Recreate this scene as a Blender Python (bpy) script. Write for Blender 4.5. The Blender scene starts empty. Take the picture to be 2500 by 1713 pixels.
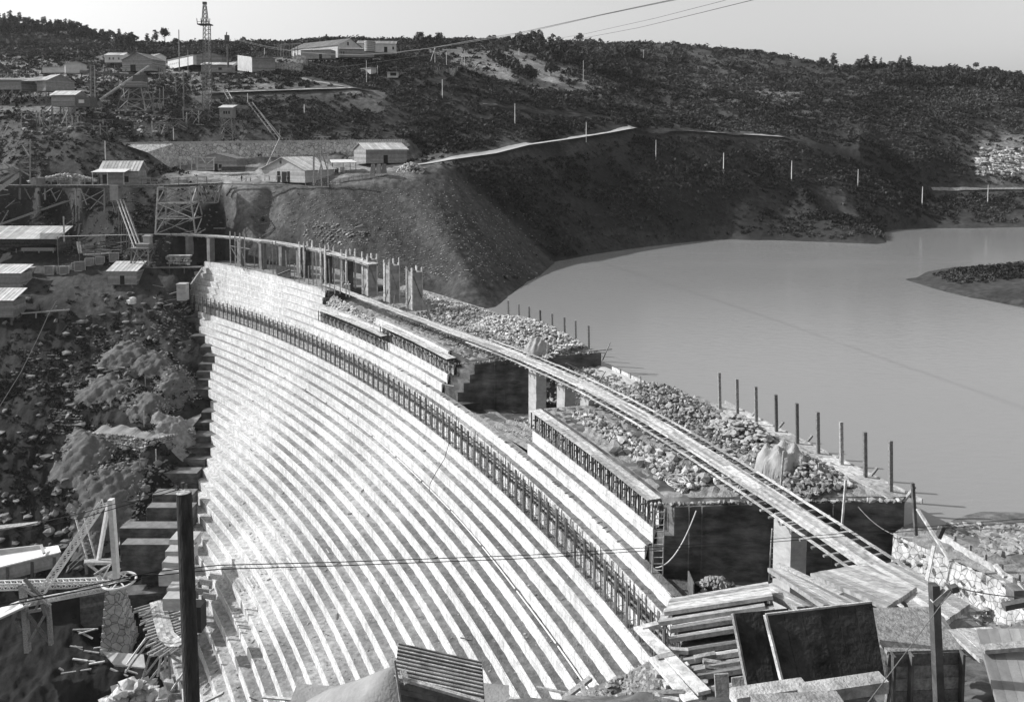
import bpy, math, random
import numpy as np
from mathutils import Vector, Matrix
from mathutils.geometry import delaunay_2d_cdt
sc = bpy.context.scene
C = sc.collection
random.seed(7)
rng = np.random.default_rng(11)

# ------------------------------------------------------------------ camera, world, sun, exposure
FPX, CY, PITCH, CZ = 1872.9, 464.2, 0.06, 45.17        # view camera with a lowered back (lens shift)
cd = bpy.data.cameras.new('camera'); cam = bpy.data.objects.new('camera', cd); C.objects.link(cam)
cam.location = (0, 0, CZ); cam.rotation_euler = (math.radians(90) - PITCH, 0, 0)
cd.sensor_width = 36; cd.lens = 36 * FPX / 2500; cd.shift_y = -(856.5 - CY) / 2500
cd.clip_start = 1; cd.clip_end = 6000
sc.camera = cam
SUN_EL, SUN_AZ = math.radians(34), math.radians(-80)    # azimuth from +Y, negative = towards -X
w = bpy.data.worlds.new('World'); sc.world = w; w.use_nodes = True
nt = w.node_tree; nt.nodes.clear()
sky = nt.nodes.new('ShaderNodeTexSky'); sky.sky_type = 'NISHITA'; sky.sun_disc = False
sky.sun_elevation = SUN_EL; sky.sun_rotation = SUN_AZ; sky.air_density = 1.0; sky.dust_density = 2.5; sky.ozone_density = 1
bw = nt.nodes.new('ShaderNodeSeparateColor')          # the plate was blue-sensitive: the blue of the sky is what it saw
bg = nt.nodes.new('ShaderNodeBackground'); wo = nt.nodes.new('ShaderNodeOutputWorld')
bg.inputs[1].default_value = 0.09
nt.links.new(sky.outputs[0], bw.inputs[0]); nt.links.new(bw.outputs[2], bg.inputs[0]); nt.links.new(bg.outputs[0], wo.inputs[0])
sd = bpy.data.lights.new('sun', 'SUN'); sd.energy = 3.1; sd.angle = math.radians(0.5); sd.color = (1, 1, 1)
sun = bpy.data.objects.new('sun', sd); C.objects.link(sun)
sdir = Vector((math.sin(SUN_AZ) * math.cos(SUN_EL), math.cos(SUN_AZ) * math.cos(SUN_EL), math.sin(SUN_EL)))
sun.rotation_euler = sdir.to_track_quat('Z', 'Y').to_euler(); sun.location = sdir * 300
vs = sc.view_settings; vs.view_transform = 'Standard'; vs.look = 'None'; vs.gamma = 1; vs.use_curve_mapping = False
vs.exposure = 0.88

# ------------------------------------------------------------------ survey helpers: sight lines of the photograph to world points
CP, SP = math.cos(PITCH), math.sin(PITCH)
def ray(px, py):
    u = (px - 1250) / FPX; v = (py - CY) / FPX
    return Vector((u, CP - v * SP, -SP - v * CP))
def G(px, py, z):                       # where the sight line meets level z
    d = ray(px, py); return Vector((0, 0, CZ)) + d * ((z - CZ) / d.z)
def D(px, py, dep):                     # point of the sight line at distance dep into the scene
    d = ray(px, py); return Vector((0, 0, CZ)) + d * (dep / d.y)
def toz(px, py, p):                     # height above p (same plan distance) seen at row py
    return D(px, py, p.y).z
DX, DY, R0 = -296.1, -45.2, 327.28      # centre of the dam's curve in plan, radius of course 0
def RN(k): return R0 - 0.95836 * k - 0.01516 * k * k
def ZN(k): return -1.5 * k
def pol(r, deg, z): a = math.radians(deg); return Vector((DX + r * math.cos(a), DY + r * math.sin(a), z))
def PHI(px, py, z): p = G(px, py, z); return math.degrees(math.atan2(p.y - DY, p.x - DX))
def PR(px, py, z): p = G(px, py, z); return math.hypot(p.y - DY, p.x - DX)
Z = Vector((0, 0, 1))

# ------------------------------------------------------------------ materials (all grey: the place is known from a black-and-white plate)
def mat(name, col, var=0.35, scale=2.0, rough=0.9, bump=0.0, bscale=None, stretch=(1, 1, 1), vor=0.0, vscale=1.0, spec=0.2, rv=0.0, detail=6, uv=False, dark=None, brick=None, big=None, streak=False):
    m = bpy.data.materials.new(name); m.use_nodes = True; n = m.node_tree; n.nodes.clear(); N = n.nodes.new; L = n.links.new
    out = N('ShaderNodeOutputMaterial'); b = N('ShaderNodeBsdfPrincipled'); L(b.outputs[0], out.inputs[0])
    b.inputs['Roughness'].default_value = rough; b.inputs['Specular IOR Level'].default_value = spec
    tc = N('ShaderNodeTexCoord'); mp = N('ShaderNodeMapping'); mp.inputs['Scale'].default_value = stretch
    L(tc.outputs['UV' if uv else 'Object'], mp.inputs[0])
    nz = N('ShaderNodeTexNoise'); nz.inputs['Scale'].default_value = scale; nz.inputs['Detail'].default_value = detail; nz.inputs['Roughness'].default_value = 0.65
    L(mp.outputs[0], nz.inputs[0])
    mr = N('ShaderNodeMapRange'); mr.inputs[1].default_value = 0.3; mr.inputs[2].default_value = 0.7
    mr.inputs[3].default_value = col * (1 - var); mr.inputs[4].default_value = min(0.95, col * (1 + var))
    L(nz.outputs[0], mr.inputs[0]); val = mr.outputs[0]
    def mul(a, bsock):
        x = N('ShaderNodeMath'); x.operation = 'MULTIPLY'; L(a, x.inputs[0]); L(bsock, x.inputs[1]); return x.outputs[0]
    if vor:
        v = N('ShaderNodeTexVoronoi'); v.feature = 'DISTANCE_TO_EDGE'; v.inputs['Scale'].default_value = vscale; L(mp.outputs[0], v.inputs[0])
        r = N('ShaderNodeMapRange'); r.inputs[2].default_value = 0.07; r.inputs[3].default_value = 1 - vor; r.inputs[4].default_value = 1
        L(v.outputs[0], r.inputs[0]); val = mul(val, r.outputs[0])
        v2 = N('ShaderNodeTexVoronoi'); v2.inputs['Scale'].default_value = vscale; L(mp.outputs[0], v2.inputs[0])
        b2 = N('ShaderNodeRGBToBW'); L(v2.outputs['Color'], b2.inputs[0])
        r2 = N('ShaderNodeMapRange'); r2.inputs[3].default_value = 1 - vor * 0.4; r2.inputs[4].default_value = 1 + vor * 0.25; L(b2.outputs[0], r2.inputs[0]); val = mul(val, r2.outputs[0])
    if brick:
        bt = N('ShaderNodeTexBrick'); bt.inputs['Scale'].default_value = 1; bt.inputs['Brick Width'].default_value = brick[0]; bt.inputs['Row Height'].default_value = brick[1]
        bt.inputs['Mortar Size'].default_value = brick[2]; bt.inputs['Color1'].default_value = (1, 1, 1, 1); bt.inputs['Color2'].default_value = (.8, .8, .8, 1); bt.inputs['Mortar'].default_value = (brick[3],) * 3 + (1,)
        bt.inputs['Mortar Smooth'].default_value = 0.2
        L(mp.outputs[0], bt.inputs[0]); bb = N('ShaderNodeRGBToBW'); L(bt.outputs[0], bb.inputs[0]); val = mul(val, bb.outputs[0])
    if big:                             # broad patches of cleaner and dirtier surface
        n3 = N('ShaderNodeTexNoise'); n3.inputs['Scale'].default_value = big[0]; n3.inputs['Detail'].default_value = 4; L(tc.outputs['Object'], n3.inputs[0])
        r3 = N('ShaderNodeMapRange'); r3.inputs[1].default_value = .35; r3.inputs[2].default_value = .65; r3.inputs[3].default_value = big[1]; r3.inputs[4].default_value = big[2]; L(n3.outputs[0], r3.inputs[0]); val = mul(val, r3.outputs[0])
    if streak:                          # lime and rust runs down the face
        m4 = N('ShaderNodeMapping'); m4.inputs['Scale'].default_value = (1.7, .16, 1); L(tc.outputs['UV'], m4.inputs[0]); n4 = N('ShaderNodeTexNoise'); n4.inputs['Scale'].default_value = 1; n4.inputs['Detail'].default_value = 6; L(m4.outputs[0], n4.inputs[0])
        r4 = N('ShaderNodeMapRange'); r4.inputs[1].default_value = .36; r4.inputs[2].default_value = .56; r4.inputs[3].default_value = .86; r4.inputs[4].default_value = 1.05; L(n4.outputs[0], r4.inputs[0]); val = mul(val, r4.outputs[0])
    if rv:
        at = N('ShaderNodeAttribute'); at.attribute_name = 'rv'
        r = N('ShaderNodeMapRange'); r.inputs[3].default_value = 1 - rv; r.inputs[4].default_value = 1 + rv; L(at.outputs['Fac'], r.inputs[0]); val = mul(val, r.outputs[0])
    if dark:                            # attribute with an albedo of its own (ground cover)
        at = N('ShaderNodeAttribute'); at.attribute_name = dark; val = mul(val, at.outputs['Fac'])
    cb = N('ShaderNodeCombineColor')
    for i in range(3): L(val, cb.inputs[i])
    L(cb.outputs[0], b.inputs['Base Color'])
    if bump:
        bn = N('ShaderNodeBump'); bn.inputs['Strength'].default_value = bump; bn.inputs['Distance'].default_value = 0.15
        n2 = N('ShaderNodeTexNoise'); n2.inputs['Scale'].default_value = bscale or scale * 3; n2.inputs['Detail'].default_value = 5; L(mp.outputs[0], n2.inputs[0])
        L(n2.outputs[0], bn.inputs['Height']); L(bn.outputs[0], b.inputs['Normal'])
    return m
M = {}
M['wood'] = mat('weathered_timber', 0.23, 0.55, 2.5, bump=0.4, rv=0.5, stretch=(2, 2, 2), detail=10)
M['wood_pale'] = mat('pale_sawn_timber', 0.40, 0.5, 2.2, bump=0.5, bscale=14, rv=0.4, detail=10)
M['wood_dark'] = mat('dark_timber', 0.10, 0.5, 1.4, bump=0.3, rv=0.4)  # dark timber tone, also paints the shade on the open shed's walls
M['board'] = mat('board_wall', 0.24, 0.25, 1.2, rv=0.25, bump=0.2)
M['board_pale'] = mat('pale_board_wall', 0.42, 0.2, 1.2, rv=0.2, bump=0.2)
M['plaster'] = mat('whitewash', 0.58, 0.15, 0.7, rv=0.05)
M['roof'] = mat('corrugated_sheet', 0.48, 0.25, 0.6, rv=0.22, bump=0.1)
M['roof_tile'] = mat('roof_tile', 0.20, 0.35, 1.4, rv=0.2, bump=0.4)
M['dark'] = mat('opening_shade', 0.02, 0.2, 1)  # near-black colour painted for the shade inside doors and windows
M['iron'] = mat('rusty_iron', 0.09, 0.4, 2, rough=0.7, rv=0.3)
M['iron_pale'] = mat('pale_painted_iron', 0.62, 0.2, 1.5, rough=0.6, rv=0.2)
M['rope'] = mat('grey_rope', 0.5, 0.2, 3)
M['wire'] = mat('dark_wire', 0.04, 0.2, 3)
M['wire_pale'] = mat('bright_cable', 0.15, 0.2, 3, rough=0.5)
M['stone'] = mat('rubble_stone', 0.24, 0.4, 0.9, bump=0.6, bscale=3, rv=0.4)
M['stone_pale'] = mat('pale_marble_rubble', 0.40, 0.35, 0.9, bump=0.6, bscale=3, rv=0.35)
M['marble'] = mat('dressed_marble', 0.70, 0.2, 0.9, bump=0.5, bscale=5, vor=0.16, vscale=1.1, stretch=(1, 1, 1), uv=True, brick=(0.58, 0.87, 0.022, 0.42), big=(.11, .86, 1.1), streak=True)
M['tread'] = mat('gritty_tread', 0.23, 0.5, 1.3, bump=1.0, bscale=6, detail=10, big=(.06, .62, 1.5), rv=.55)
M['concrete'] = mat('shade_dark_concrete', 0.075, 0.65, 0.5, bump=0.4, bscale=2, stretch=(.8, .8, 2.4), detail=9, big=(.35, .55, 1.6))  # colour lowered to deepen the shade on the block ends
M['concrete_pale'] = mat('pale_concrete', 0.36, 0.25, 0.6, bump=0.3, stretch=(1, 1, 2))
M['rubwall'] = mat('rubble_masonry', 0.42, 0.35, 0.8, bump=0.6, vor=0.8, vscale=.85)
M['rubwall_pale'] = mat('pale_rubble_masonry', 0.5, 0.4, 0.8, bump=0.8, vor=0.8, vscale=1.9)
M['gravel'] = mat('gravel', 0.22, 0.45, 1.2, bump=1.0, bscale=6, detail=9)
M['sand'] = mat('fine_sand', 0.25, 0.2, 0.8, bump=0.4, bscale=5)
M['spoil'] = mat('spoil', 0.11, 0.35, 0.9, bump=1.0, bscale=4, detail=8)
M['canvas'] = mat('tarpaulin', 0.3, 0.25, 0.8, bump=0.3)
M['road'] = mat('white_road', 0.36, 0.2, 0.3, bump=0.3)
M['cloth'] = mat('dark_cloth', 0.06, 0.3, 5)
M['skin'] = mat('skin', 0.35, 0.1, 5)
M['leaf'] = mat('leaf', 0.042, 0.5, 0.6, rv=0.7)
M['leaf_dark'] = mat('dark_leaf', 0.02, 0.5, 0.6, rv=0.7)
M['bark'] = mat('bark', 0.08, 0.4, 3)
M['panel'] = mat('black_form_panel', 0.035, 0.85, 1.1, rough=0.6, bump=0.5, bscale=6, detail=10)
M['stone_dark'] = mat('dark_stone', 0.14, 0.45, 0.9, bump=0.6, bscale=3, rv=0.5)
M['concrete_mid'] = mat('grey_concrete', 0.17, 0.4, 0.5, bump=0.3)
M['mid_stone'] = mat('mixed_stone', 0.30, 0.4, 0.9, bump=0.6, bscale=3, rv=0.6)

# ------------------------------------------------------------------ mesh builder
class MB:
    def __init__(s): s.v = []; s.f = []; s.r = []; s.uv = None
    def add(s, vs, fs, rv=None):
        o = len(s.v); s.v += [Vector(v) for v in vs]; rv = random.random() if rv is None else rv
        for f in fs: s.f.append(tuple(i + o for i in f)); s.r.append(rv)
        return s
    def beam(s, p, q, w, h, up=Z, rv=None):
        p = Vector(p); q = Vector(q); d = (q - p)
        if d.length < 1e-6: return s
        d.normalize(); up = Vector(up)
        if abs(d.dot(up)) > 0.98: up = Vector((1, 0, 0)) if abs(d.x) < 0.9 else Vector((0, 1, 0))
        a = d.cross(up).normalized(); b = a.cross(d).normalized()
        a = a * (w / 2); b = b * (h / 2)
        vs = [p - a - b, p + a - b, p + a + b, p - a + b, q - a - b, q + a - b, q + a + b, q - a + b]
        return s.add(vs, [(3, 2, 1, 0), (4, 5, 6, 7), (0, 1, 5, 4), (1, 2, 6, 5), (2, 3, 7, 6), (3, 0, 4, 7)], rv)
    def post(s, p, h, w=0.2, rv=None, lean=(0, 0), a=Vector((0, 1, 0))):
        p = Vector(p); return s.beam(p, p + Vector((lean[0], lean[1], h)), w, w, up=a, rv=rv)
    def tube(s, p, q, r, n=8, r2=None, rv=None, caps=True):
        p = Vector(p); q = Vector(q); d = (q - p).normalized(); up = Z if abs(d.z) < 0.95 else Vector((1, 0, 0))
        a = d.cross(up).normalized(); b = a.cross(d); r2 = r if r2 is None else r2; vs = []
        for c, rr in ((p, r), (q, r2)):
            for i in range(n): t = 2 * math.pi * i / n; vs.append(c + a * (rr * math.cos(t)) + b * (rr * math.sin(t)))
        fs = [(i, (i + 1) % n, n + (i + 1) % n, n + i) for i in range(n)]
        if caps: fs += [tuple(range(n - 1, -1, -1)), tuple(range(n, 2 * n))]
        return s.add(vs, fs, rv)
    def path(s, pts, r, n=6, rv=None):
        rv = random.random() if rv is None else rv; o = len(s.v); pts = [Vector(p) for p in pts]; vs = []
        for i, p in enumerate(pts):
            d = (pts[min(i + 1, len(pts) - 1)] - pts[max(i - 1, 0)]).normalized(); up = Z if abs(d.z) < 0.95 else Vector((1, 0, 0))
            a = d.cross(up).normalized(); b = a.cross(d)
            for j in range(n): t = 2 * math.pi * j / n; vs.append(p + a * (r * math.cos(t)) + b * (r * math.sin(t)))
        fs = [(i * n + j, i * n + (j + 1) % n, (i + 1) * n + (j + 1) % n, (i + 1) * n + j) for i in range(len(pts) - 1) for j in range(n)]
        return s.add(vs, fs, rv)
    def box(s, c, dims, rz=0.0, rv=None):           # c = centre of the base
        c = Vector(c); x = Vector((math.cos(rz), math.sin(rz), 0)) * (dims[0] / 2); y = Vector((-math.sin(rz), math.cos(rz), 0)) * (dims[1] / 2); h = Z * dims[2]
        vs = [c - x - y, c + x - y, c + x + y, c - x + y]; vs += [v + h for v in vs]
        return s.add(vs, [(3, 2, 1, 0), (4, 5, 6, 7), (0, 1, 5, 4), (1, 2, 6, 5), (2, 3, 7, 6), (3, 0, 4, 7)], rv)
    def slab(s, quad, th, rv=None):                 # quad of four points, thickened downwards along its normal
        q = [Vector(p) for p in quad]; n = (q[1] - q[0]).cross(q[3] - q[0]).normalized() * th
        vs = q + [p - n for p in q]
        return s.add(vs, [(0, 1, 2, 3), (7, 6, 5, 4), (1, 0, 4, 5), (2, 1, 5, 6), (3, 2, 6, 7), (0, 3, 7, 4)], rv)
    def ringblock(s, r1, r2, a1, a2, z0, z1, n=12, z1o=None):
        vs = []; z1o = z1 if z1o is None else z1o
        for i in range(n + 1):
            a = a1 + (a2 - a1) * i / n; vs += [pol(r1, a, z0), pol(r2, a, z0), pol(r2, a, z1o), pol(r1, a, z1)]
        fs = []
        for i in range(n):
            o = 4 * i
            for j in range(4): fs.append((o + j, o + 4 + j, o + 4 + (j + 1) % 4, o + (j + 1) % 4))
        fs += [(0, 1, 2, 3), (4 * n + 3, 4 * n + 2, 4 * n + 1, 4 * n)]
        return s.add(vs, fs)
    def rock(s, c, r, sq=0.75, rv=None):
        base = ICO; ph = [random.uniform(0, 6.28) for _ in range(6)]; sx, sy, sz = random.uniform(.7, 1.3), random.uniform(.7, 1.3), random.uniform(.6, 1.0) * sq / .75
        c = Vector(c); rz = random.uniform(0, 6.28); cr, sr = math.cos(rz), math.sin(rz); vs = []
        for p in base[0]:
            k = random.uniform(.74, 1.16) + 0.18 * math.sin(p.x * 3.1 + ph[0]) + 0.2 * math.sin(p.y * 3.7 + ph[1]) + 0.18 * math.sin(p.z * 4.3 + ph[2])
            x, y, z = p.x * k * sx * r, p.y * k * sy * r, p.z * k * sz * r
            vs.append(c + Vector((cr * x - sr * y, sr * x + cr * y, z)))
        return s.add(vs, base[1], rv)
    def build(s, name, m, parent=None, smooth=False):
        me = bpy.data.meshes.new(name); off = wloc(parent) if parent else Vector((0, 0, 0))
        me.from_pydata([v - off for v in s.v], [], s.f); me.materials.append(m if not isinstance(m, str) else M[m])
        at = me.attributes.new('rv', 'FLOAT', 'FACE'); at.data.foreach_set('value', np.array(s.r, dtype=np.float32))
        if s.uv is not None:
            ul = me.uv_layers.new(name='UVMap'); uvs = np.array(s.uv, dtype=np.float32); li = np.empty(len(me.loops), dtype=np.int32); me.loops.foreach_get('vertex_index', li)
            ul.data.foreach_set('uv', uvs[li].ravel())
        if smooth: me.polygons.foreach_set('use_smooth', np.ones(len(me.polygons), dtype=bool))
        o = bpy.data.objects.new(name, me); C.objects.link(o)
        if parent: o.parent = parent
        return o
def wloc(o):
    l = Vector((0, 0, 0))
    while o: l = l + o.location; o = o.parent
    return l
def _ico():
    import bmesh
    b = bmesh.new(); bmesh.ops.create_icosphere(b, subdivisions=1, radius=1); b.verts.ensure_lookup_table()
    r = ([v.co.copy() for v in b.verts], [tuple(v.index for v in f.verts) for f in b.faces]); b.free(); return r
ICO = _ico()
def tag(o, label, cat, group=None, kind=None):
    o['label'] = label; o['category'] = cat
    if group: o['group'] = group
    if kind: o['kind'] = kind
    return o
def struct(o, kind='structure'): o['kind'] = kind; return o
def thing(name, label, cat, loc=(0, 0, 0), group=None):
    o = bpy.data.objects.new(name, None); C.objects.link(o); o.location = Vector(loc); o.empty_display_size = 0.5
    return tag(o, label, cat, group)
def dup(root, loc, rz=0.0, label=None, scale=None):
    r = root.copy(); C.objects.link(r); r.location = Vector(loc); r.rotation_euler = (0, 0, rz)
    if scale: r.scale = (scale,) * 3
    if label: r['label'] = label
    for ch in list(root.children):
        c = ch.copy(); C.objects.link(c); c.parent = r
        for g in list(ch.children): d = g.copy(); C.objects.link(d); d.parent = c
    return r
def lerp(a, b, t): return a + (b - a) * t
# smooth value noise on arrays
def vnoise(x, y, seed=0):
    xi = np.floor(x).astype(np.int64); yi = np.floor(y).astype(np.int64); fx = x - xi; fy = y - yi
    fx = fx * fx * (3 - 2 * fx); fy = fy * fy * (3 - 2 * fy)
    def h(a, b):
        n = (a * 374761393 + b * 668265263 + seed * 974711) & 0xFFFFFFFF
        n = ((n ^ (n >> 13)) * 1274126177) & 0xFFFFFFFF
        return ((n ^ (n >> 16)) & 0xFFFF) / 65535.0
    return (h(xi, yi) * (1 - fx) + h(xi + 1, yi) * fx) * (1 - fy) + (h(xi, yi + 1) * (1 - fx) + h(xi + 1, yi + 1) * fx) * fy
def fbm(x, y, o=4, seed=0):
    s = 0; a = 1; t = 0
    for i in range(o): s = s + a * vnoise(x, y, seed + i); t += a; a *= 0.5; x = x * 2.03 + 7.1; y = y * 2.03 + 3.3
    return s / t * 2 - 1
# ------------------------------------------------------------------ terrain: surveyed spot heights (px, py, depth | 'z', level, albedo, shrubs)
WATER = 8.4
SP_ = []      # (x, y, z, albedo, shrub)
def sp(px, py, dep, al=0.09, sh=0.6): p = D(px, py, dep); SP_.append((p.x, p.y, p.z, al, sh))
def sz(px, py, z, al=0.09, sh=0.3): p = G(px, py, z); SP_.append((p.x, p.y, z, al, sh))
def sw(x, y, z, al=0.09, sh=0.3): SP_.append((x, y, z, al, sh))
crest = [(-500, 20, 560), (-200, 40, 560), (0, 55, 560), (100, 66, 560), (190, 80, 555), (260, 104, 545), (330, 108, 540), (430, 112, 540), (500, 106, 540), (620, 106, 540), (800, 102, 530), (1000, 100, 520), (1200, 104, 520), (1270, 104, 580), (1500, 106, 640), (1650, 108, 640), (1800, 124, 640), (1940, 142, 620), (2010, 166, 590), (2060, 166, 560), (2200, 166, 540), (2400, 178, 540), (2500, 188, 540), (2800, 200, 540), (3200, 220, 540)]
for x, y, d in crest:
    sp(x, y, d, 0.085, 0.9); sp(x, y + 40, d + 170, 0.085, 0.9); sp(x, y + 150, d + 600, 0.085, 0.5)
for x, y, d, a, s in [
    # left hillside and the building terraces
    (-500, 120, 460, .17, .35), (0, 120, 470, .17, .35), (150, 120, 460, .17, .35), (-300, 180, 360, .2, .2), (0, 180, 360, .2, .15), (110, 165, 380, .2, .15), (250, 150, 420, .18, .25), (400, 140, 430, .16, .3), (0, 85, 520, .12, .8), (200, 110, 515, .12, .7),
    (-300, 240, 300, .2, .2), (0, 243, 292, .2, .2), (100, 250, 288, .22, .1), (180, 215, 305, .25, .1), (300, 187, 340, .28, .1), (400, 175, 350, .26, .1), (450, 182, 340, .25, .1), (560, 178, 335, .2, .2), (640, 176, 334, .12, .6), (700, 175, 335, .08, .8),
    (690, 150, 362, .25, .1), (760, 146, 365, .22, .1), (900, 146, 370, .2, .2), (1000, 150, 380, .14, .5), (640, 130, 400, .14, .6), (900, 120, 430, .13, .7),
    (1100, 135, 440, .22, .3), (1180, 150, 430, .28, .15), (1250, 190, 400, .34, .08), (1350, 180, 430, .36, .04), (1330, 145, 470, .34, .06), (1300, 210, 400, .34, .06), (1200, 135, 440, .3, .06), (1150, 160, 418, .26, .1), (1270, 160, 430, .34, .04), (1240, 212, 388, .3, .06), (1290, 130, 480, .3, .08), (1370, 212, 402, .32, .05), (1120, 122, 455, .22, .2), (1050, 125, 450, .2, .25), (960, 115, 470, .18, .35), (1450, 225, 395, .26, .1), (1400, 225, 400, .25, .1), (1420, 150, 480, .1, .8), (1500, 180, 450, .08, .9),
    # near shrub ridge with the upper road
    (520, 228, 292, .2, .2), (700, 222, 297, .2, .3), (860, 217, 302, .3, .2), (1000, 232, 312, .07, .9), (1100, 168, 345, .06, .9), (1000, 165, 345, .07, .9), (800, 185, 330, .05, .9), (900, 175, 340, .05, .9), (1200, 198, 345, .05, .9), (1300, 222, 345, .05, .9), (1400, 248, 345, .05, .9), (1480, 287, 342, .06, .9),
    (1200, 258, 320, .09, .8), (1400, 278, 332, .09, .8), (600, 260, 284, .08, .8), (600, 300, 274, .08, .8), (800, 260, 290, .06, .9), (800, 310, 275, .06, .9), (1000, 320, 280, .05, .9), (1100, 345, 276, .06, .9), (1200, 330, 292, .05, .9), (1300, 318, 306, .05, .9), (450, 250, 286, .07, .6), (450, 300, 274, .06, .6),
    (300, 255, 288, .1, .5), (300, 300, 272, .07, .5), (200, 280, 276, .1, .4), (150, 300, 270, .08, .4), (60, 290, 272, .12, .4), (0, 290, 274, .15, .4), (-300, 300, 270, .14, .4), (100, 262, 284, .25, .1), (180, 268, 282, .2, .1),
    # retaining wall top and foot
    (300, 351, 259, .09, .5), (430, 350, 263, .1, .4), (600, 348, 264, .1, .5), (800, 346, 265, .1, .6), (1000, 344, 265, .09, .7),
    (425, 414, 259, .3, 0), (520, 411, 259, .4, 0), (600, 409, 259, .35, 0), (700, 402, 259, .3, 0), (860, 399, 258, .3, 0), (1000, 395, 258, .3, .1), (1030, 380, 266, .2, .3),
    # work terrace with the huts
    (540, 440, 240, .42, 0), (480, 432, 242, .4, 0), (560, 453, 229, .34, 0), (650, 457, 228, .34, 0), (720, 452, 228, .3, 0), (780, 447, 229, .3, 0), (860, 438, 230, .32, 0), (930, 430, 232, .38, 0), (1000, 417, 236, .35, 0), (1080, 401, 243, .3, 0), (950, 405, 248, .36, 0), (800, 425, 240, .3, 0),
    (1100, 387, 256, .2, .2), (1200, 374, 271, .15, .4), (1280, 354, 287, .15, .4), (1400, 337, 308, .14, .5), (1540, 314, 333, .12, .6), (1700, 322, 346, .14, .6), (1900, 335, 362, .14, .6), (2100, 345, 374, .08, .8),
    # shrub slope above the lake
    (1260, 500, 245, .035, .9), (1200, 420, 256, .04, .9), (1300, 450, 265, .045, .9), (1300, 560, 246, .05, .8), (1400, 450, 285, .045, .9), (1400, 400, 296, .05, .9), (1600, 380, 322, .05, .9), (1600, 440, 306, .04, .9), (1600, 520, 290, .04, .8), (1800, 400, 335, .04, .9), (1800, 480, 318, .04, .9), (1950, 442, 332, .06, .9), (1900, 530, 308, .04, .7),
    (2050, 472, 328, .1, .8), (2200, 517, 334, .1, .8), (2280, 545, 340, .1, .6), (2100, 530, 318, .06, .8), (2000, 520, 312, .05, .8), (2250, 500, 360, .07, .8), (2250, 472, 374, .1, .7), (2400, 470, 376, .09, .7), (2500, 467, 376, .1, .7), (2400, 510, 360, .1, .8), (2800, 467, 376, .1, .7),
    (2100, 400, 368, .05, .9), (2200, 420, 372, .05, .9), (2050, 360, 376, .06, .9), (2300, 380, 392, .05, .9), (2380, 400, 392, .2, .2), (2440, 415, 390, .42, .05), (2500, 430, 388, .4, .05), (2400, 360, 408, .3, .1), (2500, 345, 412, .25, .2), (2460, 385, 398, .4, .05),
    (2100, 300, 410, .06, .9), (2300, 300, 430, .06, .9), (2500, 300, 440, .08, .8), (2800, 300, 440, .08, .8), (2200, 220, 500, .05, .95), (2400, 230, 490, .04, .95), (2600, 230, 490, .04, .95), (1900, 250, 450, .2, .5), (1920, 230, 470, .26, .3), (1700, 250, 430, .17, .55), (1600, 200, 480, .16, .6), (1800, 180, 540, .17, .6), (1750, 215, 490, .2, .45), (1560, 250, 410, .14, .6), (2000, 205, 530, .08, .8), (2150, 190, 535, .12, .6), (1600, 280, 380, .06, .9), (1800, 300, 395, .06, .9), (1550, 300, 345, .06, .9), (1960, 310, 400, .08, .8),
    # left workings
    (0, 345, 262, .12, .4), (60, 330, 258, .1, .4), (130, 340, 256, .1, .5), (200, 333, 254, .09, .6), (270, 350, 254, .09, .6), (330, 385, 250, .08, .6), (400, 420, 246, .12, .3), (100, 390, 246, .08, .5), (200, 410, 242, .07, .5), (100, 432, 239, .14, .1), (200, 432, 238, .25, .1), (-300, 400, 250, .12, .3), (0, 440, 240, .12, .2), (300, 436, 240, .2, .1), (420, 438, 241, .3, 0),
    (0, 500, 238, .06, .4), (100, 510, 235, .06, .5), (220, 500, 236, .05, .4), (330, 500, 234, .05, .3), (440, 500, 231, .05, .3), (520, 490, 228, .06, .2), (-300, 500, 238, .06, .4), (60, 570, 237, .06, .2), (-300, 570, 237, .06, .2), (200, 585, 231, .08, .1), (130, 560, 238, .06, .2),
    ]: sp(x, y, d, a, s)
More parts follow.
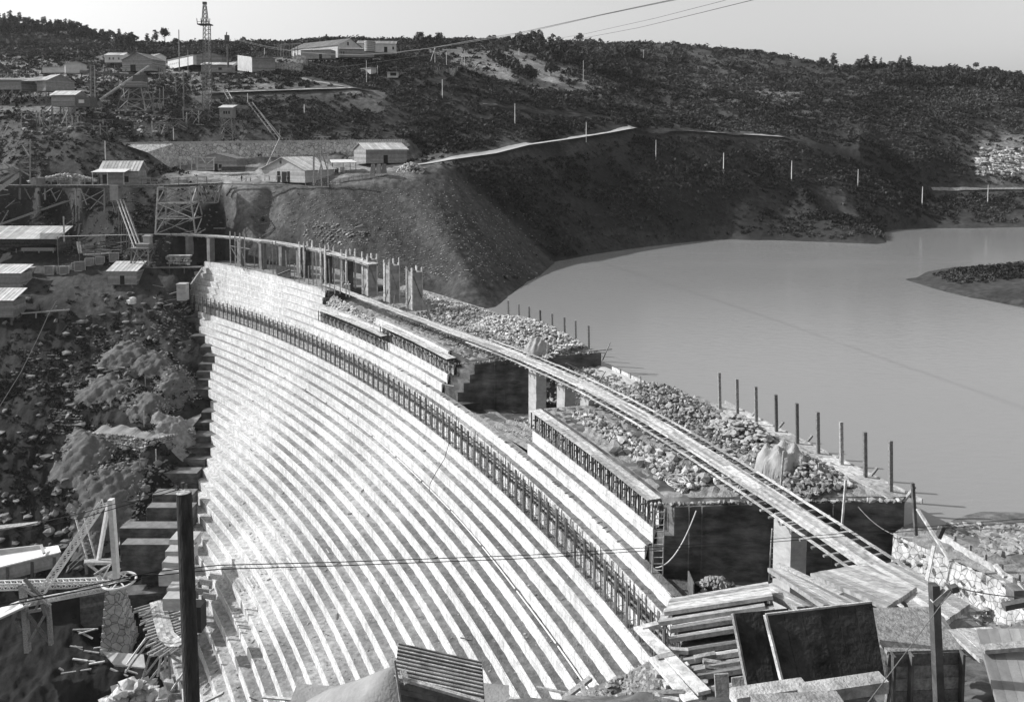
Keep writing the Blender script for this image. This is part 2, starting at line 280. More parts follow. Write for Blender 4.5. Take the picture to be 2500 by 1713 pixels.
for x, y, z, a, s in [
    # scree below the terrace, ground behind the dam
    (545, 545, 21.6, .08, .1), (600, 562, 20.3, .09, .1), (640, 563, 20.3, .1, 0), 
    (440, 562, 20.5, .06, .2), (300, 560, 20.2, .06, .3), (380, 540, 22, .05, .3), 
    (590, 500, 28, .2, 0), 
    # sheds, boxes, slope of the far abutment
    (0, 622, 12.6, .08, 0), (140, 620, 13, .09, 0), (250, 625, 13, .14, 0), (380, 640, 12.4, .12, 0), (450, 640, 13, .1, 0), (0, 668, 9.2, .1, 0), (200, 668, 9.4, .1, 0), (320, 670, 9.4, .08, 0), (400, 660, 10.4, .08, .1), (100, 700, 6.5, .07, .1), (290, 705, 6, .06, .1), (400, 700, 6.6, .06, .2), (-300, 660, 9, .08, .1), (0, 720, 5, .06, .3),
    (0, 790, -0.5, .06, .6), (120, 790, -0.5, .05, .6), (300, 745, 2.4, .09, .4), (400, 760, 1, .12, .4), (250, 830, -4, .1, .4), (400, 830, -4.6, .14, .3), (0, 900, -8.3, .055, .7), (150, 900, -8.4, .05, .7), (300, 900, -8.8, .14, .3), (420, 900, -9.2, .12, .4), (0, 1000, -13.8, .05, .7), (200, 1010, -14.4, .07, .5), (380, 990, -13.6, .1, .4), (0, 1100, -19, .045, .7), (150, 1100, -19.4, .05, .6), (280, 1130, -21.5, .07, .4), (400, 1110, -20.8, .06, .5),
    (0, 1220, -25.4, .045, .5), (200, 1230, -26, .05, .3), (330, 1240, -27.8, .05, .2), (0, 1290, -28.8, .05, .2), (200, 1300, -29.6, .045, .2), (0, 1400, -33.6, .035, .1), (200, 1420, -35.4, .035, .1), (330, 1440, -37.4, .04, .05), (0, 1530, -39.4, .05, 0), (200, 1560, -40, .05, 0), (330, 1600, -40.5, .09, 0), (150, 1690, -41.2, .08, 0), (400, 1700, -41.2, .12, 0), (0, 1690, -41.2, .06, 0), (-300, 900, -8, .055, .6), (-300, 1200, -24, .045, .5), (-300, 1500, -38, .05, .1), (-300, 1690, -41, .06, 0),
    ]: sz(x, y, z, a, s)
ruled = [((655, 457, 229), (705, 566, 20.4), .16), ((700, 454, 229), (790, 573, 20.6), .11), ((740, 452, 228), (870, 581, 20.5), .085), ((800, 446, 229), (960, 640, 15), .075), ((860, 438, 230), (1040, 682, 11.4), .075), ((930, 430, 233), (1110, 716, 9.2), .075), ((1000, 417, 237), (1188, 757, 8.4), .08), ((1040, 409, 240.5), (1250, 713, 8.4), .085), ((1080, 402, 244), (1300, 677, 8.4), .09)]  # albedo paints the sunlit left end lighter and the unlit right darker
for a_, b_, al_ in ruled:                # straight tipped slope from the terrace lip to its toe
    p, q = D(*a_), G(b_[0], b_[1], b_[2])
    for i in range(0, 12): v = p.lerp(q, i / 11 * .98); SP_.append((v.x, v.y, v.z, al_, 0))
for i in range(9):                       # crisp edge between the bare scree and the scrub
    t = i / 8; x, y = lerp(1108, 1348, t), lerp(404, 636, t); d = lerp(246, 240.5, t); sp(x - 9, y + 4, d - .6, .085, 0); sp(x + 9, y - 4, d + .6, .035, .85)
shore = [(1350, 640), (1290, 682), (1250, 712), (1215, 742), (1190, 757), (1450, 620), (1600, 599), (1750, 584), (1900, 574), (2050, 566), (2200, 559), (2350, 557), (2500, 554), (2900, 553)]
for x, y in shore: sz(x, y, WATER, .07, .05)
for x, y, z in [(1500, 690, 3), (1800, 640, 2), (2200, 600, 3), (2600, 590, 3), (1450, 780, 2), (1700, 820, 0), (2000, 820, 0), (1500, 880, 1), (1900, 950, 0), (2200, 1100, 1), (2500, 1000, 0), (2900, 1000, 0), (2900, 750, 2), (2350, 1200, 3), (2500, 1190, 3), (2650, 1180, 3), (2800, 1150, 3), (2500, 1100, 0), (2260, 1240, 5), (2080, 700, 5), (2000, 690, 4), (2300, 790, 4), (2500, 820, 4), (2200, 630, 5), (2500, 620, 5)]: sz(x, y, z, .08, 0)
for x, y, z in [(2195, 681, 8.3), (2280, 672, 9.3), (2400, 662, 10.2), (2500, 655, 11), (2900, 640, 13), (2300, 700, 8.9), (2400, 718, 9.3), (2500, 735, 9.6), (2500, 752, 8.3), (2400, 732, 8.3), (2300, 712, 8.3), (2900, 790, 8.5)]: sz(x, y, z, .1, .5)
# right bank upstream of the dam end
for x, y, z in [(2215, 1300, 7.4), (2290, 1262, 8.2), (2400, 1248, 8.5), (2500, 1252, 8.6), (2800, 1260, 8.5), (2360, 1325, 9.0), (2430, 1335, 9.4), (2500, 1345, 9.8), (2580, 1480, 10.6), (2800, 1450, 12)]: sz(x, y, z, .2, .1)
# far abutment edge of the dam, valley under the dam, lake bed behind it
LEFT = {-8: (503, 638), -7: (497, 651), -6: (478, 662), -5: (478, 676), -4: (474, 690), -3: (476, 705), -2: (480, 722), -1: (484, 741), 0: (489, 760), 1: (496, 778), 2: (492, 796), 3: (503, 820), 4: (512, 846), 5: (526, 869), 6: (519, 888), 7: (515, 907), 8: (514, 927), 9: (516, 950), 10: (533, 981), 11: (523, 1006), 12: (517, 1031), 13: (514, 1064), 14: (513, 1094), 15: (502, 1121), 16: (489, 1146), 17: (475, 1171), 18: (473, 1206), 19: (468, 1239), 20: (450, 1290), 21: (425, 1330), 22: (414, 1370), 23: (400, 1405), 24: (420, 1450), 25: (470, 1470), 26: (490, 1560), 27: (470, 1610)}
for k, (x, y) in LEFT.items():
    p = G(x, y, ZN(k)); SP_.append((p.x - 3.5, p.y + 0.5, ZN(k) - 1.2, .06, .05)); SP_.append((p.x + 3.0, p.y - 1.0, ZN(k) - 5.0, .06, 0))
for a in (18, 22, 26, 30, 34, 38):
    for r, z in ((345, -8), (335, -14), (322, -22), (310, -30), (297, -40), (285, -42)):
        p = pol(r, a, z - (3 if r < 340 else 0)); SP_.append((p.x, p.y, p.z, .05, 0))
for r, a, z in ((340, 42, 2), (330, 44, -8), (338, 46, 4), (336, 49, 8), (344, 44, 8), (345, 48, 14), (322, 41, -18), (312, 38, -28), (349, 40, 7), (350.5, 38, 6), (350.5, 42, 7), (350.5, 44, 8), (350.5, 46, 8), (350.5, 48, 9), (349, 50, 9), (340, 50, 8), (342, 47, 6), (340, 44, 4), (334, 50.6, 8.5)):
    p = pol(r, a, z); SP_.append((p.x, p.y, p.z, .06, 0))
# near bank
for x, y, z in ((1650, 1588, 2.8), (1590, 1606, 1.7), (1540, 1632, 1.1), (1490, 1664, .6), (1440, 1692, -.4), (1390, 1713, -1.6), (1300, 1740, -5), (1600, 1680, 4), (1500, 1725, 2.4)): sz(x, y, z, .2, 0)
for x, y, z, a in [(-80, 60, -42, .06), (-40, 85, -42, .06), (-70, 30, -30, .08), (-30, 45, -12, .1), (-40, 20, 5, .1), (-10, 62, -16, .1), (-4, 50, -1, .12), (-1, 70, -19, .1), (-12, 34, 14, .14), (0, 36, 18, .2), (5, 52, 4, .16), (8, 60, -2.6, .2), (4, 62, -8, .2), (16, 57, 3, .2), (18, 64, 2.6, .2), (24, 64, 2.8, .2), (31, 63, 3.4, .2), (35, 56, 8, .22), (32, 66, 4.5, .2), (36.5, 62, 6, .2), (41, 57, 7.6, .2), (46, 52, 9.5, .2), (10, 45, 12, .2), (20, 46, 11.5, .16), (30, 45, 12, .16), (40, 45, 13.5, .2), (12, 34, 20, .16), (20, 32, 22, .16), (10, 24, 25.6, .16), (18, 22, 28.4, .16), (0, 20, 28, .16), (-15, 18, 24, .14), (35, 30, 22, .18), (50, 40, 20, .18), (60, 60, 15, .16), (30, 15, 32, .16), (0, 12, 34, .16), (-30, 10, 25, .14), (50, 15, 34, .16), (-60, 12, 8, .1)]: SP_.append((x, y, z, a, 0.1 if y > 20 else 0.3))
A = np.array(SP_)
UU = A[:, 0] / A[:, 1]; WW = np.log(A[:, 1])
cdt = delaunay_2d_cdt([Vector((float(u), float(v))) for u, v in zip(UU, WW)], [], [], 0, 1e-6)
co, tris, orig = cdt[0], cdt[2], cdt[3]
vals = np.array([A[o[0], 2:5] for o in orig])
NU, NW = 720, 760
us = np.linspace(-0.92, 0.92, NU); ws = np.linspace(math.log(13), math.log(1150), NW)
H = np.full((NW, NU), np.nan); AL = np.full((NW, NU), .08); SH = np.zeros((NW, NU))
for t in tris:
    (x0, y0), (x1, y1), (x2, y2) = [tuple(co[i]) for i in t]
    i0, i1 = np.searchsorted(us, [min(x0, x1, x2), max(x0, x1, x2)]); j0, j1 = np.searchsorted(ws, [min(y0, y1, y2), max(y0, y1, y2)])
    if i1 <= i0 or j1 <= j0: continue
    X, Y = np.meshgrid(us[i0:i1], ws[j0:j1]); den = (y1 - y2) * (x0 - x2) + (x2 - x1) * (y0 - y2)
    if abs(den) < 1e-14: continue
    a = ((y1 - y2) * (X - x2) + (x2 - x1) * (Y - y2)) / den; b = ((y2 - y0) * (X - x2) + (x0 - x2) * (Y - y2)) / den; c = 1 - a - b
    ok = (a >= -1e-9) & (b >= -1e-9) & (c >= -1e-9); va, vb, vc = (vals[i] for i in t)
    for arr, q in ((H, 0), (AL, 1), (SH, 2)):
        sub = arr[j0:j1, i0:i1]; sub[ok] = (a * va[q] + b * vb[q] + c * vc[q])[ok]
for j in range(NW):                      # outside the surveyed hull: carry the nearest value along the row
    row = H[j]; good = np.where(~np.isnan(row))[0]
    if len(good) == 0: continue
    for arr in (H,): arr[j] = np.interp(np.arange(NU), good, row[good])
for j in range(NW):
    if np.isnan(H[j]).any(): H[j] = H[j - 1] if j and not np.isnan(H[j - 1]).any() else 30
def blur(a, n):
    for _ in range(n):
        p = np.pad(a, 1, mode='edge'); a = (p[1:-1, 1:-1] * 2 + p[:-2, 1:-1] + p[2:, 1:-1] + p[1:-1, :-2] + p[1:-1, 2:]) / 6
    return a
H = blur(H, 2); AL = blur(AL, 4); SH = blur(SH, 3)
YY = np.exp(ws)[:, None] * np.ones((1, NU)); XX = YY * us[None, :]
smooth_ = blur(((AL > .07) & (AL < .21) & (SH < .2) & (XX > -86) & (XX < 16) & (YY > 160) & (YY < 243) & (H > WATER - 1) & (H < 32.5)).astype(float), 4)
H = H * (1 - smooth_) + blur(H, 26) * smooth_
far = np.clip((YY - 230) / 250, 0, 1)
rough = np.clip(SH * 1.3, 0.05, 1) * (AL < .3)
n1 = fbm(XX / 26, YY / 26, 4, 3); n2 = fbm(XX / 6, YY / 6, 3, 9); n3 = fbm(XX / 1.6, YY / 1.6, 3, 19)
onlake = (H < WATER + 1.2) & (YY > 60) & (XX > -20)
H = H + np.where(onlake, 0, n1 * 2.2 * far * np.clip(SH * 1.5, 0, 1) + n2 * (0.15 + 0.9 * far) * rough + n3 * 0.22 * (AL < .3))
bank = np.clip((-48 - XX) / 8, 0, 1) * np.clip((207 - YY) / 12, 0, 1) * (YY > 95)
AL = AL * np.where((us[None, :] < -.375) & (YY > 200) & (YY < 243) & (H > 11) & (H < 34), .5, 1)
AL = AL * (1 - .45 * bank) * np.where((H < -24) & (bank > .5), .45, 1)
H = H + bank * (n2 * .7 + n3 * .45 + fbm(XX / .7, YY / .7, 2, 23) * .18)
scr_ = blur(((AL > .07) & (AL < .17) & (SH < .2) & (XX > -76) & (XX < 16) & (YY > 160) & (YY < 247) & (H > WATER) & (H < 36)).astype(float), 3)
sc1, sc2 = .77 * XX + .63 * YY, .63 * XX - .77 * YY
H = H + scr_ * (fbm(sc1 / 1.6, sc2 / 14, 3, 61) * .3 + fbm(XX / .6, YY / .6, 2, 62) * .14)
H = np.where((AL < .3) & (SH < .12) & ~onlake, H + n3 * 0.12, H)
AL2 = AL * (1 + 0.55 * fbm(XX / 9, YY / 9, 4, 31)) * (1 + 0.4 * fbm(XX / 1.3, YY / 1.3, 3, 41))
AL2 = AL2 * (1 - scr_) + scr_ * AL * (1 + .5 * fbm(sc1 / 1.3, sc2 / 16, 4, 63)) * (1 + .5 * fbm(XX / .7, YY / .7, 2, 64))
AL2 = np.clip(AL2 * np.where(SH > .3, .72, .95), .012, .6)
def ground(x, y):
    u = x / y; v = math.log(y); i = (u - us[0]) / (us[1] - us[0]); j = (v - ws[0]) / (ws[1] - ws[0])
    i = min(max(i, 0), NU - 1.001); j = min(max(j, 0), NW - 1.001); a, b = int(i), int(j); fx, fy = i - a, j - b
    return float((H[b, a] * (1 - fx) + H[b, a + 1] * fx) * (1 - fy) + (H[b + 1, a] * (1 - fx) + H[b + 1, a + 1] * fx) * fy)
def onground(px, py, d0=None, d1=None):   # first point of a sight line that touches the ground (between two depths)
    r = ray(px, py); d = d0 or 20
    while d < (d1 or 900):
        p = D(px, py, d)
        if p.z <= ground(p.x, p.y): return Vector((p.x, p.y, ground(p.x, p.y)))
        d *= 1.004
    return D(px, py, d1 or 400)
def grid_mesh(name, X, Y, Zv, m, attr=None):
    nw, nu = X.shape; me = bpy.data.meshes.new(name)
    V = np.stack([X, Y, Zv], -1).reshape(-1, 3).astype(np.float32); idx = np.arange(nw * nu).reshape(nw, nu)
    F = np.stack([idx[:-1, :-1], idx[:-1, 1:], idx[1:, 1:], idx[1:, :-1]], -1).reshape(-1, 4)
    me.vertices.add(len(V)); me.vertices.foreach_set('co', V.ravel()); me.loops.add(F.size); me.loops.foreach_set('vertex_index', F.ravel().astype(np.int32))
    me.polygons.add(len(F)); me.polygons.foreach_set('loop_start', np.arange(0, F.size, 4, dtype=np.int32))
    me.update(calc_edges=True)
    if attr is not None: a = me.attributes.new('alb', 'FLOAT', 'POINT'); a.data.foreach_set('value', attr.ravel().astype(np.float32))
    me.polygons.foreach_set('use_smooth', np.ones(len(F), dtype=bool))
    me.materials.append(m); o = bpy.data.objects.new(name, me); C.objects.link(o); return o
M['terrain'] = mat('hillside_soil', 1.0, 0.75, 0.7, bump=1.0, bscale=1.5, dark='alb', detail=9)
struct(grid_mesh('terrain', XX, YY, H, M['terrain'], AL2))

# lake
mw = bpy.data.materials.new('lake_water'); mw.use_nodes = True; n = mw.node_tree; b = n.nodes['Principled BSDF']
b.inputs['Base Color'].default_value = (.22, .22, .22, 1); b.inputs['Roughness'].default_value = 0.16; b.inputs['IOR'].default_value = 1.33; b.inputs['Specular IOR Level'].default_value = 0.5
tc = n.nodes.new('ShaderNodeTexCoord'); mp = n.nodes.new('ShaderNodeMapping'); mp.inputs['Scale'].default_value = (0.35, 0.9, 1); mp.inputs['Rotation'].default_value = (0, 0, 0.5)
nz = n.nodes.new('ShaderNodeTexNoise'); nz.inputs['Scale'].default_value = 1.4; nz.inputs['Detail'].default_value = 6
bp = n.nodes.new('ShaderNodeBump'); bp.inputs['Strength'].default_value = 0.16; bp.inputs['Distance'].default_value = 0.3
n.links.new(tc.outputs['Object'], mp.inputs[0]); n.links.new(mp.outputs[0], nz.inputs[0]); n.links.new(nz.outputs[0], bp.inputs['Height']); n.links.new(bp.outputs[0], b.inputs['Normal'])
n2_ = n.nodes.new('ShaderNodeTexNoise'); n2_.inputs['Scale'].default_value = .03; n2_.inputs['Detail'].default_value = 5; n.links.new(mp.outputs[0], n2_.inputs[0]); mr_ = n.nodes.new('ShaderNodeMapRange'); mr_.inputs[1].default_value = .35; mr_.inputs[2].default_value = .65; mr_.inputs[3].default_value = .04; mr_.inputs[4].default_value = .16; n.links.new(n2_.outputs[0], mr_.inputs[0]); n.links.new(mr_.outputs[0], b.inputs['Roughness'])
mb = MB()
lake = [Vector((60, 61, WATER)), Vector((44, 65.5, WATER)), Vector((37.5, 68.2, WATER))] + [pol(351.8, a, WATER) for a in range(19, 42)] + [Vector((-30, 190, WATER)), Vector((-30, 330, WATER)), Vector((460, 420, WATER)), Vector((460, 60, WATER))]
mb.add(lake, [tuple(range(len(lake)))[::-1]]); lk = mb.build('lake_water', mw); struct(lk)
# ------------------------------------------------------------------ the stepped dam
dam = thing('stepped_dam', 'huge curved dam under construction with white stepped stone face and unfinished dark concrete blocks', 'dam', pol(330, 30, 0))
def phi_left(k): x, y = LEFT[k]; return PHI(x, y, ZN(k))
JA, JG, JB, JC = 20.9, 25.8, 29.9, 40.55      # joints: near block end, its far end, far block end, finished block end
def near(k):
    if k >= -3: return 16.5 + (1.6 if k < 0 else 0)
    return {-4: 21.1, -5: 21.1, -6: 21.1, -7: JB, -8: JC}[k]
def ranges(k):
    fl = phi_left(k)
    if k >= -3: return [(17.6 if k < 0 else 16.0, fl)]
    if k in (-4, -5, -6): return [(JA, JG - 0.05 * (k + 6)), (PHI(*{-4: (1081, 936), -5: (1094, 914), -6: (1108, 892)}[k], ZN(k)), fl)]
    if k == -7: return [(PHI(1140, 850, ZN(k)), PHI(955, 770, ZN(k))), (JC, fl)]
    return [(JC, fl)]
def step(k, a1, a2, name='stone_step'):
    r = RN(k); zt = ZN(k); zb = zt - 1.5; rb = RN(k + 1); rin = RN(k) + (1.6 if k > -8 else 3)
    n = max(2, int(math.radians(abs(a2 - a1)) * r / 0.75)); ris = MB(); ris.uv = []
    vs = []; fs = []
    prof = []
    for i in range(n + 1):
        a = a1 + (a2 - a1) * i / n; j = random.uniform(-.05, .05); jz = random.uniform(-.045, .03); u = math.radians(a) * r
        cols = [(r + j, zb - .25, 0), (r + j, zb + .75, 1.), (r + j + random.uniform(-.03, .03), zt + jz, 1.75), (r + j + .45, zt + jz * .4, 2.2)]
        for rr, zz, v in cols: vs.append(pol(rr, a, zz)); ris.uv.append((u, v + 3.1 * (k % 17)))
    for i in range(n):
        for c in range(3): fs.append((4 * i + c, 4 * (i + 1) + c, 4 * (i + 1) + c + 1, 4 * i + c + 1))
    # end caps
    fs += [(0, 1, 2, 3), (4 * n + 3, 4 * n + 2, 4 * n + 1, 4 * n)]
    ris.v = vs; ris.f = fs; ris.r = [random.random() for _ in fs]
    o = ris.build(name, 'marble', dam)
    n2 = max(2, n); vs = []; fs = []; nr = 5         # gritty tread on top, slightly uneven
    t = MB(); ro = r + (RN(k - 1) - r) + .12
    for i in range(n2 + 1):
        a = a1 + (a2 - a1) * i / n2
        for q in range(nr):
            f = q / (nr - 1); vs.append(pol(lerp(r + .16, ro, f), a, zt + .012 + (random.uniform(0, .07) + .05 * f) * (1 if q else .2)))
    for i in range(n2):
        for q in range(nr - 1): fs.append((nr * i + q, nr * i + q + 1, nr * (i + 1) + q + 1, nr * (i + 1) + q)[::-1])
    t.v = vs; t.f = fs; t.r = [min(1, max(0, (lerp(a1, a2, (i // (nr - 1)) / n2) - 21) / 24 + max(0, k - 12) * .035)) for i in range(len(fs))]
    t.build('tread_fill', 'tread', o, smooth=True)
    return o
for k in range(-8, 28):
    for a1, a2 in ranges(k): step(k, a1, a2)
# solid body behind the facing
def skew(mb, r1, r2, a1i, a1o, a2i, a2o, z0, z1i, z1o, n=14, nr=10, bumpy=0.0):
    vs = []; idx = {}
    for i in range(n + 1):
        for j in range(nr + 1):
            t = j / nr; a = lerp(lerp(a1i, a1o, t), lerp(a2i, a2o, t), i / n); r = lerp(r1, r2, t)
            zt = lerp(z1i, z1o, t) + (random.uniform(-bumpy, bumpy) if 0 < j < nr and 0 < i < n else 0)
            idx[i, j, 1] = len(vs); vs.append(pol(r, a, zt)); idx[i, j, 0] = len(vs); vs.append(pol(r, a, z0))
    fs = []
    for i in range(n):
        for j in range(nr): fs.append((idx[i, j, 1], idx[i, j + 1, 1], idx[i + 1, j + 1, 1], idx[i + 1, j, 1]))
        for j, s in ((0, 1), (nr, -1)): fs.append([(idx[i, j, 0], idx[i, j, 1], idx[i + 1, j, 1], idx[i + 1, j, 0])][0][::s])
    for j in range(nr):
        for i, s in ((0, 1), (n, -1)): fs.append(((idx[i, j, 0], idx[i, j + 1, 0], idx[i, j + 1, 1], idx[i, j, 1]))[::s])
    return mb.add(vs, fs)
RU = 352.0
for k in range(-3, 28):
    for q0, q1 in ([(15.6 if k >= 0 else 17.0, phi_left(k) + .4)] if k > -3 else [(20.8, 25.85), (29.5, phi_left(k) + .4)]): mb = MB(); mb.ringblock(RN(k) + .2, RU if k < 2 else 340, q0, q1, ZN(k) - 1.5, ZN(k) - .06, n=24); mb.build('core_lift', 'concrete', dam)
for q0, q1 in ((17.6, 20.85), (25.8, 29.55)): mb = MB(); mb.ringblock(RN(-3) + .2, RN(-3) + 1.1, q0, q1, 3.0, 4.44, n=10); mb.build('parapet_core', 'concrete', dam)
def layers(a1, a2, s1, s2, tops, n=14):
    for r1, z0, z1i, z1o, bump in tops:
        f = (r1 - 331) / 21; mb = MB(); skew(mb, r1, RU, lerp(a1, s1, f), s1, lerp(a2, s2, f), s2, z0, z1i, z1o, n=n, bumpy=bump); mb.build('dam_block', 'concrete', dam)
layers(20.75, 25.8, 19.05, 24.3, ((331.25, 2.9, 5.95, 5.95, 0), (332.1, 5.95, 7.45, 7.45, 0), (333.0, 7.45, 10.3, 11.9, .1)))
layers(29.8, 41, 28.15, 40, ((331.25, 2.0, 5.95, 5.95, 0), (332.1, 5.95, 7.45, 7.45, 0), (333.0, 7.45, 8.7, 11.9, .1)))
layers(29.8, 35.25, 28.15, 34.8, ((333.7, 8.4, 10.4, 11.95, .12),))
layers(40.55, 51.2, 39.8, 50, ((331.25, 4.2, 5.95, 5.95, 0), (332.1, 5.95, 7.45, 7.45, 0), (332.9, 7.45, 8.95, 8.95, 0), (333.7, 8.95, 10.45, 10.45, 0), (334.5, 10.45, 11.9, 11.9, .05)))
mb = MB(); vs = []; n = 24
for i in range(n + 1):
    for j in range(n + 1): t = j / n; q = i / n; r = lerp(331.2, RU - .6, t); a = lerp(lerp(25.1, 23.6, t), lerp(29.95, 28.4, t), q); vs.append(pol(r, a, lerp(5.6, 2.7, min(1, q * 1.25)) + .25 * math.sin(r * 2 + q * 9) + random.uniform(-.12, .12) + 1.6 * max(0, .35 - t) * q))
mb.add(vs, [(i * (n + 1) + j, i * (n + 1) + j + 1, (i + 1) * (n + 1) + j + 1, (i + 1) * (n + 1) + j) for i in range(n) for j in range(n)]); mb.build('gap_floor', 'gravel', dam)
mb = MB(); skew(mb, 346.5, RU + .2, 24.1, 23.6, 29, 28.4, 4.2, 9.0, 9.8, bumpy=.15); mb.build('gap_sill', 'concrete_pale', dam)
mb = MB(); skew(mb, 330.8, RU - .6, 16.8, 15.6, 21, 19.4, 2.0, 3.15, 3.2, bumpy=.1); mb.build('pit_floor', 'spoil', dam)  # dark spoil colour paints the pit's shadow onto the floor
mb = MB(); skew(mb, 333.3, RU - .1, 20.9, 19.2, 25.7, 24.2, 10.0, 10.36, 12.0, n=40, nr=40, bumpy=.14); mb.build('block_top', 'gravel', dam)
mb = MB(); skew(mb, 334.0, RU - .1, 29.95, 28.3, 35.1, 34.6, 10.1, 10.5, 12.02, n=40, nr=40, bumpy=.14); mb.build('block_top', 'gravel', dam)
mb = MB(); skew(mb, 332.9, RU - .1, 35.2, 34.6, 40.5, 39.6, 8.3, 8.8, 12.0, n=40, nr=40, bumpy=.14); mb.build('block_top', 'gravel', dam)
mb = MB(); skew(mb, 334.9, RU - .1, 40.6, 40, 51, 49.8, 11.6, 11.98, 12.0, n=40, nr=20, bumpy=.08); mb.build('block_top', 'gravel', dam)
# keyways and stains standing proud of the dark block ends
for a, b, z1, rs in ((20.75, 19.05, 10.3, (334.2, 335.3, 341.5, 346.2)), (29.8, 28.15, 10.2, (336.5, 338.0, 344.0))):
    for r in rs:
        t = (r - 331) / 21; ph = lerp(a, b, t); mb = MB(); mb.ringblock(r, r + .55, ph - .035, ph + .2, 3, z1 + t * 1.5 - .1, n=1); mb.build('key_rib', 'concrete', dam)
mb = MB()                                   # crusted lip along the top edges of the block ends
for a, b in ((20.75, 19.05), (29.8, 28.15)):
    for i in range(60):
        t = i / 59; r = lerp(331.2, 351.6, t); mb.rock(pol(r, lerp(a, b, t) + .05, lerp(10.3, 11.9, t) + random.uniform(-.05, .12)), random.uniform(.12, .32))
struct(mb.build('crusted_lip', 'stone', dam), 'stuff')
# stepped dark blocks where the dam meets the far abutment
for k in list(range(1, 26)):
    if k in (2, 10): continue
    x, y = LEFT[k]; p = G(x, y, ZN(k)); L = random.uniform(2.2, 6.5) if k < 14 else random.uniform(4, 11)
    mb = MB(); a = math.radians(phi_left(k)); q = p + Vector((-.1, .5, 0)); mb.box((q.x - L / 2, q.y + 1.2, ZN(k) - 2.6), (L, 3.2, 2.55), random.uniform(-.08, .12)); mb.build('abutment_block', 'concrete', dam)

# ------------------------------------------------------------------ formwork scaffold along the face
sc_ = thing('formwork_scaffold', 'long dark timber formwork scaffold with paired posts and rods running across the white stepped face', 'scaffold', pol(RN(0) + .4, 30, 0))
a0, a1 = 17.4, 50.6; nb = int(math.radians(a1 - a0) * 327 / 2.2); rods = []
ru = RN(0) + .32
for i in range(nb + 1):
    a = lerp(a0, a1, i / nb); da = (a1 - a0) / nb; mb = MB(); h = random.uniform(3.9, 4.4); t = Vector((-math.sin(math.radians(a)), math.cos(math.radians(a)), 0))
    p = pol(ru, a, .05); mb.beam(p - t * .13, p - t * .13 + Z * h, .11, .16, t); mb.beam(p + t * .13, p + t * .13 + Z * h, .11, .16, t)
    mb.beam(p - t * .3 + Z * .1, p + t * .3 + Z * .1, .2, .2); mb.beam(pol(ru, a, 2.3), pol(RN(-2), a, 2.3), .12, .14);
    mb.build('post_pair', 'wood_dark', sc_)
    if i < nb:
        for f in (.34, .67):
            aa = a + da * f; mb = MB(); hh = random.uniform(4.3, 5.2); mb.beam(pol(ru - .1, aa, .1), pol(ru - .1, aa, hh), .085, .085); q = pol(ru - .1, aa, .9 + random.uniform(0, .4)); mb.beam(q, pol(RN(-1) - .05, aa, q.z), .05, .05)
            rods.append(mb)
        mb = MB()
        mb.slab([pol(RN(-1) + .1, a + da * .2, 1.55), pol(RN(-1) + .1, a + da * .7, 1.55), pol(RN(-1) + .1, a + da * .7, 2.2), pol(RN(-1) + .1, a + da * .2, 2.2)], .08)
        mb.slab([pol(RN(-2) - .3, a + da * .1, 1.75), pol(RN(-2) - .3, a + da * .9, 1.75), pol(RN(-2) - .75, a + da * .9, 1.7), pol(RN(-2) - .75, a + da * .1, 1.7)][::-1], .06)
        mb.build('form_board', 'wood_dark', sc_)
rods[100:] and None
for mb in rods[:98]: mb.build('rod', 'wood', sc_)
mb = MB()
for r in rods[98:]: mb.add(r.v, r.f)
struct(mb.build('far_rods', 'wood', sc_), 'stuff')
for z, off, wd in ((2.1, .2, 'wood_dark'), (2.65, .2, 'wood'), (3.25, .24, 'wood_dark')):
    mb = MB(); n = nb
    for i in range(n):
        A0 = lerp(a0, a1, i / n) - .02; A1 = lerp(a0, a1, (i + 1) / n) + .05; mb.beam(pol(ru + off, A0, z + random.uniform(-.05, .05)), pol(ru + off, A1, z + random.uniform(-.05, .05)), .16, .09)
    mb.build('rail', wd, sc_)
# coping boards lying on the notched wall top (between scaffold rods)
mb = MB()
for i in range(46):
    a = random.uniform(17.8, 34); mb.beam(pol(RN(-3) - .05, a, 4.56), pol(RN(-3) + .55, a + random.uniform(-.03, .03), 4.58), .12, .05)
struct(mb.build('coping_lath', 'wood_dark', sc_), 'stuff')

# ------------------------------------------------------------------ plank benches (raised form frames)
def bench(label, k, p1, p2, loc):
    b = thing('plank_bench', label, 'form bench', loc, 'plank topped form benches on the dam steps'); r = RN(k) + .2; z = ZN(k); n = int(math.radians(abs(p2 - p1)) * r / 1.75)
    for i in range(n + 1):
        a = lerp(p1, p2, i / n); mb = MB()
        for rr in (r, r + .55):
            for d in (-.12, .1): mb.beam(pol(rr, a + d, z + .03), pol(rr, a + d, z + 2.55), .1, .16)
        mb.beam(pol(r - .05, a, z + 2.5), pol(r + 1.3, a, z + 2.5), .16, .14); mb.beam(pol(r - .05, a + .02, z + 1.35), pol(r + .8, a, z + 1.35), .12, .14); mb.beam(pol(r, a - .08, z + .8), pol(r + .6, a - .08, z + 2.4), .1, .1)
        mb.build('frame', 'wood_dark', b)
    mb = MB(); m = n // 2
    for i in range(m):
        A0 = lerp(p1, p2, i / m); A1 = lerp(p1, p2, (i + 1) / m) + .05
        for q in range(4): rr = r - .25 + q * .42; mb.beam(pol(rr, A0, z + 2.62 + random.uniform(0, .05)), pol(rr, A1, z + 2.62 + random.uniform(0, .05)), .39, .07)
    mb.build('plank_deck', 'wood_pale', b)
    mb = MB()                                  # masonry course growing behind the frames
    for i in range(n * 3):
        a = lerp(p1, p2, (i + .5) / (n * 3)); q = pol(RN(k - 1) + .25, a, z); mb.box((q.x, q.y, z), (.5, .5, random.uniform(1.2, 1.7)), math.radians(a))
    mb.build('rough_course', 'stone_pale', b)
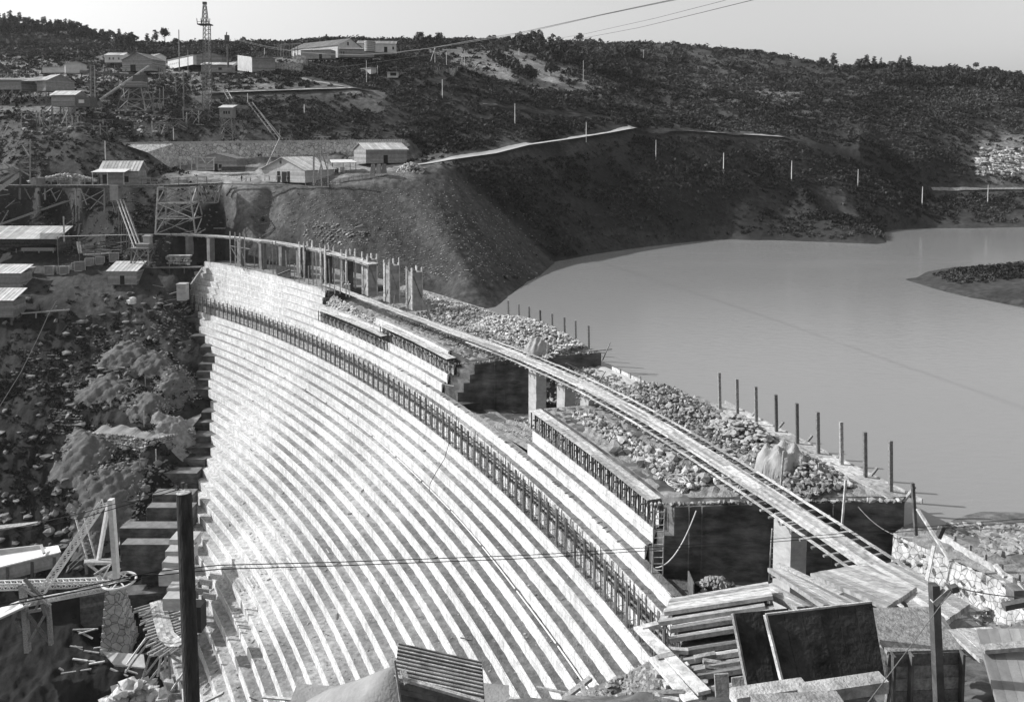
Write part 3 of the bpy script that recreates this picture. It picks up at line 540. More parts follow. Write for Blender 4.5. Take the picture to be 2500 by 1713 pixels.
bench('long plank topped form bench on the near block, above the ladder in the pit', -5, 21.0, 25.75, pol(332, 23, 7.5))
bench('plank topped form bench below the white wall stub on the far block', -5, 30.55, 35.3, pol(332, 33, 7.5))
bench('plank topped form bench lowest and farthest, below the pale rubble heap', -4, 34.9, 40.0, pol(331, 37, 6))

# ------------------------------------------------------------------ low gangway over the blocks
WK = [(42.0, 337.3, 12.35), (38.5, 335.9, 12.4), (35.1, 334.6, 12.8), (31.75, 335.3, 13), (28.83, 337.2, 13), (27.2, 338.1, 13), (25.28, 339.0, 13), (23.5, 339.3, 13), (22.4, 339.4, 13), (21, 339.4, 13), (19.0, 339.4, 13), (17.6, 339.5, 13), (16.3, 339.7, 13)]
def wk(a, off=0, dz=0):
    for i in range(len(WK) - 1):
        if WK[i][0] >= a >= WK[i + 1][0]: t = (WK[i][0] - a) / (WK[i][0] - WK[i + 1][0]); return pol(lerp(WK[i][1], WK[i + 1][1], t) + off, a, lerp(WK[i][2], WK[i + 1][2], t) + dz)
    return pol(WK[-1][1] + off, a, WK[-1][2] + dz)
g = thing('gangway', 'long pale plank gangway curving over the unfinished dam blocks on cross ties', 'gangway', wk(25))
mb = MB(); n = 30
for q in range(5):
    o = -.78 + q * .39; b0 = 16.5 + random.uniform(0, .4)
    for i in range(n):
        A0 = 16.5 + (41.5 - 16.5) * i / n; A1 = 16.5 + (41.5 - 16.5) * (i + 1) / n + .06; mb.beam(wk(A0, o, random.uniform(.0, .05)), wk(A1, o, random.uniform(.0, .05)), .37, .07)
mb.build('plank_deck', 'wood_pale', g)
for o, lo in ((-2.1, 17), (2.15, 17), (-.98, 17), (.98, 17)):
    mb = MB()
    for i in range(26):
        A0 = 16.6 + i * .62; A1 = A0 + .66
        if abs(o) > 1.5 and A0 > 30: break
        mb.beam(wk(A0, o, random.uniform(-.03, .05)), wk(A1, o, random.uniform(-.03, .05)), .26 if abs(o) > 1.5 else .12, .1 if abs(o) > 1.5 else .2)
    mb.build('stringer', 'wood_pale', g)
a = 16.8; i = 0
while a < 36 and i < 98:
    mb = MB(); x = random.uniform(-.15, .15); e = 2.5 if a < 30 else 1.7; mb.beam(wk(a, -e + x, -.16), wk(a + random.uniform(-.05, .05), e + x, -.16), .2, .16); mb.build('cross_tie', 'wood', g); a += .17 if a > 29 else .225; i += 1
mb = MB(); None or mb.add([wk(17.0, -.7, .09), wk(17.0, .2, .09), wk(19.6, .2, .09), wk(19.6, -.7, .09)], [(0, 1, 2, 3)][:1]); 
# piers under the gangway
def pier(px, py, z0, z1, wdt, lab, cat='pier', m='concrete_pale', grp='square masonry piers under the gangways', dpt=1.7):
    p = G(px, py, z1); a = math.radians(PHI(px, py, z1)); t = thing('masonry_pier', lab, cat, (p.x, p.y, z0), grp); mb = MB(); nn = max(3, int((z1 - z0) / 1.2)); h = (z1 - z0) / nn
    for i in range(nn): j = random.uniform(-.03, .03); mb.box((p.x + j, p.y, z0 + i * h), (dpt + j, wdt + j, h - .012), a)
    mb.build('shaft', m, t); mb = MB(); mb.box((p.x, p.y, z1), (dpt + .5, wdt * .3, .18), a); mb.beam(pol(PR(px, py, z1) - 1.6, math.degrees(a) - .05, z1 + .1), pol(PR(px, py, z1) + 1.6, math.degrees(a) - .05, z1 + .1), .25, .2); mb.build('cap_beam', 'wood', t); return t
pier(1312, 893, 2.5, 12.4, 2.3, 'tallest gap pier, beside the dark end of the far block'); pier(1382, 926, 3, 12.4, 2.2, 'second pier in the gap, patched with dark stains'); pier(1440, 954, 3.6, 12.4, 2.1, 'third pier in the gap, beside the heap of offcuts')
pier(1930, 1262, 3.0, 12.4, 2.3, 'pale pier in the dark pit with a lit left side')
for i, (px, lab) in enumerate(((462, 'far high pier nearest the dark bank'), (514, 'far high pier with a bright lit left side'), (588, 'far high pier right of the tied pole frame'), (640, 'fourth pier under the high gangway'), (690, 'fifth pier under the high gangway, by the leaning black panel'), (733, 'sixth pier under the high gangway'))):
    pier(px, {462: 576, 514: 579, 588: 587, 640: 592, 690: 598, 733: 605}[px], 11.9, 19.0, 1.6, lab, m='concrete_mid', dpt=1.5)

# ------------------------------------------------------------------ high gangway
UP = [(395, 570), (500, 573.5), (580, 580), (665, 589.5), (775, 608.5), (885, 636), (912, 645)]
hg = thing('high_gangway', 'high pale plank gangway on tall piers at the far end of the dam', 'gangway', G(665, 589, 19.4)); pts = [G(x, y, 19.4) for x, y in UP]
def along(pts, n):
    out = []; L = [0]
    for i in range(1, len(pts)): L.append(L[-1] + (pts[i] - pts[i - 1]).length)
    for i in range(n + 1):
        s = L[-1] * i / n; j = max(k for k in range(len(L)) if L[k] <= s + 1e-6); j = min(j, len(pts) - 2); out.append(pts[j].lerp(pts[j + 1], (s - L[j]) / (L[j + 1] - L[j])))
    return out
cp = along(pts, 24)
def side(c, i, o): d = (c[min(i + 1, len(c) - 1)] - c[max(i - 1, 0)]).normalized(); return c[i] + Vector((d.y, -d.x, 0)) * o
mb = MB()
for q in range(5):
    for i in range(24): mb.beam(side(cp, i, -1 + q * .5) + Z * random.uniform(0, .06), side(cp, i + 1, -1 + q * .5) + Z * random.uniform(0, .06), .46, .08)
mb.build('plank_deck', 'wood_pale', hg)
for o in (-1.1, 1.1):
    mb = MB()
    for i in range(24): mb.beam(side(cp, i, o) - Z * .25, side(cp, i + 1, o) - Z * .25, .2, .28)
    mb.build('stringer', 'wood', hg)
mb = MB()
for i in range(25): mb.beam(side(cp, i, -1.7) - Z * .1, side(cp, i, 1.7) - Z * .1, .16, .14)
mb.build('cross_ties', 'wood', hg)
pa = [G(140, 577, 19.4), G(270, 574, 19.4), G(395, 571, 19.4)]; fw = thing('footway', 'narrow plank footway leading left from the high gangway to the long shed', 'footway', pa[1]); mb = MB()
for i in range(2): mb.beam(pa[i], pa[i + 1], 1.0, .1)
mb.build('plank', 'wood_pale', fw); mb = MB()
for i in range(6): q = pa[0].lerp(pa[2], i / 5); mb.beam(q, Vector((q.x, q.y, ground(q.x, q.y) - .5)), .12, .12)
mb.build('prop', 'wood', fw)

for i, x in enumerate(list(range(622, 860, 11))):        # slim posts and props crowding under the high gangway
    p = G(x + random.uniform(-3, 3), 643 + (x - 600) * .33 + random.uniform(-4, 6), 11.9); h = random.uniform(6.2, 8.6) if i % 3 else random.uniform(3, 5); tag(MB().beam(p, p + Vector((random.uniform(-.3, .3), 0, h)), .2, .2).build('form_post', random.choice(('wood', 'wood_pale', 'wood_pale'))), 'slim timber post in the crowd of props under the high gangway', 'post', 'slim props under the high gangway')
# ------------------------------------------------------------------ tall pier forms
def pform(a, r, h, lab, boards=True, w=2.5, d=2.0, z0=11.9):
    c = pol(r, a, z0); t = thing('pier_form', lab, 'pier form', c, 'tall pier forms of boards and posts'); A = math.radians(a); x = Vector((math.cos(A), math.sin(A), 0)) * (d / 2); y = Vector((-math.sin(A), math.cos(A), 0)) * (w / 2)
    for sx in (-1, 1):
        for sy in (-1, 1):
            mb = MB(); p = c + x * sx * 1.12 + y * sy; e = random.uniform(.9, 1.6); mb.beam(p, p + Z * (h + e), .24, .24, x); p2 = p + y * (-.28 * sy); mb.beam(p2, p2 + Z * (h + random.uniform(.2, .9)), .2, .2, x); mb.build('post', 'wood_pale', t)
    if boards:
        nb_ = 9
        for s_, u_, v_ in ((1, x, y), (-1, x, y), (1, y, x), (-1, y, x)):
            mb = MB()
            for i in range(nb_): z = h * i / nb_; q = c + u_ * s_ + Z * (z + h / nb_ / 2); mb.beam(q - v_, q + v_, .07, h / nb_ - .015, Z)
            mb.build('board_panel', 'board', t)
        mb = MB(); mb.beam(c - x * 1.1 + y * .9 + Z * .3, c - x * 1.1 - y * .9 + Z * (h * .5), .14, .1); mb.beam(c - y * 1.1 + x * .9 + Z * (h * .3), c - y * 1.1 - x * .9 + Z * (h * .9), .14, .1); mb.build('brace', 'wood', t)
    else:
        mb = MB(); mb.box((c.x, c.y, z0), (d * .8, w * .7, h * .96), A); mb.build('pier_core', 'concrete', t)
        mb = MB(); mb.beam(c - x * 1.2 - y + Z * .2, c - x * 1.2 + y + Z * (h * .6), .12, .1); mb.beam(c - x * 1.2 + y + Z * .2, c - x * 1.2 - y * .4 + Z * (h * .5), .1, .1); mb.build('brace', 'wood', t)
pform(35.75, 340.5, 7.6, 'nearest boarded pier form, at the right end of the row'); pform(37.3, 340.2, 7.8, 'second boarded pier form from the right end of the row'); pform(38.9, 340, 7.9, 'third boarded pier form, taller posts than its neighbours')
pform(40.5, 339.8, 8.0, 'open pier form below the end of the high gangway', False); pform(42.1, 339.4, 8.0, 'open pier form beside the low stool', False); pform(43.8, 339.2, 8.0, 'open pier form with crossed braces', False)
t = thing('tied_poles', 'open frame of four tied poles standing on the finished far block', 'pole frame', G(575, 650, 12)); mb = MB()
for x in (563, 575, 587, 598): p = G(x, 646 + (x - 563) * .25, 12); mb.beam(p, p + Z * 9.2, .26, .26)
mb.build('pole', 'wood_pale', t); mb = MB()
for z in (17.5,): mb.beam(G(563, 646, 12) + Z * 5.2, G(612, 655, 12) + Z * 5.2, .16, .2)
mb.beam(G(566, 648, 12) + Z * 4.8, G(597, 661, 12), .16, .16); mb.beam(G(588, 650, 12) + Z * 4.8, G(606, 661, 12), .16, .16); mb.build('brace', 'wood', t)
t = thing('propped_sheet', 'small black form panel with a pale diagonal brace propped near the top step', 'panel', G(690, 678, 12)); mb = MB(); a, b = G(676, 672, 12.1), G(709, 680, 12.1); mb.slab([a, b, b + Z * 2.6, a + Z * 2.6], .1); mb.build('board', 'panel', t); mb = MB(); mb.beam(a + Vector((0, -.2, .2)), b + Vector((0, -.2, 2.3)), .14, .08); mb.build('brace', 'wood_pale', t)
t = thing('stool', 'low white work stool standing between the pier forms', 'stool', G(848, 710, 12)); mb = MB(); p = G(848, 708, 12); mb.box((p.x, p.y, 13.3), (1.4, .9, .1)); mb.build('seat', 'wood_pale', t)
for dx in (-.6, .6):
    for dy in (-.35, .35): mb = MB(); mb.beam((p.x + dx, p.y + dy, 11.9), (p.x + dx * .9, p.y + dy, 13.3), .1, .1); mb.build('leg', 'wood_pale', t)

# ------------------------------------------------------------------ upstream posts and edge boards
for i, (x, y, ty) in enumerate([(1758, 998, 909), (1801, 1020, 925), (1847, 1036, 943), (1896, 1052, 963), (1947, 1082, 984), (1998, 1105, 1005), (2055, 1132, 1029), (2113, 1163, 1054), (2175, 1197, 1075)]):
    p = G(x, y, 12.0); h = toz(x - 4, ty, p) - 12.0; t = tag(MB().post(p - Z * .3, h + .3, .32, lean=(-.18, 0)).build('timber_post', M['wood']), ['leftmost', 'second', 'third', 'fourth', 'fifth', 'sixth', 'seventh', 'eighth', 'rightmost and nearest'][i] + ' of nine square posts along the near block lake edge', 'post', 'posts along the lake edge of the near block')
for i, (x, ty) in enumerate([(1242, 733), (1268, 741), (1293, 748), (1320, 757), (1349, 765), (1379, 774), (1406, 782), (1438, 794)]):
    p = G(x, 771 + (x - 1242) * .41, 12.0); h = toz(x, ty, p) - 12.0; tag(MB().post(p - Z * .2, h + .2, .34, lean=(-.1, 0)).build('timber_post', M['wood']), ['leftmost', 'second', 'third', 'fourth', 'fifth', 'sixth', 'seventh', 'rightmost'][i] + ' of the eight posts behind the white sack heap at the far block', 'post', 'posts behind the sack heap')
eb = thing('edge_platform', 'sloping plank edge platform along the lake side of the near block', 'platform', pol(352.5, 21.5, 11.9))
for i in range(12):
    A0 = 19.2 + i * .37; A1 = A0 + .42; mb = MB(); mb.slab([pol(350.9, A0, 12.02), pol(353.6, A0, 11.85 + random.uniform(-.1, .1)), pol(353.6, A1, 11.9), pol(350.9, A1, 12.1)], .1); mb.build('plank', 'wood_pale', eb)
    if i % 2 == 0: mb = MB(); mb.beam(pol(351.6, A0, 10.2), pol(354.2, A0, 12.6), .22, .22); mb.build('bracket', 'wood', eb)
mb = MB(); mb.beam(pol(353.8, 19.0, 11.8), pol(353.8, 23.8, 11.8), .14, .45); mb.build('edge_board', 'wood_pale', eb)
es = thing('edge_plank', 'pale edge boards along the lake side of the low gap sill', 'planks', pol(352.3, 26, 9.9)); mb = MB()
for i in range(5): A0 = 24.3 + i * .68; mb.beam(pol(352.3, A0, 10.0), pol(352.3, A0 + .7, 10.0), .12, .55)
mb.build('board', 'wood_pale', es); mb = MB()
for i in range(8): A0 = 24.4 + i * .42; mb.beam(pol(352.2, A0, 9.6), pol(352.2, A0, 10.7 + random.uniform(-.2, .2)), .12, .16)
mb.build('peg', 'wood', es)
ec = thing('edge_brace', 'crossed boards jutting over the water at the corner of the far block', 'boards', pol(352, 28.2, 11)); mb = MB(); p = G(1470, 858, 11.9); mb.beam(p + Vector((-2.5, 0, 0)), p + Vector((1.6, .4, .3)), .3, .12); mb.beam(p + Vector((.1, 0, -1.4)), p + Vector((1.3, 0, 1.5)), .3, .12); mb.beam(p + Vector((-5, 0, -.2)), p + Vector((.4, -.6, 0)), .3, .1); mb.build('board', 'wood', ec)
ec = thing('prop_boards', 'slanting prop and loose boards low at the water corner of the far block', 'boards', G(1462, 925, 9.7)); mb = MB()
q = G(1462, 925, 9.7); mb.beam(q + Vector((-5, .4, 2.3)), q, .2, .2); mb.beam(q + Vector((0, 0, -.4)), q + Vector((1, 0, 1.2)), .3, .12); mb.beam(q + Vector((2, 0, -.3)), q + Vector((6, -3, -.1)), .3, .12); mb.build('board', 'wood', ec)

# ------------------------------------------------------------------ rubble, boulders, sacks, tarpaulins
def heap(name, label, cat, reg, n, rr, zf, m='stone', flat=.75, kind='stuff'):
    mb = MB()
    for _ in range(n):
        r = random.uniform(*reg[0]); a = random.uniform(*reg[1])
        if reg[2] and min(abs((pol(r, a, 0) - wk(a, 0, 0)).xy.length), 9) < reg[2]: continue
        s = random.uniform(*rr) * random.uniform(.6, 1); mb.rock(pol(r, a, zf(r, a) + s * .25), s, flat)
    o = mb.build(name, m); tag(o, label, cat, None, kind); return o
def mound(r0, a0, sr, sa, h, base): return lambda r, a: base(r, a) + max(0, h * (1 - ((r - r0) / sr) ** 2 - ((a - a0) / sa) ** 2)) * random.uniform(.55, 1)
topA = lambda r, a: lerp(10.3, 11.9, (r - 331) / 21)
topB = lambda r, a: lerp(10.4, 11.95, (r - 332.6) / 19.4)
heap('rubble', 'broken stone rubble strewn over the near block beside the gangway', 'rubble', ((334.8, 339.2), (20.9, 24.9), 1.4), 900, (.1, .5), topA, 'mid_stone')
heap('rubble', 'broken stone rubble on the lake side of the near block', 'rubble', ((341.5, 350.5), (19.9, 25), 1.5), 1300, (.1, .42), mound(346.5, 23.2, 5, 2, 1.0, topA), 'stone')
heap('stone_heap', 'heap of dark quarry stone at the far lake corner of the near block', 'stone heap', ((344, 350), (23.2, 25.6), 1.5), 600, (.12, .45), mound(347, 24.4, 4, 1.4, 1.6, topA), 'stone')
heap('stone_heap', 'heap of dark quarry stone near the last lake edge post', 'stone heap', ((344.5, 350.3), (19.7, 21.4), 1.5), 800, (.12, .42), mound(347.5, 20.6, 4, 1.2, 1.3, topA), 'stone')
heap('sandbags', 'rounded heap of filled grey sacks on the near block beside the lake edge posts', 'sandbags', ((346.2, 350), (21.5, 22.8), 0), 230, (.35, .55), mound(348.2, 22.2, 2.6, .9, 2.2, topA), 'canvas', .45)
heap('sandbags', 'large white sack heap along the lake side of the far block', 'sandbags', ((343.5, 351), (28.6, 33.2), 0), 1700, (.22, .45), mound(348, 30.6, 5, 2.8, 2.6, topB), 'stone_pale', .6)
heap('sandbags', 'dark collapsed sacks beside the gangway on the far block', 'sandbags', ((338, 344), (29.8, 33.2), 1.5), 700, (.2, .42), mound(341, 31.5, 3, 1.6, 1.2, topB), 'canvas', .55)
heap('rubble', 'mixed rubble and timber litter beyond the sack heap', 'rubble', ((338, 351), (33, 35.6), 1.5), 800, (.1, .45), mound(346, 34, 8, 1.6, .8, topB), 'mid_stone')
heap('rubble_bank', 'pale rubble bank behind the boarded pier forms at the water', 'rubble', ((346, 353), (34.5, 38.5), 0), 700, (.12, .42), lambda r, a: 11.9 - max(0, r - 350) * .7, 'stone_pale')
heap('rubble', 'pale rubble heap between the white steps and the low form bench', 'rubble', ((333.2, 336), (35.6, 40.3), 1.2), 900, (.18, .5), lambda r, a: 8.8 + max(0, (r - 333.2)) * 1.0, 'stone_pale')
heap('rubble', 'rubble along the gangway on the far block', 'rubble', ((333.9, 338), (30.2, 35), 1.25), 700, (.08, .35), topB, 'stone')
heap('rubble', 'loose stone on the sill of the gap between the blocks', 'rubble', ((341, 351.5), (24.6, 28.6), 1.6), 800, (.1, .4), lambda r, a: 6.2 + max(0, min(1, (r - 341) / 6)) * 3.3, 'stone')
heap('sand_heap', 'trodden sand and small stone on the floor of the gap', 'rubble', ((332, 341), (25.9, 29.5), 0), 700, (.05, .22), lambda r, a: lerp(5.6, 2.7, min(1, max(0, (a - 25.5) / 4) * 1.25)), 'stone_pale')
bl = [(1500, 1098), (1520, 1080), (1560, 1130), (1585, 1100), (1610, 1105), (1630, 1140), (1660, 1085), (1690, 1125), (1700, 1150), (1750, 1180), (1770, 1165), (1790, 1180), (1812, 1202), (1600, 1060), (1570, 1050), (1640, 1120), (1720, 1170), (1685, 1190), (1905, 1200), (1880, 1180), (1925, 1190), (1850, 1160), (1830, 1140), (1800, 1115), (1760, 1085), (1705, 1060), (1650, 1030), (1600, 1010), (2010, 1180), (2140, 1185)]
for i, (x, y) in enumerate(bl):
    p = G(x, y, 10.9); mb = MB(); s = random.uniform(.4, .78); mb.rock(p + Z * s * .4, s, .8); tag(mb.build('boulder', 'stone_pale'), 'large pale angular boulder lying in the rubble on the near block', 'boulder', 'large boulders on the near block')
def tarp(label, px, py, z, sx, sy, h):
    c = G(px, py, z); n = 26; vs = []; fs = []; ph = [random.uniform(0, 6) for _ in range(6)]
    for i in range(n + 1):
        for j in range(n + 1):
            x = (i / n - .5) * 2; y = (j / n - .5) * 2; d = max(0, 1 - (x * x) ** 1.3 - (y * y) ** 1.3) ** .5; f = .16 * math.sin(5 * x + 3 * y + ph[0]) + .1 * math.sin(11 * x - 6 * y + ph[1]) + .07 * math.sin(17 * y + 5 * x + ph[2])
            vs.append(c + Vector((x * sx / 2 * (1 + .1 * math.sin(5 * y + ph[3])), y * sy / 2 * (1 + .1 * math.sin(6 * x + ph[4])), max(.03, d * h * (1 + f) + .1 * f))))
    for i in range(n):
        for j in range(n): a = i * (n + 1) + j; fs.append((a, a + n + 1, a + n + 2, a + 1))
    mb = MB(); mb.add(vs, fs); tag(mb.build('tarpaulin', 'canvas'), label, 'tarpaulin')
tarp('crumpled pale tarpaulin roped over a heap on the near block', 1905, 1150, 11.4, 5.0, 4.4, 2.6); tarp('small pale tarpaulin over a heap at the corner of the far block', 1312, 862, 11.3, 4.2, 3.6, 2.2)
# pipe lying on the fourth tread
pp = [G(500, 822, ZN(4) + .3), G(520, 842, ZN(4) + .25)] + [pol((RN(4) + RN(3)) / 2 + .2 + .06 * math.sin(a), a, ZN(4) + .22) for a in np.linspace(44.8, 20.6, 40)]
t = thing('water_pipe', 'long pale jointed pipe lying along one tread of the white face', 'pipe', pp[20]); mb = MB(); mb.path(pp, .085, 6); mb.build('pipe_run', 'iron_pale', t); mb = MB()
for i in range(3, 41, 3): d = (pp[i] - pp[i - 1]).normalized(); mb.tube(pp[i] - d * .18, pp[i] + d * .18, .13, 8)
mb.build('coupling', 'iron', t)
def sag(p, q, s, n=16): p = Vector(p); q = Vector(q); return [p.lerp(q, i / n) - Z * (s * 4 * (i / n) * (1 - i / n)) for i in range(n + 1)]
def rope(name, label, cat, pts, r, m='rope'): mb = MB(); mb.path(pts, r, 5); return tag(mb.build(name, m), label, cat)
rope('hose', 'thin dark hose hanging from the scaffold down to the pipe', 'hose', [D(1100, 1050, G(1100, 1065, .2).y - .6), D(1098, 1075, G(1098, 1085, 0).y - .5), G(1085, 1120, -1.3), G(1066, 1150, -2.8), G(1050, 1180, -4.2), G(1048, 1200, -5.6)], .05, 'wire')
rope('hose', 'pale hose slung from the far block corner to the dark block top', 'hose', sag(G(1081, 936, 6.2), G(1222, 880, 10.7), 1.8), .07)
rope('hose', 'pale hose looping down from the near block top beside the ladder', 'hose', sag(G(1700, 1246, 10.7), G(1600, 1385, 5.0), 1.4), .06)
rope('hose', 'thin line from the block edge down across the pit to the masonry wall', 'line', sag(G(2095, 1236, 11.6), G(2230, 1312, 9.6), .8), .04)
mb = MB(); c = G(1650, 1180, 10.9)
for i in range(7): rr = random.uniform(.7, 1.2); o = Vector((random.uniform(-.25, .25), random.uniform(-.25, .25), .05 * i)); mb.path([c + o + Vector((rr * math.cos(t), rr * math.sin(t), .1 * math.sin(2 * t + i))) for t in np.linspace(0, 6.28, 20)], .04, 5)
tag(mb.build('rope_coil', 'rope'), 'coil of pale rope lying at the near end of the plank bench', 'rope')
def ladder(label, p, q, w=.55, n=9, rz=0):
    t = thing('ladder', label, 'ladder', p, None); d = Vector((math.cos(rz), math.sin(rz), 0)) * (w / 2)
    for s in (-1, 1): MB().beam(p + d * s, q + d * s, .1, .1).build('rail', 'wood_pale', t)
    for i in range(n): c = Vector(p).lerp(Vector(q), (i + .6) / n); MB().beam(c - d, c + d, .08, .06).build('rung', 'wood_pale', t)
ladder('tall pale wooden ladder leaning on the dark end of the near block', G(1604, 1432, 3.2) , G(1607, 1247, 10.3) + Vector((0, -.5, .4)), 1.0, 12, .0)
ladder('narrow ladder half hidden behind the pale pier in the pit', G(1884, 1425, 3.2), G(1893, 1290, 9.2), .6, 10)
# skip wagon in the pit
t = thing('skip_wagon', 'small iron skip full of rubble standing in the dark pit', 'skip', G(1740, 1462, 3.2)); c = G(1742, 1462, 3.2); mb = MB(); L, Wd = 2.0, 1.0
vs = [c + Vector(v) for v in ((-L * .7, -.7, .3), (L * .7, -.7, .3), (L * .7, .7, .3), (-L * .7, .7, .3), (-L, -Wd, 1.15), (L, -Wd, 1.15), (L, Wd, 1.15), (-L, Wd, 1.15))]
mb.add(vs, [(3, 2, 1, 0), (0, 1, 5, 4), (1, 2, 6, 5), (2, 3, 7, 6), (3, 0, 4, 7)]); mb.beam(vs[4], vs[5], .08, .1); mb.beam(vs[4], vs[7], .08, .1); mb.beam(vs[5], vs[6], .08, .1); mb.box(c + Vector((-L - .1, 0, .3)), (.12, 2.2, 1.8)); mb.build('tub', 'iron', t); mb = MB()
for i in range(120): x, y = random.uniform(-1.5, 1.6), random.uniform(-.8, .8); mb.rock(c + Vector((x, y, 1.05 + .9 * max(0, 1 - (x / 1.7) ** 2 - (y / 1.1) ** 2))), random.uniform(.12, .3))
mb.build('load', 'stone', t)
for dx in (-.8, .8): MB().tube(c + Vector((dx, -.75, .22)), c + Vector((dx, .75, .22)), .24, 10).build('wheel', 'iron', t)
# short standing poles on the blocks, planks across the gangway
for x, y, h, lab in ((1085, 790, 3.6, 'thin pole beside the gangway near the white wall stub'), (1180, 850, 3.2, 'thin pole standing at the gangway in front of the sack heap'), (1333, 900, 4.4, 'tall thin pole standing on the gangway above the gap'), (1905, 1205, 4.2, 'leaning pole beside the tarpaulin heap'), (2055, 1290, 4.4, 'leaning pole against the dark block end beyond the gangway'), (960, 763, 3.6, 'thin pole left of the white wall stub')):
    p = G(x, y, 11.6); tag(MB().post(p, h, .16, lean=(.25, 0)).build('pole', M['wood_pale']), lab, 'pole')
t = thing('plank_stub', 'short upright boards and a beam at the lake end of the dark block edge', 'boards', G(2000, 1180, 11.6)); mb = MB(); p = G(2000, 1175, 11.5); mb.post(p, 1.9, .25); mb.beam(p + Vector((-3.2, .6, .2)), p + Vector((2.6, .5, .4)), .2, .35); mb.beam(p + Vector((-1, .2, .05)), p + Vector((1.3, .2, .05)), .3, .3); mb.build('board', 'wood', t)
for lab, x, y, x2, y2 in (('leaning stub of timber beside the low stone lip', 1043, 745, 1053, 795),): p = G(x2, y2, 11.6); tag(MB().beam(p, p + Vector((-.9, 0, 4.2)), .4, .3).build('timber_stub', 'wood'), lab, 'timber')
# ------------------------------------------------------------------ roads
def ribbon(name, pts, wd, m, lift=.12, n=90):
    c = along(pts, n); mb = MB(); vs = []
    for p in c[::2]: dd = (XX - p.x) ** 2 + (YY - p.y) ** 2; SH[dd < (wd * .5 + 2.2) ** 2] = 0
    for i, p in enumerate(c):
        d = (c[min(i + 1, n)] - c[max(i - 1, 0)]); d.z = 0; d.normalize(); s = Vector((d.y, -d.x, 0)) * (wd / 2)
        for k in (-1, -.33, .33, 1): q = p + s * k; vs.append(Vector((q.x, q.y, max(p.z - .1, ground(q.x, q.y)) + lift)))
    mb.add(vs, [(4 * i + j, 4 * i + j + 1, 4 * i + j + 5, 4 * i + j + 4) for i in range(n) for j in range(3)]); return struct(mb.build(name, m, None, True))
ribbon('road', [D(*a) for a in ((960, 412, 246), (1040, 399, 248), (1100, 388, 255), (1200, 374, 270.5), (1240, 364, 278), (1280, 354, 286), (1400, 337, 307), (1480, 324, 320), (1545, 312, 333))], 4.2, 'road')
ribbon('road', [D(*a) for a in ((1535, 311, 334), (1700, 321, 346), (1900, 334, 362), (2000, 340, 368), (2080, 344, 373))], 3.0, 'road')
ribbon('road', [D(*a) for a in ((500, 228, 290), (560, 226, 293), (700, 221, 297), (790, 218, 300), (860, 216, 303), (905, 219, 305))], 3.6, 'road')
ribbon('path', [D(*a) for a in ((850, 213, 304), (800, 206, 312), (760, 200, 318), (735, 196, 322))], 2.5, 'gravel')
ribbon('path', [D(*a) for a in ((1180, 256, 317), (1280, 262, 323), (1400, 276, 331), (1470, 284, 338))], 2.0, 'gravel', .5)
ribbon('path', [D(*a) for a in ((2275, 470, 375), (2320, 468, 375.5), (2400, 464, 377), (2500, 464, 377))], 1.6, 'gravel', .5)
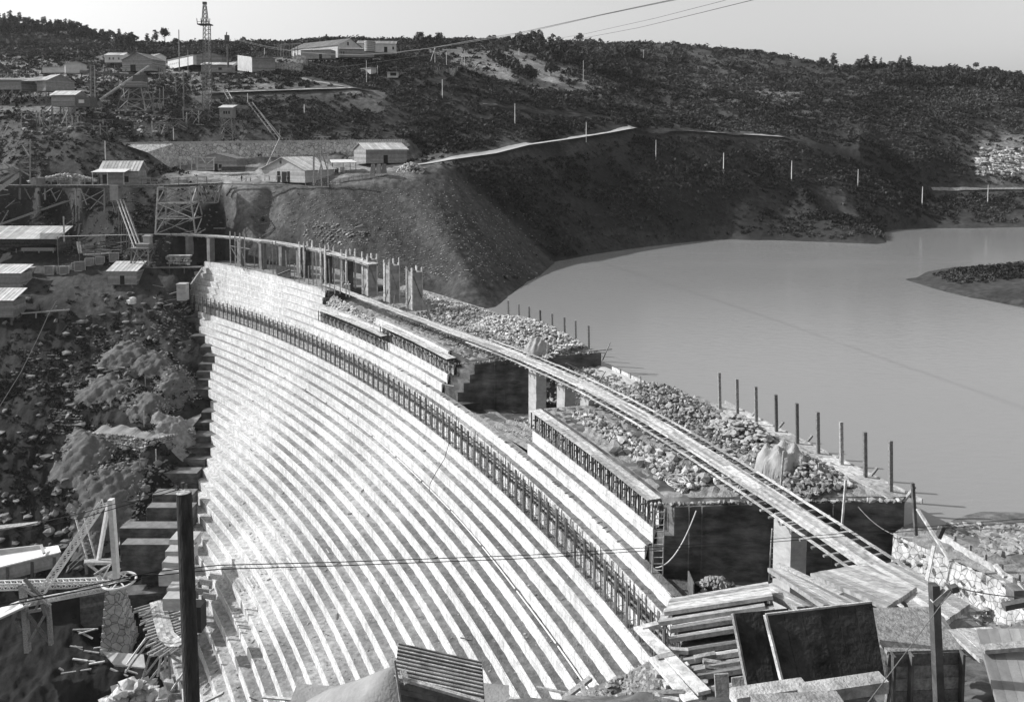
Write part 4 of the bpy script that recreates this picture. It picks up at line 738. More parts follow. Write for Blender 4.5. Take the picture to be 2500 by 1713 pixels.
# ------------------------------------------------------------------ shrubs (ground cover nobody could count)
def leafball(mb_v, mb_f, c, r, n, rs, flat=.8):
    o = len(mb_v)
    for i in range(n):
        th = random.uniform(0, 6.283); ph = math.acos(random.uniform(-.25, 1)); q = r * random.uniform(.55, 1)
        p = Vector((c[0] + q * math.sin(ph) * math.cos(th), c[1] + q * math.sin(ph) * math.sin(th), c[2] + q * math.cos(ph) * flat)); s = r * rs
        for _ in range(3): mb_v.append(p + Vector((random.uniform(-s, s), random.uniform(-s, s), random.uniform(-s, s))))
        mb_f.append((o + 3 * i, o + 3 * i + 1, o + 3 * i + 2))
protos = []
for _ in range(8):
    v, f = [], []; leafball(v, f, (0, 0, 0), 1.0, 24, .55); protos.append(np.array([list(p) for p in v], dtype=np.float32))
def scatter(name, label, m, N, dmin, dmax, rmin, rmax, cond, seed, up=.2):
    r = np.random.default_rng(seed); u = r.uniform(us[0] + .02, us[-1] - .02, N); wv = r.uniform(math.log(dmin), math.log(dmax), N)
    i = ((u - us[0]) / (us[1] - us[0])).astype(int).clip(0, NU - 1); j = ((wv - ws[0]) / (ws[1] - ws[0])).astype(int).clip(0, NW - 1)
    y = np.exp(wv); x = u * y; z = H[j, i]; clump = fbm(x / 11, y / 11, 3, 77) * .9 + .5
    ok = (r.uniform(0, 1, N) < SH[j, i] * np.clip(clump * 1.5, .15, 1)) & cond(x, y, z); x, y, z = x[ok], y[ok], z[ok]; n = len(x)
    rad = r.uniform(rmin, rmax, n) * np.clip(y / 300, .6, 1.5); a = r.uniform(0, 6.283, n); V = []; RV = []
    ks = r.integers(0, len(protos), n); rv = np.clip(.5 + fbm(x / 22, y / 22, 3, 55) * 1.1 + r.uniform(-.3, .3, n), 0, 1)
    for k, P in enumerate(protos):
        s = ks == k; c_, s_ = np.cos(a[s])[:, None], np.sin(a[s])[:, None]; R = rad[s][:, None]
        X = x[s][:, None] + R * (P[None, :, 0] * c_ - P[None, :, 1] * s_); Y = y[s][:, None] + R * (P[None, :, 0] * s_ + P[None, :, 1] * c_); Zz = z[s][:, None] + R * (P[None, :, 2] + up)
        V.append(np.stack([X, Y, Zz], -1).reshape(-1, 3)); RV.append(np.repeat(np.clip(rv[s][:, None] + r.uniform(-.3, .3, (s.sum(), len(P) // 3)), 0, 1).ravel(), 1))
    V = np.concatenate(V).astype(np.float32); RV = np.concatenate(RV).astype(np.float32); nf = len(V) // 3
    me = bpy.data.meshes.new(name); me.vertices.add(len(V)); me.vertices.foreach_set('co', V.ravel()); me.loops.add(len(V)); me.loops.foreach_set('vertex_index', np.arange(len(V), dtype=np.int32))
    me.polygons.add(nf); me.polygons.foreach_set('loop_start', np.arange(0, len(V), 3, dtype=np.int32)); me.update(calc_edges=True)
    at = me.attributes.new('rv', 'FLOAT', 'FACE'); at.data.foreach_set('value', RV); me.materials.append(M[m]); o = bpy.data.objects.new(name, me); C.objects.link(o)
    tag(o, label, 'shrubs', None, 'stuff'); return o
scatter('shrubs', 'dense dark evergreen scrub covering the hillsides round the lake', 'leaf', 170000, 195, 560, .55, 1.35, lambda x, y, z: z > WATER + .8, 5)
scatter('shrubs', 'low dark scrub on the far skyline hills', 'leaf', 16000, 480, 720, .9, 2.0, lambda x, y, z: z > WATER + .8, 6)
scatter('undergrowth', 'dark bushes and weeds on the steep bank left of the dam', 'leaf_dark', 60000, 105, 207, .35, 1.5, lambda x, y, z: (x < -55), 8)

# ------------------------------------------------------------------ trees one can tell apart
def make_tree(kind):
    h, cw, base, n = {'round': (5.5, 3.0, .2, 420), 'pine': (7.5, 2.3, .2, 400), 'umbrella': (7, 2.7, .5, 300), 'tall': (8.5, 1.9, .15, 400)}[kind]
    t = thing('tree', 'tree', 'tree', (0, -400, -200)); o = t.location.copy(); mb = MB(); mb.tube(o - Z * .8, o + Z * h * .6, .22, 6, .1)
    for i in range(5): a = i * 1.3; z = h * (.35 + .08 * i); mb.tube(o + Z * z, o + Vector((math.cos(a) * cw * .6, math.sin(a) * cw * .6, z + h * .16)), .09, 5, .03)
    mb.build('trunk', 'bark', t); v, f = [], []
    for i in range(9):
        q = i / 8; zc = h * lerp(base + .12, .9, q); rr = cw * (1 - .55 * q) if kind != 'umbrella' else cw * (1 - .3 * abs(q - .4)); a = random.uniform(0, 6.28); d = rr * random.uniform(.15, .55)
        leafball(v, f, (math.cos(a) * d, math.sin(a) * d, zc), rr * random.uniform(.55, .8), n // 9, .42)
    mb = MB(); mb.v = [p + o for p in v]; k = 0; mb.f = []
    mb.f = [(3 * i, 3 * i + 1, 3 * i + 2) for i in range(len(v) // 3)]; mb.r = [random.random() for _ in mb.f]; mb.build('crown', 'leaf', t); return t
KP = {k: make_tree(k) for k in ('round', 'pine', 'umbrella', 'tall')}; used = set()
def tree(kind, px, py, d0, d1, s, label, group):
    p = onground(px, py, d0, d1)
    if kind not in used: used.add(kind); t = KP[kind]; t.location = p; t.rotation_euler = (0, 0, random.uniform(0, 6)); t.scale = (s,) * 3
    else: t = dup(KP[kind], p, random.uniform(0, 6.28), None, s)
    t['label'] = label; t['group'] = group
L1, G1 = 'dark bushy tree standing in the wood along the left skyline', 'trees along the left skyline'
for x in range(2, 330, 11):
    for yy in (0, 14): tree(random.choice(('round', 'round', 'pine')), x + random.uniform(-5, 5), 62 + (max(0, x - 90) * .18) + yy + random.uniform(-3, 3), 420, 800, random.uniform(.9, 1.5), L1, G1)
for x, y, k, s, l in ((300, 106, 'round', 1.1, 'low round tree left of the three open skyline pines'), (322, 107, 'round', 1.4, 'broad round tree at the end of the left skyline wood'), (360, 110, 'pine', 1.1, 'first of the small open pines on the left skyline'), (380, 110, 'pine', 1.4, 'pointed pine beside the umbrella pine on the left skyline'), (403, 111, 'umbrella', 1.5, 'open umbrella pine alone on the left skyline'), (430, 112, 'round', .9, 'last low tree before the tall bare pole on the skyline'), (594, 106, 'round', 1.2, 'lone round tree on the skyline right of the lattice masts'), (672, 108, 'round', .8, 'small tree on the skyline left of the big workshop')): tree(k, x, y, 430, 800, s, l, 'skyline trees')
L2, G2 = 'round dark tree dotted about the distant pale field below the middle skyline', 'field trees below the middle skyline'
for x, y, s in ((1027, 112, 1.5), (1050, 115, 1.3), (1070, 116, 1.6), (1112, 112, .9), (1195, 103, .8), (1207, 102, .8), (1240, 108, 1), (1270, 110, 1.6), (1300, 112, 1.8), (1318, 112, 1.5), (1415, 104, 1.3), (1465, 104, .8), (1205, 150, 1.2), (1218, 160, 1.6), (1240, 175, 1.5), (1258, 182, 1.5), (1265, 192, 1.3), (1288, 195, 1.4), (1300, 200, 1.2), (1355, 152, 2.2), (1345, 188, 1.5), (1385, 145, 1.6)): tree('round', x, y, 380, 800, s, L2, G2)
L3, G3 = 'dark tree in the thick copse at the right edge of the pale field', 'copse beside the pale field'
for i in range(46): x = random.uniform(1270, 1560); y = 128 + (x - 1290) * .12 + random.uniform(-14, 42) * min(1, (x - 1260) / 120); tree(random.choice(('round', 'pine', 'round')), x, y, 380, 800, random.uniform(1.2, 2.0), L3, G3)
L4, G4 = 'dark tree in the wood along the right skyline', 'trees along the right skyline'
for i in range(60): x = random.uniform(2080, 2500); tree(random.choice(('round', 'round', 'pine')), x, 170 + (x - 2080) * .035 + random.uniform(-2, 40) * (x > 2150) , 440, 800, random.uniform(.9, 1.5), L4, G4)
for x, y, k, s, l in ((2008, 172, 'round', 1.7, 'left of two windblown trees standing above the right ridge notch'), (2035, 172, 'pine', 1.7, 'right of two windblown trees standing above the right ridge notch'), (2382, 176, 'umbrella', 1.3, 'lone umbrella shaped tree above the right skyline wood'), (2150, 166, 'tall', .9, 'thin single tree at the left end of the right skyline wood'), (2197, 168, 'tall', 1.1, 'pointed tree standing above its neighbours on the right skyline')): tree(k, x, y, 440, 800, s, l, 'skyline trees')

# telegraph poles across the hillside
tp = None
for i, (x, y0, y1, lab) in enumerate(((1080, 245, 199, 'first from the left, above the upper road'), (1257, 305, 258, 'second from the left, on the dark slope'), (1431, 350, 304, 'third from the left, beside the white road'), (1601, 393, 347, 'fourth from the left, below the retaining road edge'), (1766, 424, 378, 'fifth from the left, in dark scrub above the lake'), (1932, 446, 397, 'sixth from the left, in dark scrub above the lake'), (2094, 461, 418, 'seventh from the left, on the low spur'), (2251, 505, 460, 'eighth from the left, at the mouth of the side valley'), (2411, 499, 456, 'rightmost, above the thin lakeside path'))):
    p = onground(x, y0, 225, 420); h = toz(x, y1, p) - p.z + .8; t = thing('telegraph_pole', 'pale slender telegraph pole: ' + lab, 'telegraph pole', p, 'telegraph poles along the lake slope')
    MB().tube(p - Z * .5, p + Z * h, .2, 6, .14).build('shaft', 'iron_pale', t); mb = MB(); mb.beam(p + Z * (h - .5) - Vector((.35, 0, 0)), p + Z * (h - .5) + Vector((.35, 0, 0)), .12, .12); mb.tube(p + Z * (h - .1), p + Z * (h + .35), .12, 6); mb.build('crossarm', 'iron', t)
for x, y0, y1, l in ((895, 205, 148, 'pale pole standing on the dark slope below the workshop terrace'), (911, 150, 112, 'short pole rising beside the water tank'), (1062, 160, 115, 'aerial line pole with a stay right of the workshop'), (1090, 165, 128, 'short pole near the picket fence on the ridge'), (1134, 165, 122, 'tall pole with a leaning stay on the ridge edge'), (1170, 172, 158, 'short pole with stays beyond the ridge edge'), (1267, 135, 118, 'small pole in the pale field'), (1350, 128, 106, 'small pole by the copse'), (1424, 200, 148, 'thin pole with a crossbar standing in front of the copse'), (1571, 140, 122, 'small distant pole right of the copse'), (743, 280, 255, 'short stub pole on the dark slope below the upper road'), (605, 250, 228, 'short pole beside the upper road'), (646, 140, 118, 'thin pole left of the workshop'), (922, 186, 160, 'short pole between the two little huts'), (424, 345, 312, 'thin white pole above the retaining wall'), (258, 395, 344, 'slender white pole on the dark mound')):
    p = onground(x, y0, 235, 520); h = max(3, toz(x, y1, p) - p.z); tag(MB().tube(p - Z * .5, p + Z * h, .16, 6, .12).build('pole', 'iron_pale'), l, 'pole')
    if 'stay' in l: q = p + Vector((-2.6, 0, 0)); q.z = ground(q.x, q.y); tag(MB().tube(q, p + Z * h * .95, .1, 5).build('stay_pole', 'iron_pale'), 'leaning stay of the ' + l.split(' with')[0], 'pole')
# loose stones: scree slope, outcrops
def stones(name, label, pxs, n, rr, m='stone', d0=150, d1=450, flat=.5):
    mb = MB()
    for _ in range(n):
        (x0, y0, x1, y1) = random.choice(pxs); p = onground(random.uniform(x0, x1), random.uniform(y0, y1), d0, d1); mb.rock(p, random.uniform(*rr), flat)
    o = mb.build(name, m); tag(o, label, 'stones', None, 'stuff')
# ------------------------------------------------------------------ houses and sheds
def house(name, label, A, B, dep, h, rise, ridge='x', over=.45, wall='board', roof='roof', doors=(), wins=(), group=None, gables=True, openfront=False, cat=None, sidewins=(), stilts=0, top=None):
    A = Vector(A); B = Vector(B); z = min(A.z, B.z); A.z = B.z = z; X = (B - A); Wd = X.length; X.normalize(); Y = Vector((-X.y, X.x, 0)); t = thing(name, label, cat or name.split('_')[-1], (A + B) / 2, group)
    P = lambda x, y, q: A + X * x + Y * y + Z * q
    mb = MB(); nl = max(3, int(h / .45))
    fl = [(0, 0, Wd, 0), (Wd, 0, Wd, dep), (Wd, dep, 0, dep), (0, dep, 0, 0)]
    if openfront: fl = fl[1:]
    for x0, y0, x1, y1 in fl:
        for i in range(nl): q = h * (i + .5) / nl; mb.beam(P(x0, y0, q), P(x1, y1, q), .12, h / nl - .012, Z)
    if rise and gables:
        if ridge == 'x': g = [((0, 0), (0, dep), (0, dep / 2)), ((Wd, 0), (Wd, dep), (Wd, dep / 2))]
        else: g = [((0, 0), (Wd, 0), (Wd / 2, 0)), ((0, dep), (Wd, dep), (Wd / 2, dep))]
        if ridge in 'xy' :
            for a, b, c in g: mb.add([P(*a, h), P(*b, h), P(*c, h + rise)], [(0, 1, 2)])
        else: pass
    mb.build('wall', wall, t); o = over; mb = MB()
    def slope(a, b, c, d):                       # strips of sheet: a,b eave; c,d ridge
        a, b, c, d = [Vector(v) for v in (a, b, c, d)]; n = max(4, int((b - a).length / 1.0))
        for i in range(n):
            u, v = i / n, (i + 1) / n; mb.slab([a.lerp(b, u), a.lerp(b, v) , d.lerp(c, v), d.lerp(c, u)], .09)
            if i: mb.beam(a.lerp(b, u) + Z * .04, d.lerp(c, u) + Z * .04, .09, .07)
    if ridge == 'x':
        k = rise / (dep / 2); slope(P(-o, -o, h - k * o), P(Wd + o, -o, h - k * o), P(Wd + o, dep / 2, h + rise), P(-o, dep / 2, h + rise)); slope(P(Wd + o, dep + o, h - k * o), P(-o, dep + o, h - k * o), P(-o, dep / 2, h + rise), P(Wd + o, dep / 2, h + rise))
    elif ridge == 'y':
        k = rise / (Wd / 2); slope(P(-o, dep + o, h - k * o), P(-o, -o, h - k * o), P(Wd / 2, -o, h + rise), P(Wd / 2, dep + o, h + rise)); slope(P(Wd + o, -o, h - k * o), P(Wd + o, dep + o, h - k * o), P(Wd / 2, dep + o, h + rise), P(Wd / 2, -o, h + rise))
    else: slope(P(-o, -o, h + .06), P(Wd + o, -o, h + .06), P(Wd + o, dep + o, h + rise + .06), P(-o, dep + o, h + rise + .06))
    mb.build('roof', roof, t)
    for x, w_, q, hh in doors: m2 = MB(); m2.slab([P(x, -.09, q), P(x + w_, -.09, q), P(x + w_, -.09, q + hh), P(x, -.09, q + hh)], .05); d = m2.build('door', 'dark', t)
    for x, w_, q, hh in wins:
        m2 = MB(); m2.slab([P(x, -.08, q), P(x + w_, -.08, q), P(x + w_, -.08, q + hh), P(x, -.08, q + hh)], .04); wn = m2.build('window', 'dark', t); m2 = MB(); m2.beam(P(x - .05, -.13, q), P(x + w_ + .05, -.13, q), .08, .1); m2.beam(P(x + w_ / 2, -.13, q), P(x + w_ / 2, -.13, q + hh), .06, .06); m2.build('frame', wall, wn)
    for sx, y, w_, q, hh in sidewins:
        xx = -.08 if sx < 0 else Wd + .08; m2 = MB(); m2.slab([P(xx, y, q), P(xx, y + w_, q), P(xx, y + w_, q + hh), P(xx, y, q + hh)][::(-1 if sx < 0 else 1)], .04); m2.build('window', 'dark', t)
    if stilts:
        for x in np.linspace(0, Wd, max(2, int(Wd / 2.6))):
            for y in (0, dep): MB().beam(P(x, y, -stilts), P(x, y, 0), .25, .25).build('stilt', 'wood', t)
        mb = MB(); n = max(2, int(Wd / 2.6)); xs = np.linspace(0, Wd, n)
        for i in range(n - 1): mb.beam(P(xs[i], 0, -stilts), P(xs[i + 1], 0, -.1), .15, .12); mb.beam(P(xs[i + 1], 0, -stilts), P(xs[i], 0, -.1), .12, .12)
        mb.build('bracing', 'wood', t)
    t['_'] = 0; del t['_']; return t, P
def truss(name, label, cat, lines, w=.22, m='wood', group=None, part='timber'):
    t = thing(name, label, cat, lines[0][0], group)
    for i, l in enumerate(lines):
        mb = MB(); mb.beam(l[0], l[1], l[2] if len(l) > 2 else w, l[2] if len(l) > 2 else w); mb.build(part, m, t)
        if i > 96: break
    return t
def bent(name, label, cat, top, bot, wt, wb, dt, db, lv=2, m='wood', w=.26, group=None):
    t = thing(name, label, cat, bot, group); T, B = Vector(top), Vector(bot); c = {}
    for i in range(lv + 1):
        f = i / lv; o = B.lerp(T, f); a, b = lerp(wb, wt, f) / 2, lerp(db, dt, f) / 2
        for sx in (-1, 1):
            for sy in (-1, 1): c[i, sx, sy] = o + Vector((sx * a, sy * b, 0))
    for sx in (-1, 1):
        for sy in (-1, 1): MB().beam(c[0, sx, sy], c[lv, sx, sy], w, w).build('leg', m, t)
    for i in range(lv + 1):
        mb = MB()
        for sy in (-1, 1): mb.beam(c[i, -1, sy], c[i, 1, sy], w * .8, w * .8)
        for sx in (-1, 1): mb.beam(c[i, sx, -1], c[i, sx, 1], w * .8, w * .8)
        mb.build('ledger', m, t)
    for i in range(lv):
        for sy in (-1, 1): mb = MB(); mb.beam(c[i, -1, sy], c[i + 1, 1, sy], w * .6, w * .6); mb.beam(c[i, 1, sy], c[i + 1, -1, sy], w * .6, w * .6); mb.build('cross_brace', m, t)
        for sx in (-1, 1): mb = MB(); mb.beam(c[i, sx, -1], c[i + 1, sx, 1], w * .6, w * .6); mb.build('side_brace', m, t)
    return t, c
# work terrace
A, B = D(640, 443, 236), D(745, 446.5, 228)
house('gabled_hut', 'pale board hut with a lit gable, double door and corrugated roof at the terrace edge', A, B, 13, 4.0, 3.6, 'y', .7, 'board_pale', 'roof', doors=((6.3, 1.2, 0, 3.3), (8.2, 2.0, 0, 3.2), (10.4, 1.0, 0, 3.3)), wins=((7.4, .7, 5.6, .9),))
A, B = D(894, 399, 246), D(994, 395.5, 254)
house('store_hut', 'board store hut with a bright corrugated roof and one dark door before the retaining wall', A, B, 10, 4.6, 2.0, 'x', .5, 'board', 'roof', doors=((6.0, 1.5, 0, 2.6),))
A, B = D(478, 416, 254), D(578, 414, 252)
house('workshop_hut', 'low broad gabled hut with an open timber porch below the watch tower', A, B, 6, 4.0, 1.7, 'y', .4, 'board', 'board', doors=((6.2, 1.6, 0, 2.2), (8.2, 1.0, .8, 1.2)))
truss('porch_frame', 'pale open timber porch frame with knee braces in front of the low gabled hut', 'timber frame', [(D(482, 416, 249), D(481, 384, 249), .3), (D(502, 417, 249), D(502, 384, 249), .3), (D(522, 417, 249), D(522, 386, 249), .3), (D(479, 384, 249), D(526, 385, 249), .3), (D(482, 398, 249), D(492, 386, 249)), (D(502, 398, 249), D(492, 386, 249)), (D(506, 400, 249), D(522, 388, 249)), (D(440, 416, 256), D(440, 386, 256)), (D(468, 416, 256), D(468, 386, 256))], .22, 'wood_pale')
t = thing('open_shelter', 'open lean-to shelter with a bright sheet roof right of the gabled hut', 'shelter', D(840, 420, 240)); mb = MB(); mb.slab([D(809, 397, 240), D(872, 396, 239), D(858, 389, 246), D(805, 390, 246)], .15); mb.build('roof', 'roof', t)
for x, y in ((812, 424), (838, 423), (869, 420), (855, 415)): p = D(x, y, 240.5); MB().beam(p - Z * .3, Vector((p.x, p.y, toz(x, 396, p))), .2, .2).build('post', 'wood', t)
for x, l in ((822, 'dark barrel under the lean-to shelter, left'), (836, 'pale crate under the lean-to shelter')): p = D(x, 421, 241); mb = MB(); (mb.tube(p, p + Z * 1.4, .6, 10) if 'barrel' in l else mb.box(p, (1.2, 1, 1.6))); mb.beam(p + Z * .7 - Vector((.65, 0, 0)), p + Z * .7 + Vector((.65, 0, 0)), 1.3, .1); tag(mb.build('barrel' if 'barrel' in l else 'crate', 'iron' if 'barrel' in l else 'wood_pale'), l, 'barrel' if 'barrel' in l else 'crate')
# retaining wall
t = thing('retaining_wall', 'long rubble retaining wall with a notched white coping behind the work terrace', 'wall', D(700, 400, 261)); mb = MB(); wp = [(425, 418, 350.5, 260), (560, 414, 349, 261), (700, 406, 347.5, 262), (850, 402, 346, 262), (985, 398, 345, 262)]
for i in range(len(wp) - 1):
    a, b = wp[i], wp[i + 1]; p0, p1, q0, q1 = D(a[0], a[1], a[3] - 1.2), D(b[0], b[1], b[3] - 1.2), D(a[0], a[2], a[3]), D(b[0], b[2], b[3]); mb.add([p0, p1, q1, q0, q0 + Vector((0, 2, 0)), q1 + Vector((0, 2, 0))], [(0, 1, 2, 3), (3, 2, 5, 4)])
mb.build('face', 'rubwall', t); mb = MB(); mb.add([D(300, 352, 257), D(425, 350.5, 260), D(432, 418, 258.8), D(400, 400, 256), D(360, 372, 255)], [(0, 4, 3, 2, 1)]); mb.build('return_face', 'rubwall_pale', t)  # left return coloured paler because that side faces the sun
mb = MB(); mb.add([D(985, 345, 262), D(1000, 352, 264), D(1012, 376, 265), D(1008, 398, 262), D(985, 398, 261)], [(0, 4, 3, 2, 1)]); mb.build('return_face', 'rubwall', t)
mb = MB(); cpth = along([D(300, 352, 257)] + [D(a[0], a[2], a[3]) for a in wp], 118)
for i in range(119): mb.box(cpth[i] - Z * .1 + Vector((0, .6, 0)), (.55, .7, .75 + random.uniform(-.06, .06)))
for i in range(118): mb.beam(cpth[i] + Vector((0, .5, 0)), cpth[i + 1] + Vector((0, .5, 0)), 1.1, .25)
mb.build('coping', 'concrete_pale', t)
# watch tower
p = D(558, 352, 268); zt = toz(558, 288, p); t, c = bent('watch_tower', 'small windowed cabin on tall timber legs above the retaining wall', 'watch tower', (p.x, p.y, zt), p, 3.4, 4.4, 3, 3.6, 3, 'wood', .24)
mb = MB(); q = Vector((p.x, p.y, zt)); mb.box(q, (4.2, 3.6, 3.3)); mb.build('cabin', 'board', t); mb = MB(); mb.slab([q + Vector((-2.6, -2.3, 3.5)), q + Vector((2.6, -2.3, 3.5)), q + Vector((2.6, 2.3, 4.6)), q + Vector((-2.6, 2.3, 4.6))], .12); mb.build('roof', 'roof', t)
mb = MB(); mb.box(q + Vector((-2.12, 0, 0)), (.06, 3.6, 3.3)); mb.build('end_board', 'plaster', t)
for x in (-.9, -.1, .8): mb = MB(); mb.slab([q + Vector((x, -1.83, 1.3)), q + Vector((x + .55, -1.83, 1.3)), q + Vector((x + .55, -1.83, 2.3)), q + Vector((x, -1.83, 2.3))], .03); mb.build('window', 'dark', t)
truss('ramp_frame', 'slanting timber stair and platform frame against the retaining wall', 'ramp', [(D(644, 420, 255), D(683, 338, 259), .35), (D(661, 396, 256), D(661, 362, 257)), (D(684, 412, 256), D(682, 318, 259)), (D(707, 398, 257), D(706, 335, 259)), (D(683, 336, 259), D(708, 336, 259), .4), (D(683, 347, 259), D(708, 347, 259)), (D(691, 336, 259), D(691, 347, 259)), (D(699, 336, 259), D(699, 347, 259)), (D(692, 374, 258), D(704, 352, 259)), (D(690, 376, 256), D(740, 384, 252))])
truss('winch_frame', 'low crossed timber frame standing on top of the retaining wall', 'frame', [(D(770, 345, 266), D(776, 333, 266)), (D(783, 346, 266), D(783, 333, 266)), (D(801, 346, 266), D(801, 334, 266)), (D(766, 334, 266), D(808, 334, 266)), (D(784, 345, 266), D(801, 335, 266)), (D(784, 335, 266), D(801, 345, 266))], .2)
truss('drilling_tripod', 'tall timber lifting frame with legs standing at the right corner of the gabled hut', 'tripod', [(D(766, 453, 227), D(766, 364, 228), .45), (D(785, 455, 226), D(782, 362, 228), .3), (D(801, 454, 226), D(800, 376, 228), .25), (D(764, 366, 228), D(784, 364, 228), .35), (D(764, 380, 228), D(802, 377, 228), .25), (D(766, 372, 228), D(784, 400, 227)), (D(785, 368, 228), D(802, 424, 227)), (D(770, 445, 227), D(784, 400, 228)), (D(748, 456, 226), D(803, 456, 226), .3), (D(746, 456, 226), D(746, 440, 227)), (D(764, 434, 227), D(802, 434, 227), .2), (D(790, 420, 227), D(778, 380, 228))], .22, 'wood_pale')
for i, (x, l) in enumerate(((911, 'leftmost'), (925, 'middle'), (938, 'rightmost'))):
    p = D(x, 424, 233); mb = MB(); mb.add([p + Vector(v) for v in ((-.9, -.6, 0), (.7, -.6, 0), (.7, .8, 0), (-.9, .8, 0), (-.5, -.5, 2.9), (.55, -.5, 2.9), (.55, .6, 2.9), (-.5, .6, 2.9))], [(0, 1, 5, 4), (1, 2, 6, 5), (2, 3, 7, 6), (3, 0, 4, 7), (4, 5, 6, 7)]); mb.beam(p + Vector((-.6, -.62, 0)), p + Vector((-.35, -.55, 2.9)), .14, .14); tag(mb.build('tipping_skip', 'wood'), l + ' of three upended skips standing in front of the store hut', 'skip', 'upended skips by the store hut')
mb = MB(); p = D(1002, 414, 238)
for _ in range(260): x, y = random.uniform(-4, 4), random.uniform(-2, 2); mb.rock(Vector((p.x + x, p.y + y, ground(p.x + x, p.y + y) + 2.2 * max(0, 1 - (x / 4) ** 2 - (y / 2) ** 2))), random.uniform(.2, .5))
tag(mb.build('stone_heap', 'stone_pale'), 'pale stone heap beside the white road at the terrace end', 'stone heap', None, 'stuff')
t = thing('picket_fence', 'low dark picket fence along the front edge of the work terrace', 'fence', D(860, 440, 230)); mb = MB(); fp = along([D(830, 441, 229), D(870, 437, 230), D(915, 430, 231.5)], 34)
for q in fp: q.z = ground(q.x, q.y); mb.beam(q, q + Z * 1.3, .16, .12)
mb.build('picket', 'wood', t); mb = MB(); mb.beam(fp[0] + Z * .9, fp[17] + Z * .9, .1, .12); mb.beam(fp[17] + Z * .9, fp[34] + Z * .9, .1, .12); mb.build('rail', 'wood', t)
t = thing('pipe_stack', 'stack of long dark pipes lying behind the sawhorses on the terrace', 'pipes', D(568, 414, 247)); 
for i in range(7): p = D(541, 418 - (i // 3) * 5, 246 + i % 3); MB().tube(p, p + Vector((7.4, .4, .1)), .33, 8).build('pipe', 'iron', t)
for i, (x, y, l) in enumerate(((606, 443, 'leftmost pale sawhorse on the terrace edge'), (652, 440, 'sawhorse left of the lit gable'), (680, 440, 'sawhorse in front of the lit gable'), (706, 441, 'sawhorse nearest the hut door'))):
    p = D(x, y, 231); t = thing('sawhorse', l, 'sawhorse', p, 'sawhorses on the terrace'); MB().beam(p + Z * 1.25 - Vector((.9, 0, 0)), p + Z * 1.25 + Vector((.9, 0, 0)), .18, .18).build('beam', 'wood_pale', t)
    for sx in (-.7, .7):
        for sy in (-.45, .45): MB().beam(p + Vector((sx, sy, -.1)), p + Vector((sx * .9, 0, 1.25)), .13, .13).build('leg', 'wood_pale', t)
tag(MB().beam(D(520, 449, 229), D(712, 451, 228), .5, .25).beam(D(700, 450, 228), D(760, 456, 226.5), .4, .25).build('edge_timber', 'wood'), 'long dark timber laid along the front edge of the terrace', 'timber')
stones('stones', 'small pale stones and offcuts scattered on the work terrace', [(560, 418, 640, 440), (540, 425, 640, 452), (760, 445, 830, 455), (920, 412, 1010, 434)], 160, (.1, .3), 'stone_pale', 215)
# ---------------- upper buildings
def hb(name, label, x0, y0, x1, y1, d0, d1, **k): return house(name, label, D(x0, y0, d0), D(x1, y1, d1), **k)
hb('workshop', 'large pale workshop with a tiled roof and gable on the hilltop terrace', 712, 146, 825, 141, 380, 362, dep=16, h=6.0, rise=3.8, ridge='x', wall='plaster', roof='roof_tile', wins=((2, 1, 2.5, 1.4), (17, 1, 2.5, 1.4), (22, 1, 1.2, 2)), sidewins=((1, 6, 1, 6.3, 1.6),))
hb('annex', 'low annex with a light roof along the foot of the large workshop', 735, 143, 808, 143, 356, 353, dep=5, h=4, rise=1.2, ridge='mono', wall='board', roof='roof', doors=((9, 1.4, 0, 2),), sidewins=())
hb('annex', 'small annex with a bright white end below the water tank', 829, 139, 912, 138, 357, 359, dep=5, h=3.6, rise=1.2, ridge='mono', wall='board', roof='roof_tile', wins=((.6, .5, .8, 1.6), (1.6, .5, .8, 1.6)))
hb('shed', 'long low roofed shed behind the water tank', 872, 127, 966, 127, 378, 380, dep=9, h=4, rise=2.6, ridge='mono', wall='plaster', roof='roof_tile', doors=((13, 1.6, 0, 2.6), (1, 1, 1.5, 1.4), (17, .8, 1.3, 1.4)))
p = D(903, 126, 352); t = thing('water_tank', 'round banded water tank between the workshop and the low shed', 'tank', p); r = 2.5; zt = toz(903, 101, p) - p.z; MB().tube(p, p + Z * zt, r, 20).build('shell', 'board_pale', t); mb = MB()
for i in range(5): mb.tube(p + Z * (zt * (i + .5) / 5.5), p + Z * (zt * (i + .5) / 5.5 + .18), r + .06, 20)
mb.build('hoop', 'iron', t)
hb('store', 'flat roofed block hut with a bright left end on the hillside terrace', 616, 176.5, 672, 177, 330, 333, dep=7, h=6.2, rise=.5, ridge='mono', wall='board', roof='roof')
tag(MB().add([D(580, 172, 336), D(616, 177, 330), D(616, 141, 330), D(580, 135, 336)], [(0, 1, 2, 3)]).add([D(580, 135, 336), D(616, 141, 330), D(616, 140, 336)], [(0, 1, 2)]).build('end_wall', 'plaster'), 'bright white slanting end wall left of the block hut', 'wall')
mb = MB(); mb.box(D(702, 176, 336) + Vector((0, 1.5, -.3)), (12, 4, 4.2)); mb.box(D(735, 160, 340), (5, 3, 4)); mb.box(D(690, 158, 337) + Vector((0, 1.5, .2)), (10, 3, .4)); tag(mb.build('terrace_wall', 'rubwall'), 'dark stone terrace wall stepping down right of the block hut', 'wall')
truss('roof_skeleton', 'skeleton of bare rafters at the left end of the large workshop', 'timber frame', [(D(678 + i * 7, 138, 350), D(680 + i * 6.6, 108, 352), .3) for i in range(8)] + [(D(676, 112, 352), D(735, 106, 352), .4), (D(690, 108, 351), D(740, 108, 353), .3)])
